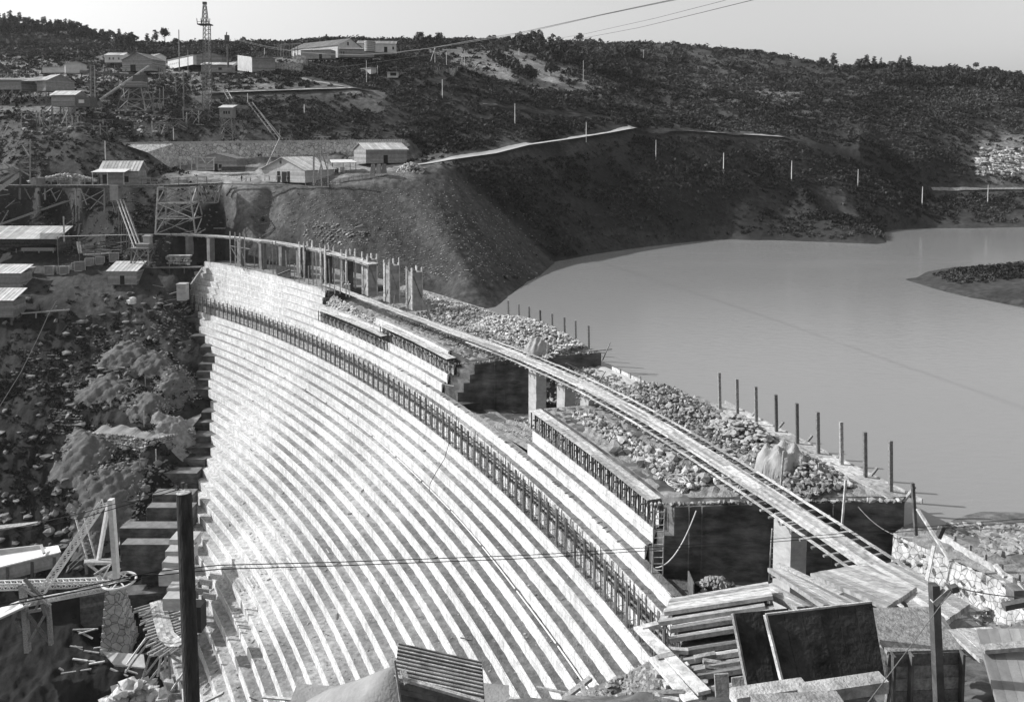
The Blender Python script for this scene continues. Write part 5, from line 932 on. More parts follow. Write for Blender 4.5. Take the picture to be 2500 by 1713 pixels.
hb('long_shed', 'long white walled shed behind the tall lattice mast', 410, 164, 472, 158, 362, 340, dep=11, h=4.2, rise=.4, ridge='mono', wall='plaster', roof='roof', wins=tuple((1.5 + i * 2.2, .5, 1.8, .6) for i in range(6)))
hb('gabled_shed', 'board shed with a broad gable behind the tall lattice mast', 471, 158, 542, 158, 341, 341, dep=11, h=3.8, rise=1.9, ridge='y', wall='board', roof='roof_tile')
hb('low_hut', 'flat hut with a bright sheet roof at the foot of the lattice mast', 492, 177, 566, 177, 326, 327, dep=5, h=3.2, rise=1.5, ridge='mono', wall='board', roof='roof', wins=((7, 1.3, 1, 1.1),))
hb('gabled_barn', 'dark board barn with a steep gable beside the dusty yard', 299, 172, 372, 173, 338, 335, dep=9, h=5.0, rise=3.0, ridge='y', wall='board', roof='roof_tile', doors=((4, 2.6, 0, 2.8),))
hb('white_house', 'white house with small square windows behind the dark board barn', 256, 153, 300, 153, 372, 372, dep=8, h=3.6, rise=1.5, ridge='x', wall='plaster', roof='roof', wins=((2, .7, 1.3, 1.1), (3.8, .7, 1.3, 1.1), (6.4, .7, 1.3, 1.1)))
hb('white_house', 'small white house right of the barn roof', 345, 150, 376, 152, 372, 365, dep=6, h=2.9, rise=1.4, ridge='x', wall='plaster', roof='roof')
hb('white_shed', 'low white walled shed with a flat roof on the far left slope', 104, 176, 175, 177, 318, 316, dep=5, h=2.3, rise=.1, ridge='mono', wall='plaster', roof='roof')
hb('white_hut', 'small white hut with a gable and chimney on the far left slope', 160, 178, 212, 178, 312, 316, dep=6, h=3.6, rise=1.3, ridge='y', wall='plaster', roof='roof')
hb('sifting_shed', 'long raised shed with a bright roof on stilts at the far left', -60, 219, 52, 219, 288, 288, dep=7, h=3.6, rise=1.3, ridge='mono', wall='board', roof='roof', stilts=4.2, doors=())
hb('sifting_shed', 'gabled raised shed with an open dark front on stilts at the far left', 52, 219, 112, 221, 288, 284, dep=8, h=3.6, rise=2.4, ridge='mono', wall='board', roof='roof', stilts=4.0, openfront=True)
hb('gable_end', 'dark triangular shed end at the right of the far left raised sheds', 112, 222, 182, 222, 284, 293, dep=6, h=3.9, rise=2.6, ridge='y', wall='board', roof='roof')
hb('control_hut', 'small board hut with a bright window opening on braced legs', 126, 260, 184, 260, 272, 271, dep=6, h=4.2, rise=1.5, ridge='x', wall='board', roof='roof', stilts=5)
mb = MB(); q = D(186, 261, 271); mb.box(q + Vector((2.6, 2, 0)), (5, 5, 3.4)); tag(mb.build('machine_box', 'iron'), 'dark machine housing attached right of the small braced hut', 'housing')
tag(MB().box(D(199, 252, 270.5), (1.9, .2, 1.2)).build('white_sheet', 'plaster'), 'small white sheet hanging on the dark machine housing', 'sheet')
hb('privy', 'tiny white topped hut on the dark slope below the workshop', 882, 165, 906, 181, 338, 334, dep=3, h=2.6, rise=.3, ridge='mono', wall='board_pale', roof='plaster')
hb('privy', 'tiny board hut with open front on the dark slope right of the white topped one', 946, 190, 971, 190, 330, 330, dep=3, h=2.4, rise=.3, ridge='mono', wall='board_pale', roof='roof', doors=((1.2, 2.6, .8, 1.3),))
t = thing('picket_fence', 'pale broken picket fence on the ridge right of the tiny huts', 'fence', D(1090, 180, 332)); mb = MB()
for i in range(26): x = 1062 + i * 2.2; p = onground(x, 183 - i * .1, 300, 420); mb.beam(p - Z * .3, p + Z * random.uniform(1.6, 3.0), .25, .12)
mb.build('picket', 'wood_pale', t); mb = MB()
for i in range(10): x = 1098 + i * 1.4; p = onground(x, 186, 300, 420); mb.beam(p, p + Z * random.uniform(2, 3.4), .25, .15)
mb.build('picket', 'wood_pale', t)
# ---------------- masts
def lattice(name, label, base, top, wb, wt, n, m='iron', head=True):
    t = thing(name, label, 'mast', base); b, q = Vector(base), Vector(top); co_ = {}
    for i in range(n + 1):
        f = i / n; o = b.lerp(q, f); a = lerp(wb, wt, f) / 2
        for k, (sx, sy) in enumerate(((-1, -1), (1, -1), (1, 1), (-1, 1))): co_[i, k] = o + Vector((sx * a, sy * a, 0))
    for k in range(4): MB().beam(co_[0, k], co_[n, k], .2, .2).build('leg', m, t)
    mb = MB()
    for i in range(n):
        for k in range(4): mb.beam(co_[i, k], co_[i + 1, (k + 1) % 4], .11, .11); mb.beam(co_[i + 1, k], co_[i + 1, (k + 1) % 4], .1, .1)
    mb.build('lacing', m, t); return t
p = D(506, 272, 283); tp_ = D(505, 62, 283); t = lattice('lattice_mast', 'tall slender lattice mast with a crow nest platform, highest thing on the skyline', p, tp_, 2.6, 1.9, 20, 'wood')
q = Vector((p.x, p.y, toz(505, 62, p))); mb = MB(); mb.box(q, (4.6, 3.4, .35));
for s in (-2.2, -.8, .8, 2.2): mb.beam(q + Vector((s, -1.6, .3)), q + Vector((s * 1.08, -1.6, 2.2)), .18, .18)
mb.beam(q + Vector((-2.4, -1.6, 1)), q + Vector((2.4, -1.6, 1)), .12, .12); mb.build('platform', 'iron', t)
lt = lattice('head', 'x', q, (p.x, p.y, toz(504, 14, p)), 1.9, .9, 5, 'iron')
for c in list(lt.children): c.parent = t; c.location = lt.location - t.location
bpy.data.objects.remove(lt)
mb = MB(); z2 = toz(504, 12, p); mb.box((p.x, p.y, z2), (1.3, 1.0, 1.0)); mb.build('cap', 'iron', t)
p = D(557, 165, 318); t = thing('post_mast', 'shorter dark mast with a box head carrying the bright aerial cable', 'mast', p); zt = toz(557, 104, p); MB().tube(p, Vector((p.x, p.y, zt)), .45, 8).build('shaft', 'iron', t); mb = MB(); mb.box((p.x, p.y, zt), (2.9, 2.2, .3)); mb.box((p.x - .2, p.y, zt + .3), (1.6, 1.4, 2.6)); mb.beam((p.x - .6, p.y, zt + 2.6), (p.x - .2, p.y, zt + 4.2), .5, .2); mb.beam((p.x + 1.3, p.y, zt), (p.x + 1.3, p.y, zt + 1.4), .15, .15); mb.build('box_head', 'iron', t)
for x, y0, y1, d, w_, l in ((437, 138, 73, 345, .5, 'tall bare pole rising above the white shed to the skyline'), (449, 272, 170, 280, .45, 'tall pole with stays standing on the slope left of the lattice mast'), (459, 182, 122, 330, .35, 'slender pole between the white shed and the lattice mast'), (223, 246, 158, 280, .6, 'left of the two tall dark poles by the conveyor'), (232, 246, 160, 280, .45, 'right of the two tall dark poles by the conveyor'), (399, 260, 212, 284, .3, 'pale stake on the slope right of the hopper tower'), (390, 262, 215, 283, .3, 'second pale stake on the slope right of the hopper tower')):
    p = D(x, y0, d); p.z = min(p.z, ground(p.x, p.y)); tag(MB().tube(p, Vector((p.x + .2, p.y, toz(x, y1, p))), w_ / 2, 7, w_ / 2.6).build('pole', 'wood'), l, 'pole')
for x2, l in ((500, 'upper stay wire from the tall stayed pole to the right'), (490, 'lower stay wire from the tall stayed pole to the right')): rope('stay_wire', l, 'wire', [D(452, 228, 280), D(x2 + 12, 268, 278)], .07, 'wire_pale')
# ---------------- conveyor, hopper tower
truss('conveyor_trestle', 'long dark conveyor trestle across the upper yard', 'trestle', [(D(196, 176, 300), D(330, 184, 300), .9), (D(196, 172, 300), D(330, 178, 300), .2)] + [(D(200 + i * 18, 178 + i, 300), D(198 + i * 18, 200 + i * 2, 300), .3) for i in range(8)] + [(D(205 + i * 22, 200, 300), D(222 + i * 22, 182, 300), .2) for i in range(6)] + [(D(236 + i * 17, 177, 300), D(240 + i * 17, 170, 300), .25) for i in range(5)], .3, 'wood_dark')
truss('inclined_conveyor', 'pale inclined conveyor boom rising to the right above the hopper tower', 'conveyor', [(D(244, 243, 279), D(364, 161, 290), .55), (D(246, 246, 279), D(366, 164, 290), .2), (D(300, 212, 283), D(304, 238, 281), .25)], .4, 'wood_pale')
p = D(332, 272, 281); zt = toz(332, 214, p); t, c = bent('hopper_tower', 'splayed timber hopper tower with a boarded bin on top', 'tower', (p.x, p.y, zt), p, 6.5, 10.5, 5, 7, 2, 'wood', .34)
mb = MB(); mb.box((p.x, p.y, zt), (8, 6, .5))
for i in range(5): mb.box((p.x + .5, p.y, zt + .5 + i * .32), (6, 4, .28))
mb.build('bin', 'wood', t)
tag(MB().box((p.x + 1.4, p.y + 1, zt + 2.1), (4, 3, 2.4)).box((p.x + 2.4, p.y + 1, zt + 4.5), (1.6, 1.2, 1)).build('dark_engine', 'iron'), 'dark engine standing on the hopper tower bin', 'engine')
mb = MB(); p = D(165, 268, 283)
for _ in range(10): pass
vs = []; n = 22
for i in range(n + 1):
    for j in range(n + 1): x = (i / n - .5) * 2; y = (j / n - .5) * 2; d = max(0, 1 - math.hypot(x, y)); vs.append(p + Vector((-1 + x * 9, y * 7, -2.2 + d * 6.5 + .3 * math.sin(9 * x + 5 * y))))
mb.add(vs, [(i * (n + 1) + j, (i + 1) * (n + 1) + j, (i + 1) * (n + 1) + j + 1, i * (n + 1) + j + 1) for i in range(n) for j in range(n)]); tag(mb.build('gravel_pile', 'sand', smooth=True), 'smooth pale gravel pile beside the small braced hut', 'gravel pile')
# cables
def cable(label, pts, r, m='wire_pale', s=0):
    out = []
    for i in range(len(pts) - 1): out += sag(D(*pts[i]), D(*pts[i + 1]), s, 10)[:-1]
    return rope('aerial_cable', label, 'cable', out + [D(*pts[-1])], r, m)
cable('thick bright aerial cable sweeping from the box headed mast over the valley', [(572, 95, 318), (645, 112, 290), (720, 126, 260), (800, 132.5, 225), (880, 133.5, 195), (960, 129, 168), (1050, 118, 142), (1160, 98, 120), (1270, 80, 100), (1460, 38, 78), (1668, -6, 60)], .042)
cable('second bright cable of the pair just below the thick aerial cable', [(572, 97, 318), (660, 119, 284), (760, 131, 240), (880, 135, 195), (960, 131, 168), (1100, 111, 132), (1270, 83, 100), (1480, 35, 76), (1680, -6, 60)], .03)
cable('thin slack cable hanging in front of the workshop terrace', [(600, 108, 318), (645, 138, 316), (735, 139, 314), (770, 157, 313), (820, 165, 312), (880, 158, 312), (1060, 132, 312), (1140, 118, 312)], .07)
cable('thin cable crossing the upper sky toward the right', [(1390, 100, 300), (1560, 68, 200), (1710, 32, 130), (1840, 0, 100), (1880, -10, 92)], .045, 'wire')
cable('faint cable above the middle hill', [(1100, 128, 330), (1250, 112, 270), (1420, 85, 190), (1600, 45, 140), (1760, 4, 105), (1800, -8, 98)], .03, 'wire')
# ---------------- trestle platform with its hut
pl = [D(-60, 452, 224), D(240, 452, 224), D(400, 451, 224), D(540, 446, 227)]
t = thing('trestle_platform', 'long timber trestle platform with a handrail in front of the work terrace', 'trestle', pl[1]); mb = MB()
for i in range(3):
    for q in (-1.2, -.4, .4, 1.2): mb.beam(pl[i] + Vector((0, q, 0)), pl[i + 1] + Vector((0, q, 0)), .78, .16)
mb.build('deck', 'wood', t); mb = MB()
for i in range(3): mb.beam(pl[i] + Vector((0, -1.5, -.5)), pl[i + 1] + Vector((0, -1.5, -.5)), .3, .5)
mb.build('girder', 'wood_dark', t); mb = MB(); ap = along(pl, 60)
for q in ap: mb.beam(q + Vector((0, -1.9, -.2)), q + Vector((0, 1.6, -.2)), .2, .2)
mb.build('joist', 'wood', t)
for x0, x1 in ((125, 240), (345, 505)):
    mb = MB(); xs = np.linspace(x0, x1, 8); P_ = [D(x, 451 - max(0, x - 400) * .03, 222.7) for x in xs]
    for a in P_: mb.beam(a, a + Z * 1.9, .16, .16)
    for a, b in zip(P_, P_[1:]): mb.beam(a + Z * 1.9, b + Z * 1.9, .14, .16); mb.beam(a + Z * .9, b + Z * .9, .1, .1)
    mb.build('handrail', 'wood', t)
for x, yb in ((48, 486), (110, 488), (185, 500), (255, 520)):
    p = D(x, 455, 223); g_ = D(x, yb, 223); mb = MB(); mb.beam(p, g_, .35, .35); mb.beam(p + Vector((1.2, 0, 0)), g_ + Vector((3.2, 0, 0)), .22, .22); mb.build('support', 'wood', t)
mb = MB(); mb.beam(D(184, 462, 223), D(254, 500, 223), .3, .2); mb.beam(D(255, 464, 223), D(200, 492, 223), .25, .2); mb.build('bracing', 'wood', t)
A = D(441, 568, 221.5); zt = toz(441, 457, A); bent('trestle_bent', 'tall splayed timber trestle bent carrying the platform above the high gangway', 'trestle', (D(435, 457, 222).x, A.y, zt), A, 9.0, 11.5, 5, 7, 3, 'wood_pale', .36)
A = D(515, 495, 224); bent('trestle_bent', 'small braced trestle bent under the right end of the platform', 'trestle', (A.x, A.y, toz(515, 452, A)), A, 5.5, 3, 3, 3, 1, 'wood', .3)
A, B = D(246, 450, 224), D(338, 449, 224); h_, P_ = house('platform_hut', 'board hut with a bright awning roof on the trestle platform', A, B, 5, 4.4, 2.4, 'x', .5, 'board', 'roof', doors=((.6, 1.6, .2, 2.6), (6.8, 1.4, .6, 1.8)))
mb = MB(); mb.slab([P_(-1.2, -3, 3.7), P_(8.6, -3, 3.7), P_(8.8, .1, 4.5), P_(-.4, .1, 4.5)], .1); mb.build('awning', 'plaster', h_)
for x in (-.8, 3.5, 8.2): MB().beam(P_(x, -2.8, 0), P_(x, -2.8, 3.7), .18, .18).build('awning_post', 'wood_pale', h_)
mb = MB(); mb.box(D(283, 489, 223) + Vector((0, 0, 0)), (2.4, 2, 4.4)); mb.beam(D(270, 492, 222.5), D(300, 492, 222.5), .3, .3); tag(mb.build('chute_box', 'board'), 'boarded chute box hanging under the platform hut', 'chute')
mb = MB(); zz = random.uniform
for _ in range(420): x = random.uniform(70, 235); p = D(x, 443 - 18 * max(0, 1 - ((x - 165) / 75) ** 2) * random.uniform(.2, 1), 226 + zz(0, 3)); mb.rock(p, zz(.25, .6))
tag(mb.build('stone_heap', 'stone_pale'), 'long pale quarry stone heap behind the trestle platform handrail', 'stone heap', None, 'stuff')
# chute down to the hopper stand
c0, c1 = D(293, 488, 222), D(336, 604, 213); t = thing('timber_chute', 'steep pale timber chute running down from the platform hut', 'chute', c1)
for s in (-.9, 0, .9): MB().beam(c0 + Vector((s, 0, .1)), c1 + Vector((s * 1.1, 0, .1)), .25, .4).build('side_rail' if s else 'floor_board', 'wood_pale', t)
mb = MB()
for i in range(6): f = .15 + i * .15; q = c0.lerp(c1, f); mb.beam(q + Vector((-1.6, 0, -.2)), q + Vector((1.6, 0, -.2)), .2, .2); mb.beam(q + Vector((-1.3, .4, -.2)), Vector((q.x - 1.8, q.y + 1, ground(q.x - 1.8, q.y + 1))), .22, .22); mb.beam(q + Vector((1.3, .4, -.2)), Vector((q.x + 2, q.y + 1, ground(q.x + 2, q.y + 1))), .22, .22)
mb.build('trestle_leg', 'wood', t)
A = D(350, 648, 212); bent('hopper_stand', 'braced timber stand at the foot of the steep chute', 'stand', (A.x, A.y, toz(350, 606, A)), A, 4.6, 4.8, 3.6, 4, 1, 'wood', .3)
mb = MB(); q = D(348, 606, 212); mb.box(q, (5.2, 4.2, .3)); mb.box(q + Vector((.4, .5, .3)), (3.4, 3, 1.0)); tag(mb.build('hopper_bin', 'wood'), 'low boarded bin on the braced stand under the chute', 'bin')
mb = MB(); q = D(361, 603, 214); mb.box(q, (1.9, 1.7, 2.8)); mb.box(q + Z * 2.8, (2.2, 2, .5)); tag(mb.build('white_crate', 'concrete_pale'), 'upright white block standing right of the chute foot', 'block')
t = thing('inclined_track', 'pale inclined timber track rising to the right at the far left', 'track', D(60, 530, 232)); a, b = D(-40, 562, 230), D(166, 490, 236)
for s in (-.8, 0, .8): MB().beam(a + Vector((s * .3, s, 0)), b + Vector((s * .3, s, 0)), .3, .3).build('rail', 'wood', t)
truss('crossed_stakes', 'upright stake frame beside the inclined track', 'frame', [(D(90, 522, 232), D(94, 475, 233)), (D(98, 520, 232), D(95, 475, 233)), (D(86, 505, 232), D(102, 505, 232))])
truss('boom_frame', 'rough post and boom frame at the left end of the trestle platform', 'frame', [(D(49, 487, 222), D(50, 398, 224), .4), (D(0, 414, 222), D(95, 416, 224), .4), (D(10, 398, 222), D(52, 430, 224), .25), (D(-30, 482, 220), D(50, 425, 224), 1.2), (D(-30, 458, 221), D(46, 415, 224), .6), (D(28, 405, 224), D(75, 430, 224), .3), (D(73, 440, 224), D(74, 340, 226), .3), (D(55, 355, 227), D(75, 385, 226), .2)])
for x, h_, l in ((86, 2.0, 'squat dark box on the left of the platform heap'), (100, 2.2, 'pale tub standing before the platform stone heap')): mb = MB(); q = D(x, 450, 224); mb.box(q, (1.8, 1.6, h_ * .8)); mb.box(q + Z * h_ * .8, (2.1, 1.9, .25)); tag(mb.build('tub', 'board'), l, 'tub')
# ---------------- sheds on the far abutment
hb('open_shed', 'long open fronted shed with a bright corrugated roof by the inclined track', -90, 616, 140, 617, 219, 219, dep=7, h=4.0, rise=2.9, ridge='mono', over=.5, wall='wood_dark', roof='roof', openfront=True)  # dark walls paint the shade behind the open front
t = thing('work_bench', 'long pale bench under the open fronted shed', 'bench', D(95, 616, 218)); MB().beam(D(54, 609, 218), D(134, 609, 218), .9, .8).build('top', 'wood', t)
for x in (40, 58, 95, 130): MB().beam(D(x, 617, 218), D(x, 607, 218), .2, .2).build('leg', 'wood', t)
for x in (10, 45, 80, 112): pass
hb('board_shed', 'small board shed with a bright roof at the left edge, upper of two', -50, 703, 51, 703, 205, 205, dep=5, h=4.0, rise=1.6, ridge='mono', over=.35, wall='board', roof='roof')
hb('board_shed', 'small board shed with a bright roof at the left edge, lower of two', -60, 775, 33, 775, 193, 193, dep=5, h=4.4, rise=2.2, ridge='mono', over=.4, wall='board', roof='roof')
hb('board_hut', 'small board hut with a corrugated roof standing alone above the bank', 264, 695, 334, 694, 206, 206, dep=5, h=3.7, rise=1.9, ridge='mono', over=.35, wall='board', roof='roof', doors=((3.3, 1.2, .1, 2.4),))
bx = [(122, 669, 2.4, 0), (150, 667, 2.0, .5), (158, 667, 2.2, .3), (196, 660, 2.6, .4), (187, 657, 2.0, .2), (219, 646, 2.2, .5), (245, 643, 2.2, .4), (280, 640, 2.4, .2)]
for i, (x, y, s, rz) in enumerate(bx):
    p = onground(x, y + 4, 195, 232); t = thing('concrete_skip', ['leftmost open', 'second open', 'third open, darker', 'fourth open, widest', 'fourth behind, half hidden', 'fifth small', 'sixth small', 'seventh, behind the lone board hut,'][i] + ' upturned square skip in the row above the bank', 'skip', p, 'row of upturned skips above the bank'); mb = MB(); c_, s_ = math.cos(rz), math.sin(rz)
    R = lambda v: p + Vector((c_ * v[0] - s_ * v[1], s_ * v[0] + c_ * v[1], v[2]))
    mb.add([R(v) for v in ((-s * .5, -.3, 0), (s * .5, -.3, 0), (s * .4, s * .9, .3), (-s * .4, s * .9, .3), (-s * .5, -.5, s), (s * .5, -.5, s), (s * .4, s * .8, s * .9), (-s * .4, s * .8, s * .9))], [(0, 3, 2, 1), (4, 5, 6, 7), (1, 2, 6, 5), (2, 3, 7, 6), (3, 0, 4, 7)]); mb.build('shell', 'concrete_pale', t)
    mb = MB(); 
    for a, b in (((-s * .5, -.35, 0), (s * .5, -.35, 0)), ((s * .5, -.35, 0), (s * .5, -.52, s)), ((s * .5, -.52, s), (-s * .5, -.52, s)), ((-s * .5, -.52, s), (-s * .5, -.35, 0))): mb.beam(R(a), R(b), .2, .2)
    mb.build('rim', 'concrete_pale', t); mb = MB(); mb.add([R((-s * .46, -.2, .05)), R((s * .46, -.2, .05)), R((s * .46, -.3, s * .95)), R((-s * .46, -.3, s * .95))], [(0, 1, 2, 3)]); mb.build('inside', 'board', t)
p = onground(70, 674, 195, 232); t = thing('tip_wagon', 'small tip wagon with a wedge shaped tub at the left of the skips', 'wagon', p); mb = MB(); mb.add([p + Vector(v) for v in ((-1.0, -.6, .6), (1.0, -.6, .6), (1.0, .6, .6), (-1.0, .6, .6), (-1.8, -1, 1.9), (1.8, -1, 2.1), (1.8, 1, 2.1), (-1.8, 1, 1.9))], [(3, 2, 1, 0), (0, 1, 5, 4), (1, 2, 6, 5), (2, 3, 7, 6), (3, 0, 4, 7), (4, 5, 6, 7)]); mb.build('tub', 'concrete_pale', t)
for s in (-.7, .7): MB().tube(p + Vector((s, -.6, .4)), p + Vector((s, .6, .4)), .4, 10).build('wheel', 'iron', t)
t = thing('lumber_pile', 'untidy pile of timbers between the open shed and the chute', 'timber pile', D(250, 612, 218))
for i in range(46):
    x = random.uniform(195, 290); y = random.uniform(590, 628); p = D(x, y, 216 + (628 - y) * .12); a = random.choice((random.uniform(-.25, .25), random.uniform(-.6, .9))); L = random.uniform(2.5, 8); MB().beam(p, p + Vector((L * math.cos(a), L * math.sin(a) * .5, random.uniform(-.5, .8))), .3, .25).build('plank', random.choice(('wood', 'wood', 'wood_pale', 'wood_dark')), t)
tag(MB().beam(D(196, 618, 217), D(191, 590, 218), .9, .5).build('white_post', 'wood_pale'), 'leaning white post at the left of the timber pile', 'post')
tag(MB().beam(D(157, 590, 217), D(155, 528, 218), .3, .3).build('pole', 'wood_pale'), 'slender pole standing right of the long open shed roof', 'pole')
mb = MB(); q0, q1 = D(410, 645, 214), D(468, 646, 213)
for i in range(8):
    for k in range(3): p = q0.lerp(q1, (i + (k % 2) * .5) / 8); mb.rock(p + Z * (k * .75 + .3), random.uniform(.5, .65), .7)
mb.box(q0.lerp(q1, .5) + Z * 2.3, (6.5, 1.6, .35)); tag(mb.build('stone_wall', 'stone_pale'), 'short pale wall of round stones with a flat cap above the white steps', 'wall')
t = thing('plank_landing', 'dark plank landing on short props left of the top white step', 'landing', D(410, 653, 211)); MB().beam(D(332, 653, 211), D(492, 652, 211), 2.0, .3).build('deck', 'wood_dark', t); mb = MB()
for x, y in ((340, 660), (414, 668), (450, 664)): MB().beam(D(x, 653, 211), D(x, y + 4, 211), .25, .25).build('prop', 'wood', t)
MB().beam(D(415, 630, 211), D(413, 652, 211), .2, .2).build('stake', 'wood', t)
mb = MB(); q = D(447, 732, 203); mb.box(q, (2.4, 2.2, 4.2)); mb.box(q + Z * 4.2, (2.6, 2.4, .3)); tag(mb.build('concrete_pillar', 'concrete_pale'), 'short pale concrete pillar at the left end of the white steps', 'pillar')
tag(MB().beam(D(466, 694, 205), D(494, 654, 208), .35, .25).build('shoring', 'wood_pale'), 'pale diagonal prop leaning on the left end of the upper white steps', 'prop')
tag(MB().rock(D(322, 737, 200), 1.1).rock(D(326, 735, 200) + Z * .5, .9).build('white_boulder', 'plaster'), 'bright white block lying alone on the dark bank', 'boulder')
for pts, l in (((52, 765, 700, 196, 198), ''),): pass
tag(MB().beam(D(52, 765, 194), D(170, 756, 196), .35, .3).beam(D(88, 764, 194.5), D(88, 776, 194), .3, .3).build('plank', 'wood'), 'long pale plank propped level right of the lower left shed', 'plank')
rope('cable', 'slanting slack cable down the dark bank at the far left', 'cable', [D(138, 735, 196), D(118, 768, 190), D(90, 830, 182), D(50, 910, 172), D(0, 990, 162), D(-40, 1050, 156)], .09, 'wire_pale')
for i in range(26):
    x = random.uniform(380, 470); y = random.uniform(690, 830); p = onground(x, y, 150, 260); a = random.uniform(0, 3.1); L = random.uniform(1.5, 5); tag(MB().beam(p + Z * .2, p + Vector((L * math.cos(a), L * .4 * math.sin(a), .8)), .16, .14).build('loose_plank', random.choice(('wood', 'wood_pale'))), 'loose plank dropped on the bank at the left end of the white steps', 'plank', 'loose planks at the left end of the steps')
# spoil heaps on the bank
def cone(label, px, py, sx, sy, h, m='spoil', top=.15, stn=0, lump=.25):
    c = onground(px, py, 105, 260); n = 34; vs = []; ph = [random.uniform(0, 6) for _ in range(8)]
    for i in range(n + 1):
        for j in range(n + 1):
            x = (i / n - .5) * 2; y = (j / n - .5) * 2; yy = y; y = y * (1.6 if y < 0 else 1); r = math.hypot(x, yy) * (1 + .14 * math.sin(3 * math.atan2(y, x) + ph[0]) + .08 * math.sin(7 * math.atan2(y, x) + ph[1])); d = min(1, max(0, (1 - r) / (1 - top))); wx, wy = c.x + x * sx, c.y + y * sy
            e = lump * (math.sin(2.3 * wx + ph[2]) * math.sin(2.1 * wy + ph[3]) + .6 * math.sin(5 * wx + ph[4]) * math.sin(4.6 * wy + ph[5])) + random.uniform(-.16, .16); g_ = ground(wx, wy); d2 = d * d * (3 - 2 * d) * .5 + d * .5; vs.append(Vector((wx, wy, (g_ + d2 * h + e * min(1, d * 3)) if d > 0 else g_ - .6)))
    mb = MB(); mb.add(vs, [(i * (n + 1) + j, (i + 1) * (n + 1) + j, (i + 1) * (n + 1) + j + 1, i * (n + 1) + j + 1) for i in range(n) for j in range(n)])
    tag(mb.build('spoil_heap', m, smooth=True), label, 'spoil heap')
    if stn:
        mb = MB()
        for _ in range(stn): a = random.uniform(0, 6.28); q = random.uniform(.5, 1.15); x, y = c.x + math.cos(a) * sx * q, c.y + math.sin(a) * sy * q; mb.rock((x, y, ground(x, y) + max(0, h * (1 - q)) * .9 + .05), random.uniform(.1, .36), .5)
        tag(mb.build('stones', 'stone'), 'stones spilled round the ' + label, 'stones', None, 'stuff')
cone('rounded pale spoil heap highest on the bank', 312, 872, 6, 4.5, 2.0, 'spoil', .3, 200); cone('lumpy spoil heap right of the highest one', 372, 884, 5.2, 4, 1.5, 'spoil', .3, 260); cone('smooth spoil heap low on the left', 262, 945, 6.5, 4, 1.5, 'spoil', .2, 160); cone('dark rubble cone in the middle of the bank', 366, 985, 4.6, 3.4, 1.7, 'spoil', .1, 260); cone('ragged spoil spread beside the dam steps', 432, 935, 5, 5, 1.2, 'spoil', .1, 300)
cone('bright sand heap curling up beside the dam', 432, 1052, 5.4, 3.4, 2.6, 'gravel', .15, 120); cone('pale cone of earth at the left end of the stone terrace', 215, 1100, 6, 5, 2.2, 'spoil', .1, 160); cone('long dark earth slide below the stone terrace', 265, 1210, 7, 7, 1.7, 'spoil', .15, 300, .4)
t = thing('terrace_wall', 'curved dry stone terrace with a pale sandy top on the bank', 'terrace', onground(340, 1090, 120, 230)); pts = [onground(x, y, 120, 230) + Z * zq for x, y, zq in ((230, 1072, 1.2), (300, 1082, 1.6), (360, 1092, 1.4), (420, 1080, 1.5), (468, 1066, 1.2))]; c = along(pts, 40); mb = MB()
for i in range(41):
    for k in range(6): mb.rock(c[i] + Vector((random.uniform(-.3, .3), -.2 * k, -k * .55)), random.uniform(.4, .65), .6)
mb.build('stone_face', 'rubwall', t); mb = MB(); vs = []
for i in range(41): vs += [c[i] + Vector((0, -.3, .25)), c[i] + Vector((0, 3, .5 + .2 * math.sin(i))), c[i] + Vector((0, 7, .1 + 1.2 * abs(i - 20) / 20))]
mb.add(vs, [(3 * i + j, 3 * i + 3 + j, 3 * i + 4 + j, 3 * i + 1 + j) for i in range(40) for j in range(2)]); mb.build('sandy_top', 'sand', t)
for x, y0, y1, l in ((352, 1045, 1003, 'thin stake standing in the sandy terrace top'), (381, 1125, 1096, 'short stake below the stone terrace'), (342, 1148, 1108, 'thin stake on the earth slide'), (355, 945, 918, 'thin stake above the dark rubble cone')): p = onground(x, y0, 110, 240); tag(MB().post(p, toz(x, y1, p) - p.z, .18).build('stake', 'wood_pale'), l, 'stake')
tag(MB().beam(onground(222, 898, 120, 260) + Z * .5, onground(305, 905, 120, 260) + Z * .7, .3, .25).build('plank', 'wood_pale'), 'long pale plank lying across the bank between the spoil heaps', 'plank')
stones('stones', 'loose stones strewn down the dark bank left of the dam', [(120, 1000, 200, 1060), (230, 820, 300, 900), (380, 740, 470, 830), (250, 1130, 430, 1250), (60, 860, 200, 960), (200, 1240, 330, 1300)], 1400, (.08, .42), 'stone_dark', 105, 250)
stones('rocks', 'broken dark rock jutting from the bank left of the dam', [(0, 720, 200, 1250), (200, 720, 470, 860), (150, 900, 330, 1000), (200, 1080, 440, 1300), (0, 1250, 330, 1400)], 420, (.3, 1.1), 'stone_dark', 105, 250, .6)
stones('scree_stones', 'pale stones strewn down the long scree slope below the terrace', [(620, 470, 900, 560), (750, 460, 1050, 640), (900, 470, 1100, 690), (1000, 440, 1250, 690), (1050, 520, 1320, 680)], 2600, (.08, .3), 'stone', 165, 300, .4)
stones('debris', 'tangle of broken timber and stone at the foot of the scree behind the high gangway', [(740, 550, 860, 590), (780, 565, 900, 600)], 160, (.2, .6), 'stone', 170, 240)
for i in range(34):
    p = onground(random.uniform(620, 870), random.uniform(545, 590), 170, 240); a = random.uniform(-.9, .9); L = random.uniform(2, 6); tag(MB().beam(p, p + Vector((L * math.cos(a), L * .3, L * .5 * abs(math.sin(a)))), .22, .2).build('broken_timber', random.choice(('wood', 'wood_pale', 'wood_dark'))), 'broken timber in the tangle behind the high gangway', 'timber', 'broken timbers behind the high gangway')
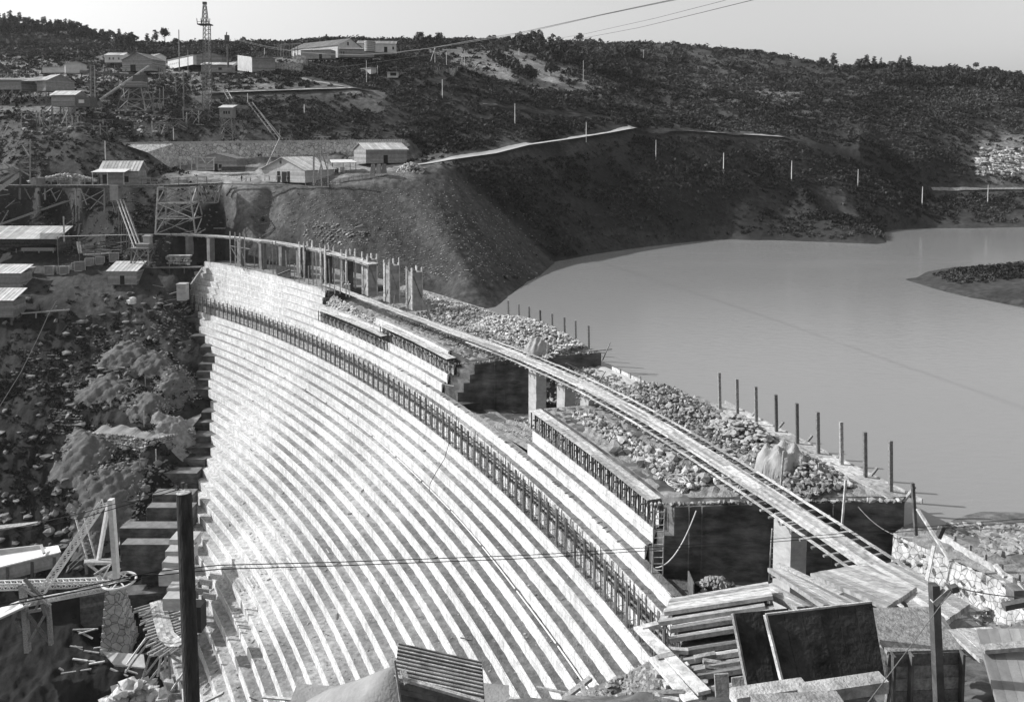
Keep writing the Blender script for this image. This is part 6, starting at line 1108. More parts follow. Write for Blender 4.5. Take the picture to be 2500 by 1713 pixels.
stones('outcrop', 'pale broken rock face in the small quarry at the right edge', [(2385, 365, 2500, 430), (2420, 385, 2500, 425)], 420, (.6, 1.8), 'mid_stone', 330, 460, .7)
stones('outcrop', 'pale rock ribs and stones on the left rock cutting', [(120, 268, 420, 330), (280, 270, 420, 300), (60, 280, 160, 330)], 260, (.3, 1.0), 'stone', 240, 300, .6)
stones('stones', 'pale stones in the field and on the bare slope beyond the ridge', [(1195, 112, 1260, 130), (1460, 212, 1510, 228), (1900, 225, 1960, 250), (2120, 185, 2300, 215)], 120, (.4, .9), 'stone', 350, 620, .5)

# clutter of the upper workings
truss('inclined_rails', 'pair of long timber rails running down the slope from the upper road to the wall', 'rails', [(D(607, 252, 284), D(676, 342, 264), .3), (D(616, 250, 284), D(684, 340, 264), .3), (D(626, 262, 283), D(690, 340, 265), .25)] + [(D(607 + 8 * i, 258 + 10 * i, 282 - 2.2 * i), D(622 + 8 * i, 257 + 10 * i, 282 - 2.2 * i), .2) for i in range(8)], .25, 'wood')
truss('leaning_ladder', 'short pale ladder leaning on the slope just below the upper road', 'ladder', [(D(545, 220, 288), D(558, 243, 285), .22), (D(554, 219, 288), D(567, 241, 285), .22)] + [(D(547 + 3 * i, 224 + 5 * i, 287), D(556 + 3 * i, 223 + 5 * i, 287), .18) for i in range(4)], .2, 'wood_pale')
for i in range(26):
    x = random.choice((random.uniform(-5, 130), random.uniform(60, 290), random.uniform(380, 480))); y = random.uniform(185, 330); p = onground(x, y, 240, 360); w_, h_ = random.uniform(2.5, 6), random.uniform(2.5, 6); t = thing('trestle_rig', 'rough open timber frame among the workings on the upper left slope', 'timber frame', p, 'rough frames of the upper workings'); X_ = Vector((w_ / 2, random.uniform(-1, 1), 0))
    for s_ in (-1, 0, 1): MB().beam(p + X_ * s_ - Z * 1.2, p + X_ * s_ + Z * h_ * random.uniform(.8, 1.1), .24, .24).build('post', random.choice(('wood', 'wood_dark', 'wood_pale')), t)
    mb = MB(); mb.beam(p - X_ * 1.2 + Z * h_ * .8, p + X_ * 1.2 + Z * h_ * .8, .22, .22); mb.beam(p - X_ + Z * .2, p + Z * h_ * .8, .18, .18); mb.beam(p + X_ + Z * .2, p + Z * h_ * .7, .18, .18); mb.build('tie', 'wood', t)
for i in range(70):
    x = random.choice((random.uniform(-5, 300), random.uniform(380, 560), random.uniform(-5, 220))); y = random.uniform(195, 345) if i < 36 else random.uniform(465, 600); p = onground(x, y, 205, 360); a = random.uniform(-.5, 1.2); L = random.uniform(2.5, 8); tag(MB().beam(p + Z * .2, p + Vector((L * math.cos(a), random.uniform(-1, 1), L * math.sin(a) * .8 + .3)), .24, .2).build('loose_timber', random.choice(('wood', 'wood_pale', 'wood_dark'))), 'loose timber lying about the workings on the left slopes', 'timber', 'loose timbers of the left workings')
stones('stones', 'stones and waste scattered over the upper left workings', [(0, 200, 300, 340), (100, 260, 420, 330), (0, 340, 120, 440), (380, 180, 480, 260)], 700, (.15, .6), 'stone_dark', 235, 350, .5)
stones('stones', 'stones scattered on the slope under the trestle platform', [(0, 470, 540, 590), (150, 590, 420, 650)], 600, (.12, .45), 'stone_dark', 205, 245, .5)
# ------------------------------------------------------------------ near right: stacked form panels, timbers, posts
def panel(name, label, quad, th, m, group=None, batten=None):
    q = [D(*a) for a in quad]; t = thing(name, label, 'panel', q[0], group); n = (q[1] - q[0]).cross(q[3] - q[0]).normalized()
    if n.z < 0 and abs(n.z) > .25: q = [q[0], q[3], q[2], q[1]]; n = -n
    mb = MB(); k = 6
    for i in range(k): a, b, c, d = q[0].lerp(q[3], i / k), q[0].lerp(q[3], (i + .985) / k), q[1].lerp(q[2], (i + .985) / k), q[1].lerp(q[2], i / k); j = n * random.uniform(-.015, .015); mb.slab([a + j, d + j, c + j, b + j], th)
    mb.build('boards', m, t)
    if batten:
        mb = MB()
        for f in batten: a, b = q[0].lerp(q[1], f), q[3].lerp(q[2], f); mb.beam(a - n * (th + .06), b - n * (th + .06), .14, .12)
        mb.build('batten', 'wood', t)
    return t
gs = 'form panels stacked at the near right'
Lp = [(1621, 1494, 33.0), (1606, 1519, 32.2), (1636, 1534, 31.4), (1634, 1558, 30.6), (1655, 1590, 29.6), (1664, 1612, 28.8), (1679, 1634, 28.0), (1692, 1650, 27.3), (1702, 1688, 26.2)]
nm = ['topmost', 'second', 'third', 'fourth', 'fifth', 'sixth', 'seventh', 'eighth', 'lowest']
for i, (x, y, d) in enumerate(Lp):
    j = random.uniform(-8, 8); panel('stacked_shutter', nm[i] + ' of the thick form panels stacked at the near right, edges towards the dam', [(x, y, d), (x + 262 + j, y - 40, d + .9), (x + 250 + j, y - 78 + j, d + 4.6), (x + 16, y - 34, d + 3.4)], .16, 'wood_pale' if i in (0, 1, 3, 5, 8) else 'wood', gs, (.05, .95))
for i, (a, b, l) in enumerate((((1560, 1530, 31), (1720, 1690, 26), 'long pale board sliding down the left ends of the stacked panels'), ((1598, 1605, 28.6), (1690, 1712, 25.5), 'second pale board lying below the panel ends'))): tag(MB().beam(D(*a), D(*b), .5, .12).beam(D(a[0] + 6, a[1] + 4, a[2] - .2), D(a[0] + 46, a[1] - 6, a[2]), .24, .2).build('board', 'wood_pale'), l, 'board')
for i in range(16):
    x, y = random.uniform(1590, 1720), random.uniform(1580, 1705); d = 33 - (y - 1494) / 200 * 6.5 - .4; p = D(x, y, d); tag(MB().beam(p, p + Vector((random.uniform(.4, 1.1), random.uniform(-.2, .2), random.uniform(-.1, .15))), .2, .16).build('spacer_block', random.choice(('wood', 'wood_pale'))), 'short spacer block jammed between the ends of the stacked panels', 'block', 'spacer blocks of the panel stack')
panel('black_panel', 'large black form panel standing on edge in front, widest', [(1869, 1500, 24), (1913, 1677, 23), (2160, 1650, 23.4), (2129, 1469, 24.4)], .12, 'panel')
panel('black_panel', 'black form panel standing behind the widest one, mostly hidden', [(1790, 1497, 25.2), (1829, 1694, 24), (1960, 1680, 24.2), (1925, 1484, 25.4)], .12, 'panel')
for x0, y0, x1, y1, d, l in ((1869, 1500, 1913, 1677, 23.95, 'front'), (1790, 1497, 1829, 1694, 25.1, 'rear')): tag(MB().beam(D(x0 - 1, y0, d), D(x1 - 1, y1, d - 1), .07, .16).build('edge_strip', 'wood_pale'), 'thin bright edge strip along the left side of the ' + l + ' black panel', 'strip')
tag(MB().beam(D(1869, 1499, 24), D(2129, 1468, 24.4), .05, .06).build('edge_strip', 'wood_pale'), 'thin bright strip along the top of the front black panel', 'strip')
gl = 'pale panels dropped at the end of the gangway'
for l, q, th, m in (('long pale panel pair pointing at the pit, left of the gangway end', [(1874, 1386, 40), (1918, 1384, 41), (2110, 1478, 33), (2010, 1476, 31)], .2, 'wood_pale'), ('short thick pale panel lying against the stack', [(1853, 1436, 39), (1884, 1420, 40), (1985, 1478, 35), (1945, 1480, 33)], .3, 'wood_pale'), ('broad bright panel lying at the foot of the gangway', [(1978, 1398, 42), (2088, 1378, 45), (2238, 1432, 39), (2165, 1480, 34)], .2, 'wood_pale'), ('pale panel overlapping the broad bright one on its right', [(2200, 1462, 37), (2290, 1428, 40), (2368, 1474, 36), (2290, 1526, 31)], .2, 'wood_pale'), ('bright sheet sloping down at the right behind the post', [(2312, 1535, 29), (2440, 1528, 31), (2520, 1610, 27), (2438, 1650, 24)], .12, 'wood_pale'), ('long pale board beside the black panel, pointing at the post', [(2128, 1486, 31), (2150, 1482, 32), (2285, 1530, 29), (2262, 1542, 28)], .2, 'wood_pale'), ('grey panel under the bright ones behind the black panel', [(2140, 1520, 29), (2300, 1500, 33), (2330, 1545, 30), (2210, 1562, 27)], .12, 'wood'), ('grey panel lowest of the pile behind the black panel', [(2150, 1560, 27), (2330, 1545, 30), (2345, 1580, 27), (2170, 1590, 25)], .12, 'wood'), ('pale panel beneath the broad bright one, towards the wall', [(2090, 1382, 46), (2180, 1372, 48), (2400, 1490, 38), (2300, 1500, 36)], .15, 'wood_pale')): panel('pale_panel', l, q, th, m, gl, (.1, .9))
tag(MB().slab([D(1895, 1380, 41), D(1905, 1377, 41.2), D(2060, 1452, 35), D(2050, 1456, 34.8)], .12).build('board', 'wood'), 'narrow grey board on top of the long pale panel pair', 'board')
t = thing('dark_crate', 'dark boarded crate front below the pale panels beside the post', 'crate', D(2250, 1713, 23)); c0, c1 = D(2166, 1590, 23.6), D(2352, 1584, 24.2); mb = MB()
for i in range(5): z = -.25 - i * .42; mb.beam(c0 + Z * z, c1 + Z * z, .1, .39)
mb.build('boards', 'wood', t); mb = MB()
for f in (.05, .28, .66, .95): p = c0.lerp(c1, f) + Vector((0, -.12, 0)); mb.beam(p, p - Z * 2.2, .3, .08)
mb.build('cleat', 'wood_dark', t); mb = MB(); mb.slab([c0, c1, c1 + Vector((0, 2, .2)), c0 + Vector((0, 2, .2))], .1); mb.build('lid', 'wood', t)
panel('propped_sheet', 'tall grey panel with a cross batten leaning at the right edge', [(2384, 1534, 21.5), (2442, 1740, 19), (2600, 1740, 19), (2540, 1532, 21.5)], .12, 'board'); tag(MB().beam(D(2398, 1584, 20.7), D(2545, 1572, 20.7), .26, .12).build('batten', 'wood'), 'pale cross batten nailed over the leaning grey panel', 'batten')
for l, a, b, w_, h_ in (('squared beam lying across the bottom edge, left of two', (1790, 1704, 19.2), (1966, 1678, 19.6), .42, .3), ('longest squared beam across the bottom edge, right of two', (1958, 1694, 19.0), (2157, 1664, 19.4), .42, .32), ('short squared beam end at the bottom edge under the other two', (1840, 1722, 18.2), (2050, 1712, 18.4), .4, .3)): tag(MB().beam(D(*a), D(*b), w_, h_).build('timber_beam', 'wood_pale'), l, 'beam')
tag(MB().slab([D(1748, 1702, 24.4), D(1782, 1700, 24.4), D(1779, 1644, 24.6), D(1745, 1646, 24.6)], .12).slab([D(1790, 1700, 24.3), D(1826, 1694, 24.3), D(1818, 1650, 24.5), D(1786, 1654, 24.5)], .1).build('board_end', 'wood'), 'upright board end beside the rear black panel', 'board')
# post with an arm
t = thing('arm_post', 'dark square post with a short slanting arm and stay line at the near right', 'post', D(2293, 1730, 20)); MB().beam(D(2280, 1425, 20.2), D(2296, 1800, 19.8), .24, .2).build('shaft', 'wood_dark', t); MB().beam(D(2278, 1472, 20.1), D(2317, 1438, 20.1), .15, .16).build('arm', 'wood', t); MB().beam(D(2321, 1438, 20.1), D(2338, 1433, 20.1), .16, .16).build('insulator_block', 'wood_dark', t)
rope('stay_line', 'thin stay line slanting from the arm post down to the bottom edge', 'line', [D(2322, 1442, 20), D(2220, 1580, 19), D(2110, 1725, 18)], .012, 'wire_pale'); rope('stay_line', 'dark line from the arm post to the right edge', 'line', sag(D(2338, 1434, 20), D(2520, 1458, 19), .06), .014, 'wire')
# wing wall to the right
t = thing('wing_wall', 'pale rubble masonry wing wall running right from the dark block end', 'wall', G(2300, 1400, 8)); tops = [G(2179, 1302, 9.4), G(2255, 1335, 9.5), G(2340, 1372, 9.7), G(2420, 1406, 10), G(2520, 1450, 10.4)]; mb = MB(); vs = []; n_ = len(tops)
tp2 = along(tops, 30); rows = 6
for i, p in enumerate(tp2):
    for k in range(rows + 1): vs.append(p + Vector((-.12 * k, -.2 * k, -k * 1.1)) + Vector((random.uniform(-.12, .12), random.uniform(-.12, .12), random.uniform(-.1, .1))))
mb.add(vs, [(i * (rows + 1) + k, (i + 1) * (rows + 1) + k, (i + 1) * (rows + 1) + k + 1, i * (rows + 1) + k + 1) for i in range(30) for k in range(rows)]); mb.build('face', 'rubwall_pale', t); mb = MB(); vs = []
for p in tp2: vs += [p, p + Vector((1.6, 1.2, .15 + random.uniform(-.1, .1))), p + Vector((3.4, 2.2, random.uniform(-.1, .1)))]
mb.add(vs, [(3 * i + j, 3 * i + 3 + j, 3 * i + 4 + j, 3 * i + 1 + j) for i in range(30) for j in range(2)]); mb.build('top', 'gravel', t); mb = MB()
for i in range(40): p = random.choice(tp2); mb.rock(p + Vector((random.uniform(-.8, .1), random.uniform(-1.0, -.1), random.uniform(-5, 0))), random.uniform(.12, .3), .8)
mb.build('face_stones', 'stone', t)
t = thing('edge_boards', 'bright edge boards on pegs along the top of the wing wall', 'boards', G(2380, 1360, 9.8)); ec_ = along([G(2290, 1308, 9.9), G(2340, 1338, 9.9), G(2470, 1420, 10.2), G(2530, 1455, 10.4)], 6)
for i in range(6): MB().beam(ec_[i], ec_[i + 1] + Z * random.uniform(-.05, .15), .14, .8).build('board', 'wood_pale', t)
for i in range(7): MB().beam(ec_[i] + Vector((.2, .2, -.7)), ec_[i] + Vector((.2, .2, .8)), .16, .18).build('peg', 'wood', t)
for l, a, b, w_ in (('tall dark leaning post at the lake corner of the near block', (2228, 1178, 62), (2236, 1305, 62), .28), ('pale diagonal prop from the lake corner to the wing wall', (2240, 1242, 60), (2320, 1370, 56), .22), ('pale leaning pole standing before the wing wall', (2280, 1332, 55), (2262, 1418, 54), .22), ('short dark stub on the wing wall beside the edge boards', (2302, 1284, 60), (2290, 1312, 60), .4), ('dark squared beam end at the right edge below the wing wall', (2450, 1480, 38), (2540, 1462, 38), .35), ('dark block standing at the right edge on the wing wall', (2478, 1432, 46), (2478, 1462, 46), .8), ('two crossed bits of board beyond the edge boards', (2430, 1378, 56), (2455, 1408, 55), .3)): tag(MB().beam(D(*a), D(*b), w_, w_ * .8).build('timber', 'wood_dark' if 'dark' in l else 'wood_pale'), l, 'timber')
stones('stones', 'white stones heaped on the lake bank at the right edge', [(2390, 1295, 2500, 1350), (2420, 1310, 2560, 1360), (2300, 1280, 2500, 1310)], 320, (.12, .5), 'stone', 45, 100); stones('stones', 'broken stone at the right edge below the wing wall', [(2380, 1485, 2500, 1530), (2440, 1420, 2520, 1470)], 160, (.1, .35), 'stone', 30, 60)
stones('debris', 'coarse gravel bank in the bottom corner between the steps and the panel stack', [(1390, 1640, 1640, 1713), (1480, 1610, 1640, 1690), (1300, 1690, 1500, 1713)], 700, (.06, .28), 'stone', 40, 75)
for l, a, b, w_ in (('broken frame timber lying in the gravel bank at the foot of the steps', (1376, 1705, 58), (1442, 1654, 60), .4), ('short leg of the broken frame in the gravel bank', (1421, 1672, 59), (1432, 1700, 58), .35), ('thin plank lying left of the broken frame', (1310, 1676, 62), (1400, 1694, 60), .2), ('pale offcut beam at the bottom edge near the shed', (1190, 1702, 50), (1270, 1712, 50), .4)): tag(MB().beam(D(*a), D(*b), w_, w_ * .7).build('timber', 'wood_pale' if 'pale' in l else 'wood'), l, 'timber')
# small shed and sand at the bottom
t = thing('tool_shed', 'small shed with a slanting batten roof at the bottom edge before the steps', 'shed', D(1075, 1713, 36)); q = [D(962, 1654, 36.8), D(1181, 1701, 36.0), D(1176, 1618, 37.9), D(973, 1572, 38.6)]; mb = MB(); k = 9
for i in range(k): mb.slab([q[0].lerp(q[3], i / k), q[1].lerp(q[2], i / k), q[1].lerp(q[2], (i + 1) / k), q[0].lerp(q[3], (i + 1) / k)], .06)
mb.build('roof', 'wood_pale', t); mb = MB()
for i in range(k + 1): a, b = q[0].lerp(q[3], i / k) + Z * .04, q[1].lerp(q[2], i / k) + Z * .04; mb.beam(a, b, .07, .07)
mb.build('roof_batten', 'wood_dark', t); mb = MB(); a, b, c, d = [v + Vector((0, 0, -.12)) for v in q]; a = a + (b - a) * .06
for i in range(7): z = -.2 - i * .3; mb.beam(a + Z * z, b + Z * z, .08, .285); mb.beam(a + Z * z, d + Z * z, .08, .285); mb.beam(b + Z * z, c + Z * z, .08, .285)
mb.build('wall', 'wood_dark', t); mb = MB(); mb.beam(q[0] + Vector((.1, -.25, .25)), q[1] + Vector((0, -.2, -.1)), .2, .14); mb.build('eave_board', 'wood', t)
tag(MB().beam(D(963, 1610, 36.4), D(978, 1715, 36), .09, .09).build('prop', 'wood'), 'thin prop leaning on the left corner of the small shed', 'prop'); tag(MB().beam(D(983, 1634, 36.6), D(994, 1668, 36.1), .28, .1).build('board', 'wood_pale'), 'pale board end lying on the shed roof corner', 'board')
c = D(955, 1716, 40); n = 40; vs = []
for i in range(n + 1):
    for j in range(n + 1):
        x = (i / n - .5) * 2; y = (j / n - .5) * 2; r_ = math.hypot(x, y) * (1 + .06 * math.sin(4 * math.atan2(y, x))); vs.append(c + Vector((x * 6.4, y * 4.5, -2.2 + 4.3 * max(0, 1 - r_) ** .85 + .1 * math.sin(7 * x) * math.sin(5 * y))))
mb = MB(); mb.add(vs, [(i * (n + 1) + j, (i + 1) * (n + 1) + j, (i + 1) * (n + 1) + j + 1, i * (n + 1) + j + 1) for i in range(n) for j in range(n)]); tag(mb.build('sand_heap', 'sand', smooth=True), 'smooth grey sand heap at the bottom edge left of the small shed', 'sand heap')
for l, a, b in (('long thin lath lying along the bottom edge of the steps', (640, 1700, 70), (740, 1709, 70)), ('pale plank pair at the bottom edge beside the big pole', (500, 1712, 60), (546, 1690, 60))): tag(MB().beam(D(*a), D(*b), .3, .15).build('plank', 'wood_pale'), l, 'plank')
# big pole and its wires
t = thing('telephone_pole', 'big dark round telephone pole standing close by at the lower left', 'telephone pole', D(472, 1800, 14.3)); P0, P1 = D(474, 1860, 14.2), D(449, 1202, 14.6); MB().tube(P0, P1, .152, 18, .142).build('shaft', mat('dark_creosote', 0.05, .5, 3, bump=.5, bscale=10, stretch=(4, 4, .6)), t); MB().tube(P1, P1 + Z * .015, .142, 18, .11).build('top', 'wood_pale', t)
mb = MB(); q = P1 + Vector((-.07, .12, -.02)); mb.tube(q, q + Z * .1, .012, 6); mb.tube(q + Z * .09, q + Z * .17, .035, 8); mb.tube(q + Vector((.06, 0, .06)), q + Vector((.06, 0, .13)), .03, 8); mb.build('insulator', 'iron', t)
for i, (l, pts) in enumerate((('upper left wire from the big pole top', [(-20, 1300, 15), (200, 1252, 14.8), (437, 1186, 14.6)]), ('lower left wire from the big pole top', [(-20, 1312, 15), (200, 1264, 14.8), (437, 1194, 14.6)]), ('upper of two wires crossing the picture low behind the big pole', [(-20, 1476, 12), (220, 1428, 13.5), (440, 1381, 15), (800, 1372, 18), (1300, 1354, 22), (1800, 1322, 26), (2520, 1264, 30)]), ('lower of two wires crossing the picture low behind the big pole', [(-20, 1484, 12), (220, 1437, 13.5), (440, 1391, 15), (800, 1381, 18), (1300, 1362, 22), (1800, 1329, 26), (2520, 1272, 30)]))): rope('wire', l, 'wire', along([D(*p) for p in pts], 24), .0085 if i < 2 else .011, 'wire')

# ------------------------------------------------------------------ lower left: derrick, mixing sheds, forms at the toe
dd = 126
def P(x, y, d=dd): return D(x, y, d)
t = thing('derrick', 'pale lattice derrick with a slanting boom and horizontal wheel at the lower left', 'derrick', P(285, 1412)); MB().beam(P(271, 1218), P(285, 1412), .95, .8).build('mast', 'iron_pale', t); MB().beam(P(264, 1232, dd + 1.5), P(240, 1368, dd + 3), .55, .5).build('back_leg', 'iron_pale', t)
def latt(a, b, w, n, part):
    mb = MB(); d = (b - a).normalized(); s = d.cross(Vector((0, 1, 0))).normalized() * (w / 2); e = Vector((0, w / 2, 0))
    for u in (s + e, s - e, -s + e, -s - e): mb.beam(a + u, b + u, .2, .2)
    for i in range(n):
        p, q = a.lerp(b, i / n), a.lerp(b, (i + 1) / n)
        for g_ in (e, -e): mb.beam(p + s + g_, q - s + g_, .12, .12); mb.beam(p - s + g_, q + s + g_, .12, .12)
        mb.beam(p + s + e, q + s - e, .1, .1)
    mb.build(part, 'iron_pale', t)
latt(P(252, 1226, dd - 1), P(90, 1462, dd - 4), 1.0, 18, 'boom'); latt(P(-40, 1430, dd - 6), P(270, 1420, dd), 1.0, 22, 'base_arm'); latt(P(62, 1472, dd - 8), P(262, 1434, dd), .7, 18, 'lower_arm')
c = P(291, 1417); mb = MB(); ring = [c + Vector((2.6 * math.cos(a), 2.6 * math.sin(a), 0)) for a in np.linspace(0, 6.2832, 33)]; mb.path(ring, .2, 6)
for i in range(0, 32, 4): mb.beam(c, ring[i], .16, .16)
mb.build('bull_wheel', 'iron_pale', t); mb = MB(); mb.beam(P(283, 1396), P(318, 1410), .15, .15); mb.beam(P(276, 1400), P(240, 1432), .2, .2); mb.beam(P(268, 1380), P(250, 1412), .2, .2); mb.build('stay', 'iron_pale', t)
tw = thing('stone_pier', 'tapering rough stone pier carrying the derrick wheel', 'pier', P(290, 1580)); mb = MB(); zb = P(290, 1600, dd).z; a = P(281, 1438); h = a.z - zb
for i in range(9): f = i / 9; w_ = lerp(5.0, 2.3, f); mb.box((P(290, 1580).x - .6 * (f - .5), a.y, zb + h * f), (w_, w_ * .9, h / 9 - .02), .05)
mb.build('shaft', 'rubwall', tw)
truss('timber_tower', 'rough braced timber tower under the derrick arms at the left', 'tower', [(P(56, 1430, dd - 7), P(68, 1590, dd - 7), .75), (P(118, 1474, dd - 7), P(125, 1572, dd - 7), .55), (P(60, 1490, dd - 7), P(124, 1570, dd - 7), .4), (P(114, 1492, dd - 7), P(72, 1565, dd - 7), .35), (P(50, 1432, dd - 8), P(124, 1478, dd - 8), .35), (P(60, 1412, dd - 7), P(118, 1478, dd - 7), .4), (P(70, 1492, dd - 7), P(100, 1487, dd - 7), .4), (P(98, 1462, dd - 8), P(86, 1490, dd - 8), .3), (P(104, 1474, dd - 8), P(112, 1500, dd - 8), .5), (P(40, 1518, dd - 6), P(50, 1540, dd - 6), .4), (P(50, 1425, dd - 7), P(54, 1470, dd - 7), .5)], .3, 'wood')
tag(MB().slab([P(-60, 1535, dd - 9), P(57, 1480, dd - 9), P(50, 1464, dd - 5), P(-60, 1505, dd - 5)], .25).beam(P(-60, 1537, dd - 9), P(58, 1482, dd - 9), .2, .3).build('slanting_roof', 'roof'), 'bright slanting board roof at the left edge under the derrick', 'roof')
mb = MB(); a, b = P(196, 1450, dd + 4), P(262, 1440, dd + 4)
for i in range(10): mb.beam(a - Z * (.3 + i * .62), b - Z * (.3 + i * .62), .3, .6); mb.beam(a - Z * (.3 + i * .62), a - Z * (.3 + i * .62) + Vector((1.6, 4, 0)), .3, .6)
mb.slab([a + Vector((-1, -.6, .2)), b + Vector((.5, -.6, 1.4)), b + Vector((.5, 4, 1.8)), a + Vector((-1, 4, .6))], .2); tag(mb.build('board_bin', 'wood_dark'), 'dark boarded bin with a rough lid beside the stone pier', 'bin')
t = thing('loading_deck', 'white topped loading deck on dark board walls above the derrick arm', 'deck', P(60, 1440, dd + 6)); e = dd + 6; mb = MB(); mb.slab([P(-60, 1398, e), P(148, 1346, e), P(142, 1330, e + 4), P(-60, 1360, e + 4)], .3); mb.build('top', 'plaster', t); mb = MB(); mb.slab([P(-60, 1366, e + 4), P(104, 1340, e + 4), P(104, 1328, e + 4), P(-60, 1346, e + 4)][::-1], .3); mb.beam(P(100, 1330, e + 2), P(108, 1350, e), .4, .3); mb.build('kerb', 'concrete_pale', t); mb = MB()
for i in range(4): mb.beam(P(-60, 1404, e) - Z * i * .62, P(146, 1352, e) - Z * i * .62, .3, .6)
mb.build('front_board', 'board', t)
for x in (20, 80, 134): MB().beam(P(x, 1385 - x * .2, e), P(x, 1425, e), .5, .5).build('post', 'wood_dark', t)
tag(MB().slab([P(-40, 1295, dd + 12), P(90, 1278, dd + 12), P(92, 1272, dd + 13), P(-40, 1285, dd + 13)], .3).build('footboard', 'wood_pale'), 'bright footboard laid level on the bank above the loading deck', 'plank')
t = thing('bank_stair', 'steep dark timber stair with pale rails climbing the bank behind the derrick', 'stair', P(225, 1366, dd + 8)); e = dd + 9
for x0, x1 in ((184, 214), (206, 234)): MB().beam(P(x0, 1262, e + 3), P(x1, 1366, e), .25, .3).build('rail', 'wood_pale', t)
for i in range(12): f = (i + .5) / 12; MB().beam(P(lerp(190, 217, f), 1268 + 98 * f, lerp(e + 3, e, f)), P(lerp(208, 231, f), 1268 + 98 * f, lerp(e + 3, e, f)), .25, .12).build('tread', 'wood_dark', t)
t = thing('derrick_platform', 'small plank platform with props behind the derrick mast', 'platform', P(242, 1370, dd + 2)); MB().slab([P(205, 1372, dd + 1), P(278, 1372, dd + 1), P(274, 1362, dd + 4), P(206, 1364, dd + 4)], .4).build('deck', 'wood_pale', t); mb = MB(); mb.beam(P(212, 1374, dd + 1), P(262, 1412, dd), .3, .3); mb.beam(P(276, 1374, dd + 1), P(230, 1402, dd), .3, .3); mb.beam(P(208, 1374, dd + 1), P(212, 1400, dd + 1), .3, .3); mb.build('prop', 'wood', t)
for l, a, b in (('pale handrail slanting beside the platform, upper', (165, 1383), (200, 1350)), ('pale handrail slanting beside the platform, lower', (172, 1388), (206, 1356))): tag(MB().beam(P(*a, dd + 4), P(*b, dd + 4), .15, .15).build('handrail', 'wood_pale'), l, 'rail')
# concrete blocks at the toe of the far abutment
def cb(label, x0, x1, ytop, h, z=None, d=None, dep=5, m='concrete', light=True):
    a, b = D(x0, ytop, d), D(x1, ytop, d); t = thing('toe_block', label, 'concrete block', (a + b) / 2, 'concrete blocks at the far toe of the dam'); mb = MB(); c = (a + b) / 2; mb.box((c.x, c.y + dep / 2, c.z - h), (b.x - a.x, dep, h)); mb.build('body', m, t); mb = MB(); mb.box((c.x, c.y + dep / 2, c.z + .004), (b.x - a.x, dep, .12)); mb.build('sunlit_tone_top', 'concrete_mid', t)  # top in a paler colour, painted as if sunlit
    if light: mb = MB(); mb.box((a.x - .05, c.y + dep / 2, c.z - h), (.1, dep - .2, h - .05)); mb.build('sunlit_tone_end', 'rubwall_pale', t)  # left end in pale masonry, sunlight painted as colour
cb('long dark block with an end coloured as if sunlit, highest of the toe blocks', 352, 480, 1156, 3.2, d=157, dep=3); cb('flat topped pale block just left of the big pole', 372, 470, 1208, 3.6, d=150, dep=2.6); cb('dark block with a left end coloured as if sunlit below the flat topped one', 358, 470, 1240, 3.8, d=146, dep=2.2, light=True); cb('broad dark wall block beside the big pole', 292, 440, 1290, 6.6, d=140, dep=2.6, light=False); cb('lower dark wall block behind the derrick mast', 296, 420, 1330, 5.5, d=136, dep=2.2, light=False)
# worker on the toe blocks
def skin(name, pts, edges, radii, parent, m):
    me = bpy.data.meshes.new(name); me.from_pydata([Vector(p) for p in pts], edges, []); o = bpy.data.objects.new(name, me); C.objects.link(o); o.parent = parent; me.materials.append(M[m]); s = o.modifiers.new('skin', 'SKIN'); o.modifiers.new('sub', 'SUBSURF').levels = 1; o.modifiers['sub'].render_levels = 1
    for i, r_ in enumerate(radii): me.skin_vertices[0].data[i].radius = (r_, r_)
    me.skin_vertices[0].data[0].use_root = True; s.use_smooth_shade = True; return o
def person(label, p, pose, s=1.0, rz=0):
    t = thing('person', label, 'person', p); t.rotation_euler = (0, 0, rz); t.scale = (s,) * 3
    if pose == 'stand': pts = [(0, 0, .92), (0, 0, 1.15), (0, 0, 1.42), (0, .01, 1.52), (0, .02, 1.66), (-.1, 0, .88), (-.11, .02, .48), (-.12, 0, .06), (-.12, .16, .03), (.1, 0, .88), (.12, -.02, .48), (.13, 0, .06), (.13, .16, .03), (-.2, 0, 1.4), (-.27, .02, 1.12), (-.24, .1, .88), (.2, 0, 1.4), (.27, .02, 1.12), (.22, .12, .9)]
    else: pts = [(0, 0, .55), (0, .12, .78), (0, .28, 1.0), (0, .34, 1.08), (0, .42, 1.2), (-.12, 0, .52), (-.2, .3, .5), (-.18, .1, .06), (-.18, .26, .03), (.12, 0, .52), (.2, .3, .5), (.18, .1, .06), (.18, .26, .03), (-.2, .26, .98), (-.28, .42, .74), (-.16, .6, .6), (.2, .26, .98), (.28, .42, .74), (.16, .6, .6)]
    ed = [(0, 1), (1, 2), (2, 3), (3, 4), (0, 5), (5, 6), (6, 7), (7, 8), (0, 9), (9, 10), (10, 11), (11, 12), (2, 13), (13, 14), (14, 15), (2, 16), (16, 17), (17, 18)]; ra = [.15, .14, .16, .055, .11, .095, .065, .045, .04, .095, .065, .045, .04, .065, .048, .038, .065, .048, .038]
    o = skin('body', pts, ed, ra, t, 'cloth'); h = pts[4]; me = MB()
    me.v = [Vector((p_.x * .085 + h[0], p_.y * .1 + h[1], p_.z * .12 + h[2])) for p_ in ICO[0]]; me.f = list(ICO[1]); me.r = [.5] * len(me.f); t2 = t.location.copy(); t.location = (0, 0, 0); hd = me.build('head', 'skin', t, True); me = MB(); me.tube((h[0], h[1], h[2] + .05), (h[0], h[1], h[2] + .07), .17, 12); me.tube((h[0], h[1], h[2] + .07), (h[0], h[1], h[2] + .17), .1, 10, .085); me.build('hat', 'wood_dark', t); t.location = t2
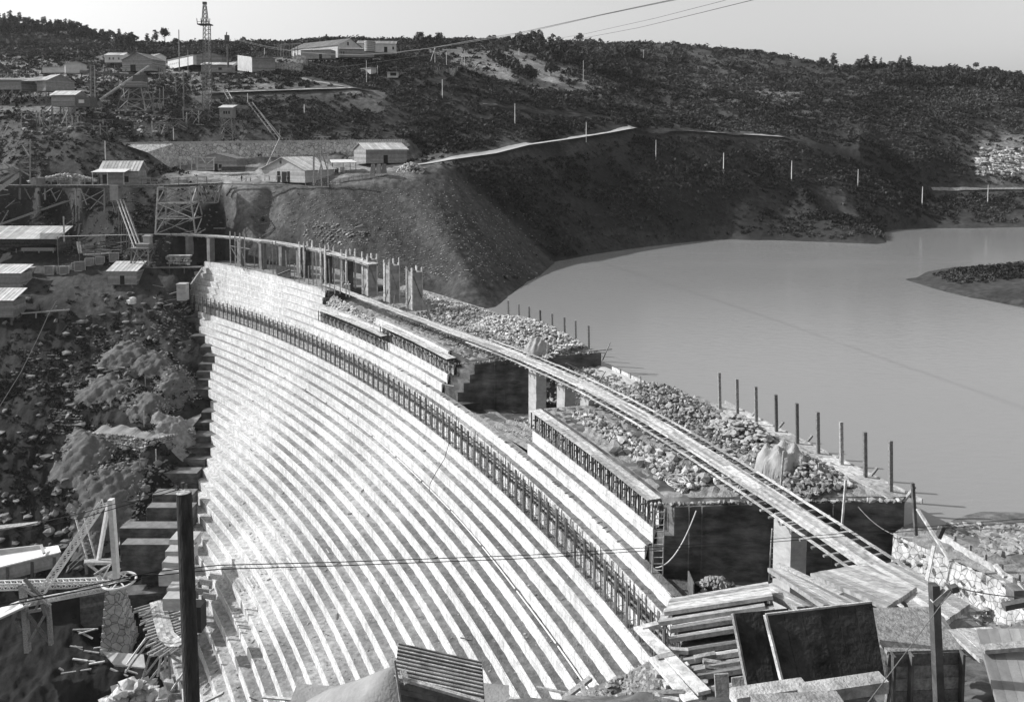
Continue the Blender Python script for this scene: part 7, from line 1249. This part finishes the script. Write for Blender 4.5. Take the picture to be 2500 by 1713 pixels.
person('person in dark clothes and hat crouching on the toe block beside the big pole', D(437, 1205, 152.4), 'crouch', 1.35, 2.6)
person('person in dark clothes standing on the pale yard at the left of the work terrace', D(590, 443, 233), 'stand', 1.1, 2.9)
# forms, ramp and struts at the toe
t = thing('toe_ramp', 'curved plank ramp with many projecting cross timbers at the left toe of the dam', 'ramp', P(420, 1560, 118)); rp = along([P(384, 1466, 124), P(395, 1512, 120), P(406, 1550, 117), P(424, 1567, 115.5), P(450, 1567, 114.5)], 20); mb = MB()
for i in range(20):
    for o in (-.9, -.3, .3, .9): mb.beam(side(rp, i, o), side(rp, i + 1, o), .56, .12)
mb.build('planking', 'wood_pale', t)
for i in range(0, 21, 1): o = side(rp, i, 1); d = (o - rp[i]); MB().beam(rp[i] - d * random.uniform(2.2, 4.2) - Z * .3, rp[i] + d * random.uniform(2.2, 3.8) - Z * .3, .28, .28).build('cross_timber', 'wood', t)
t = thing('toe_struts', 'fan of raking timber struts propping the ramp forms at the toe', 'struts', P(370, 1640, 116))
for a, b in (((357, 1556), (310, 1620)), ((366, 1562), (306, 1640)), ((374, 1572), (350, 1650)), ((398, 1570), (385, 1650)), ((410, 1575), (340, 1665)), ((412, 1600), (356, 1672)), ((405, 1580), (402, 1655)), ((430, 1590), (365, 1600)), ((440, 1615), (400, 1590)), ((448, 1640), (408, 1700)), ((425, 1650), (436, 1713)), ((416, 1655), (412, 1600)), ((378, 1560), (440, 1600)), ((350, 1500), (380, 1480)), ((342, 1524), (384, 1500))): MB().beam(P(*a, 116), P(*b, 115), .3, .26).build('strut', random.choice(('wood', 'wood_pale')), t)
t = thing('notched_form', 'zigzag white stepped end of the lowest courses beside the big pole', 'steps', P(420, 1400, 128))
for i, (x, y) in enumerate(((416, 1312), (406, 1340), (398, 1368), (390, 1396), (410, 1430), (400, 1455))):
    p = D(x, y, 131 - i * 2.3); mb = MB(); mb.box((p.x + 2.2, p.y + 1, p.z - 2.1), (4.4, 3, 2.0)); mb.build('stone_end', 'marble', t) if 0 else mb.build('stone_end', 'concrete_pale', t)
t = thing('step_form', 'timber form with zigzag boards closing the step ends right of the big pole', 'form', P(500, 1420, 122))
for i, (x, y) in enumerate(((513, 1404), (488, 1418), (480, 1440), (496, 1452), (478, 1468))):
    p = D(x, y, 121 - i * .8); mb = MB(); mb.beam(p, p + Vector((2.2, -.6, 0)), .25, .9); mb.beam(p, p - Z * 2.2, .25, .5); mb.build('board', 'wood', t)
mb = MB(); p = D(487, 1534, 113); mb.box((p.x - .6, p.y, p.z), (2.6, 2, 4.0)); tag(mb.build('shade_box', 'dark'), 'black box painted as a shaded opening in the stone steps right of the big pole', 'opening')  # solid near-black box painted as the shade of an opening
mb = MB()
for i in range(160): x = random.uniform(262, 398); y = 1713 - 48 * (1 - ((x - 335) / 72) ** 2) * random.uniform(0, 1); mb.rock(D(x, y, 112 + random.uniform(0, 3)), random.uniform(.4, 1.2), .7)
tag(mb.build('stone_heap', 'stone_pale'), 'pale mound of boulders at the bottom edge left of the big pole', 'stone heap', None, 'stuff')
tag(MB().slab([P(250, 1592, 120), P(352, 1600, 118), P(356, 1632, 116), P(280, 1625, 117)], .3).build('slab', 'concrete_pale'), 'pale flat concrete slab in the dark gully below the stone pier', 'slab')
for i in range(22): p = onground(random.uniform(130, 340), random.uniform(1540, 1650), 100, 180); a = random.uniform(-.7, .7); L = random.uniform(1.5, 6); tag(MB().beam(p + Z * .2, p + Vector((L, L * a * .4, L * a * .5 + .3)), .25, .2).build('loose_plank', random.choice(('wood', 'wood_pale'))), 'loose timber dropped in the dark gully below the derrick', 'timber', 'loose timbers in the gully')
# bits lying on the treads
for i in range(40):
    k = random.randint(2, 24); a = random.uniform(24 if k < 12 else 29, 42 - max(0, k - 10) * .35); r_ = (RN(k) + RN(k - 1)) / 2; p = pol(r_, a, ZN(k) + .16); an = random.uniform(0, 3.14); L = random.uniform(.5, 1.6); tag(MB().beam(p, p + Vector((L * math.cos(an), L * math.sin(an), .02)), .14, .08).build('offcut', random.choice(('wood_dark', 'wood', 'wood_pale'))), 'wood offcut lying on a tread of the white steps', 'offcut', 'offcuts on the treads')
for k, a, l in ((16, 33.3, 'first plank pair lying on the lower treads'), (17, 34.2, 'second plank pair lying on the lower treads'), (18, 34.5, 'third plank pair lying on the lower treads'), (19, 34.4, 'fourth plank pair lying on the lower treads'), (20, 34.9, 'fifth plank pair, nearest the big pole')):
    r_ = (RN(k) + RN(k - 1)) / 2; p, q = pol(r_, a, ZN(k) + .16), pol(r_ + .1, a - .75, ZN(k) + .16); t = thing('plank_pair', l, 'planks', p, 'plank pairs on the lower treads'); d = Vector((.35, .1, 0)); MB().beam(p - d, q - d, .22, .1).build('plank', 'wood_pale', t); MB().beam(p + d, q + d, .22, .1).build('plank', 'wood_pale', t)
mb = MB()
for _ in range(2600):
    k = random.randint(0, 25); a = random.uniform(17, 46 - k * .5); mb.rock(pol(random.uniform(RN(k) + .3, RN(k - 1)), a, ZN(k) + .1), random.uniform(.04, .14), .6)
tag(mb.build('tread_stones', 'stone'), 'small stones and mortar crumbs littering the treads of the white steps', 'stones', None, 'stuff')

# ------------------------------------------------------------------ thin summer haze in the valley air
mb = MB(); mb.box((20, 480, -45), (1500, 1400, 240)); hz = mb.build('haze', 'dark'); hz['kind'] = 'stuff'
mh = bpy.data.materials.new('valley_haze'); mh.use_nodes = True; n = mh.node_tree; n.nodes.clear(); o_ = n.nodes.new('ShaderNodeOutputMaterial'); v_ = n.nodes.new('ShaderNodeVolumePrincipled'); v_.inputs['Color'].default_value = (.9, .9, .9, 1); v_.inputs['Density'].default_value = 0.00006; v_.inputs['Anisotropy'].default_value = 0.2; n.links.new(v_.outputs[0], o_.inputs['Volume']); hz.data.materials.clear(); hz.data.materials.append(mh)
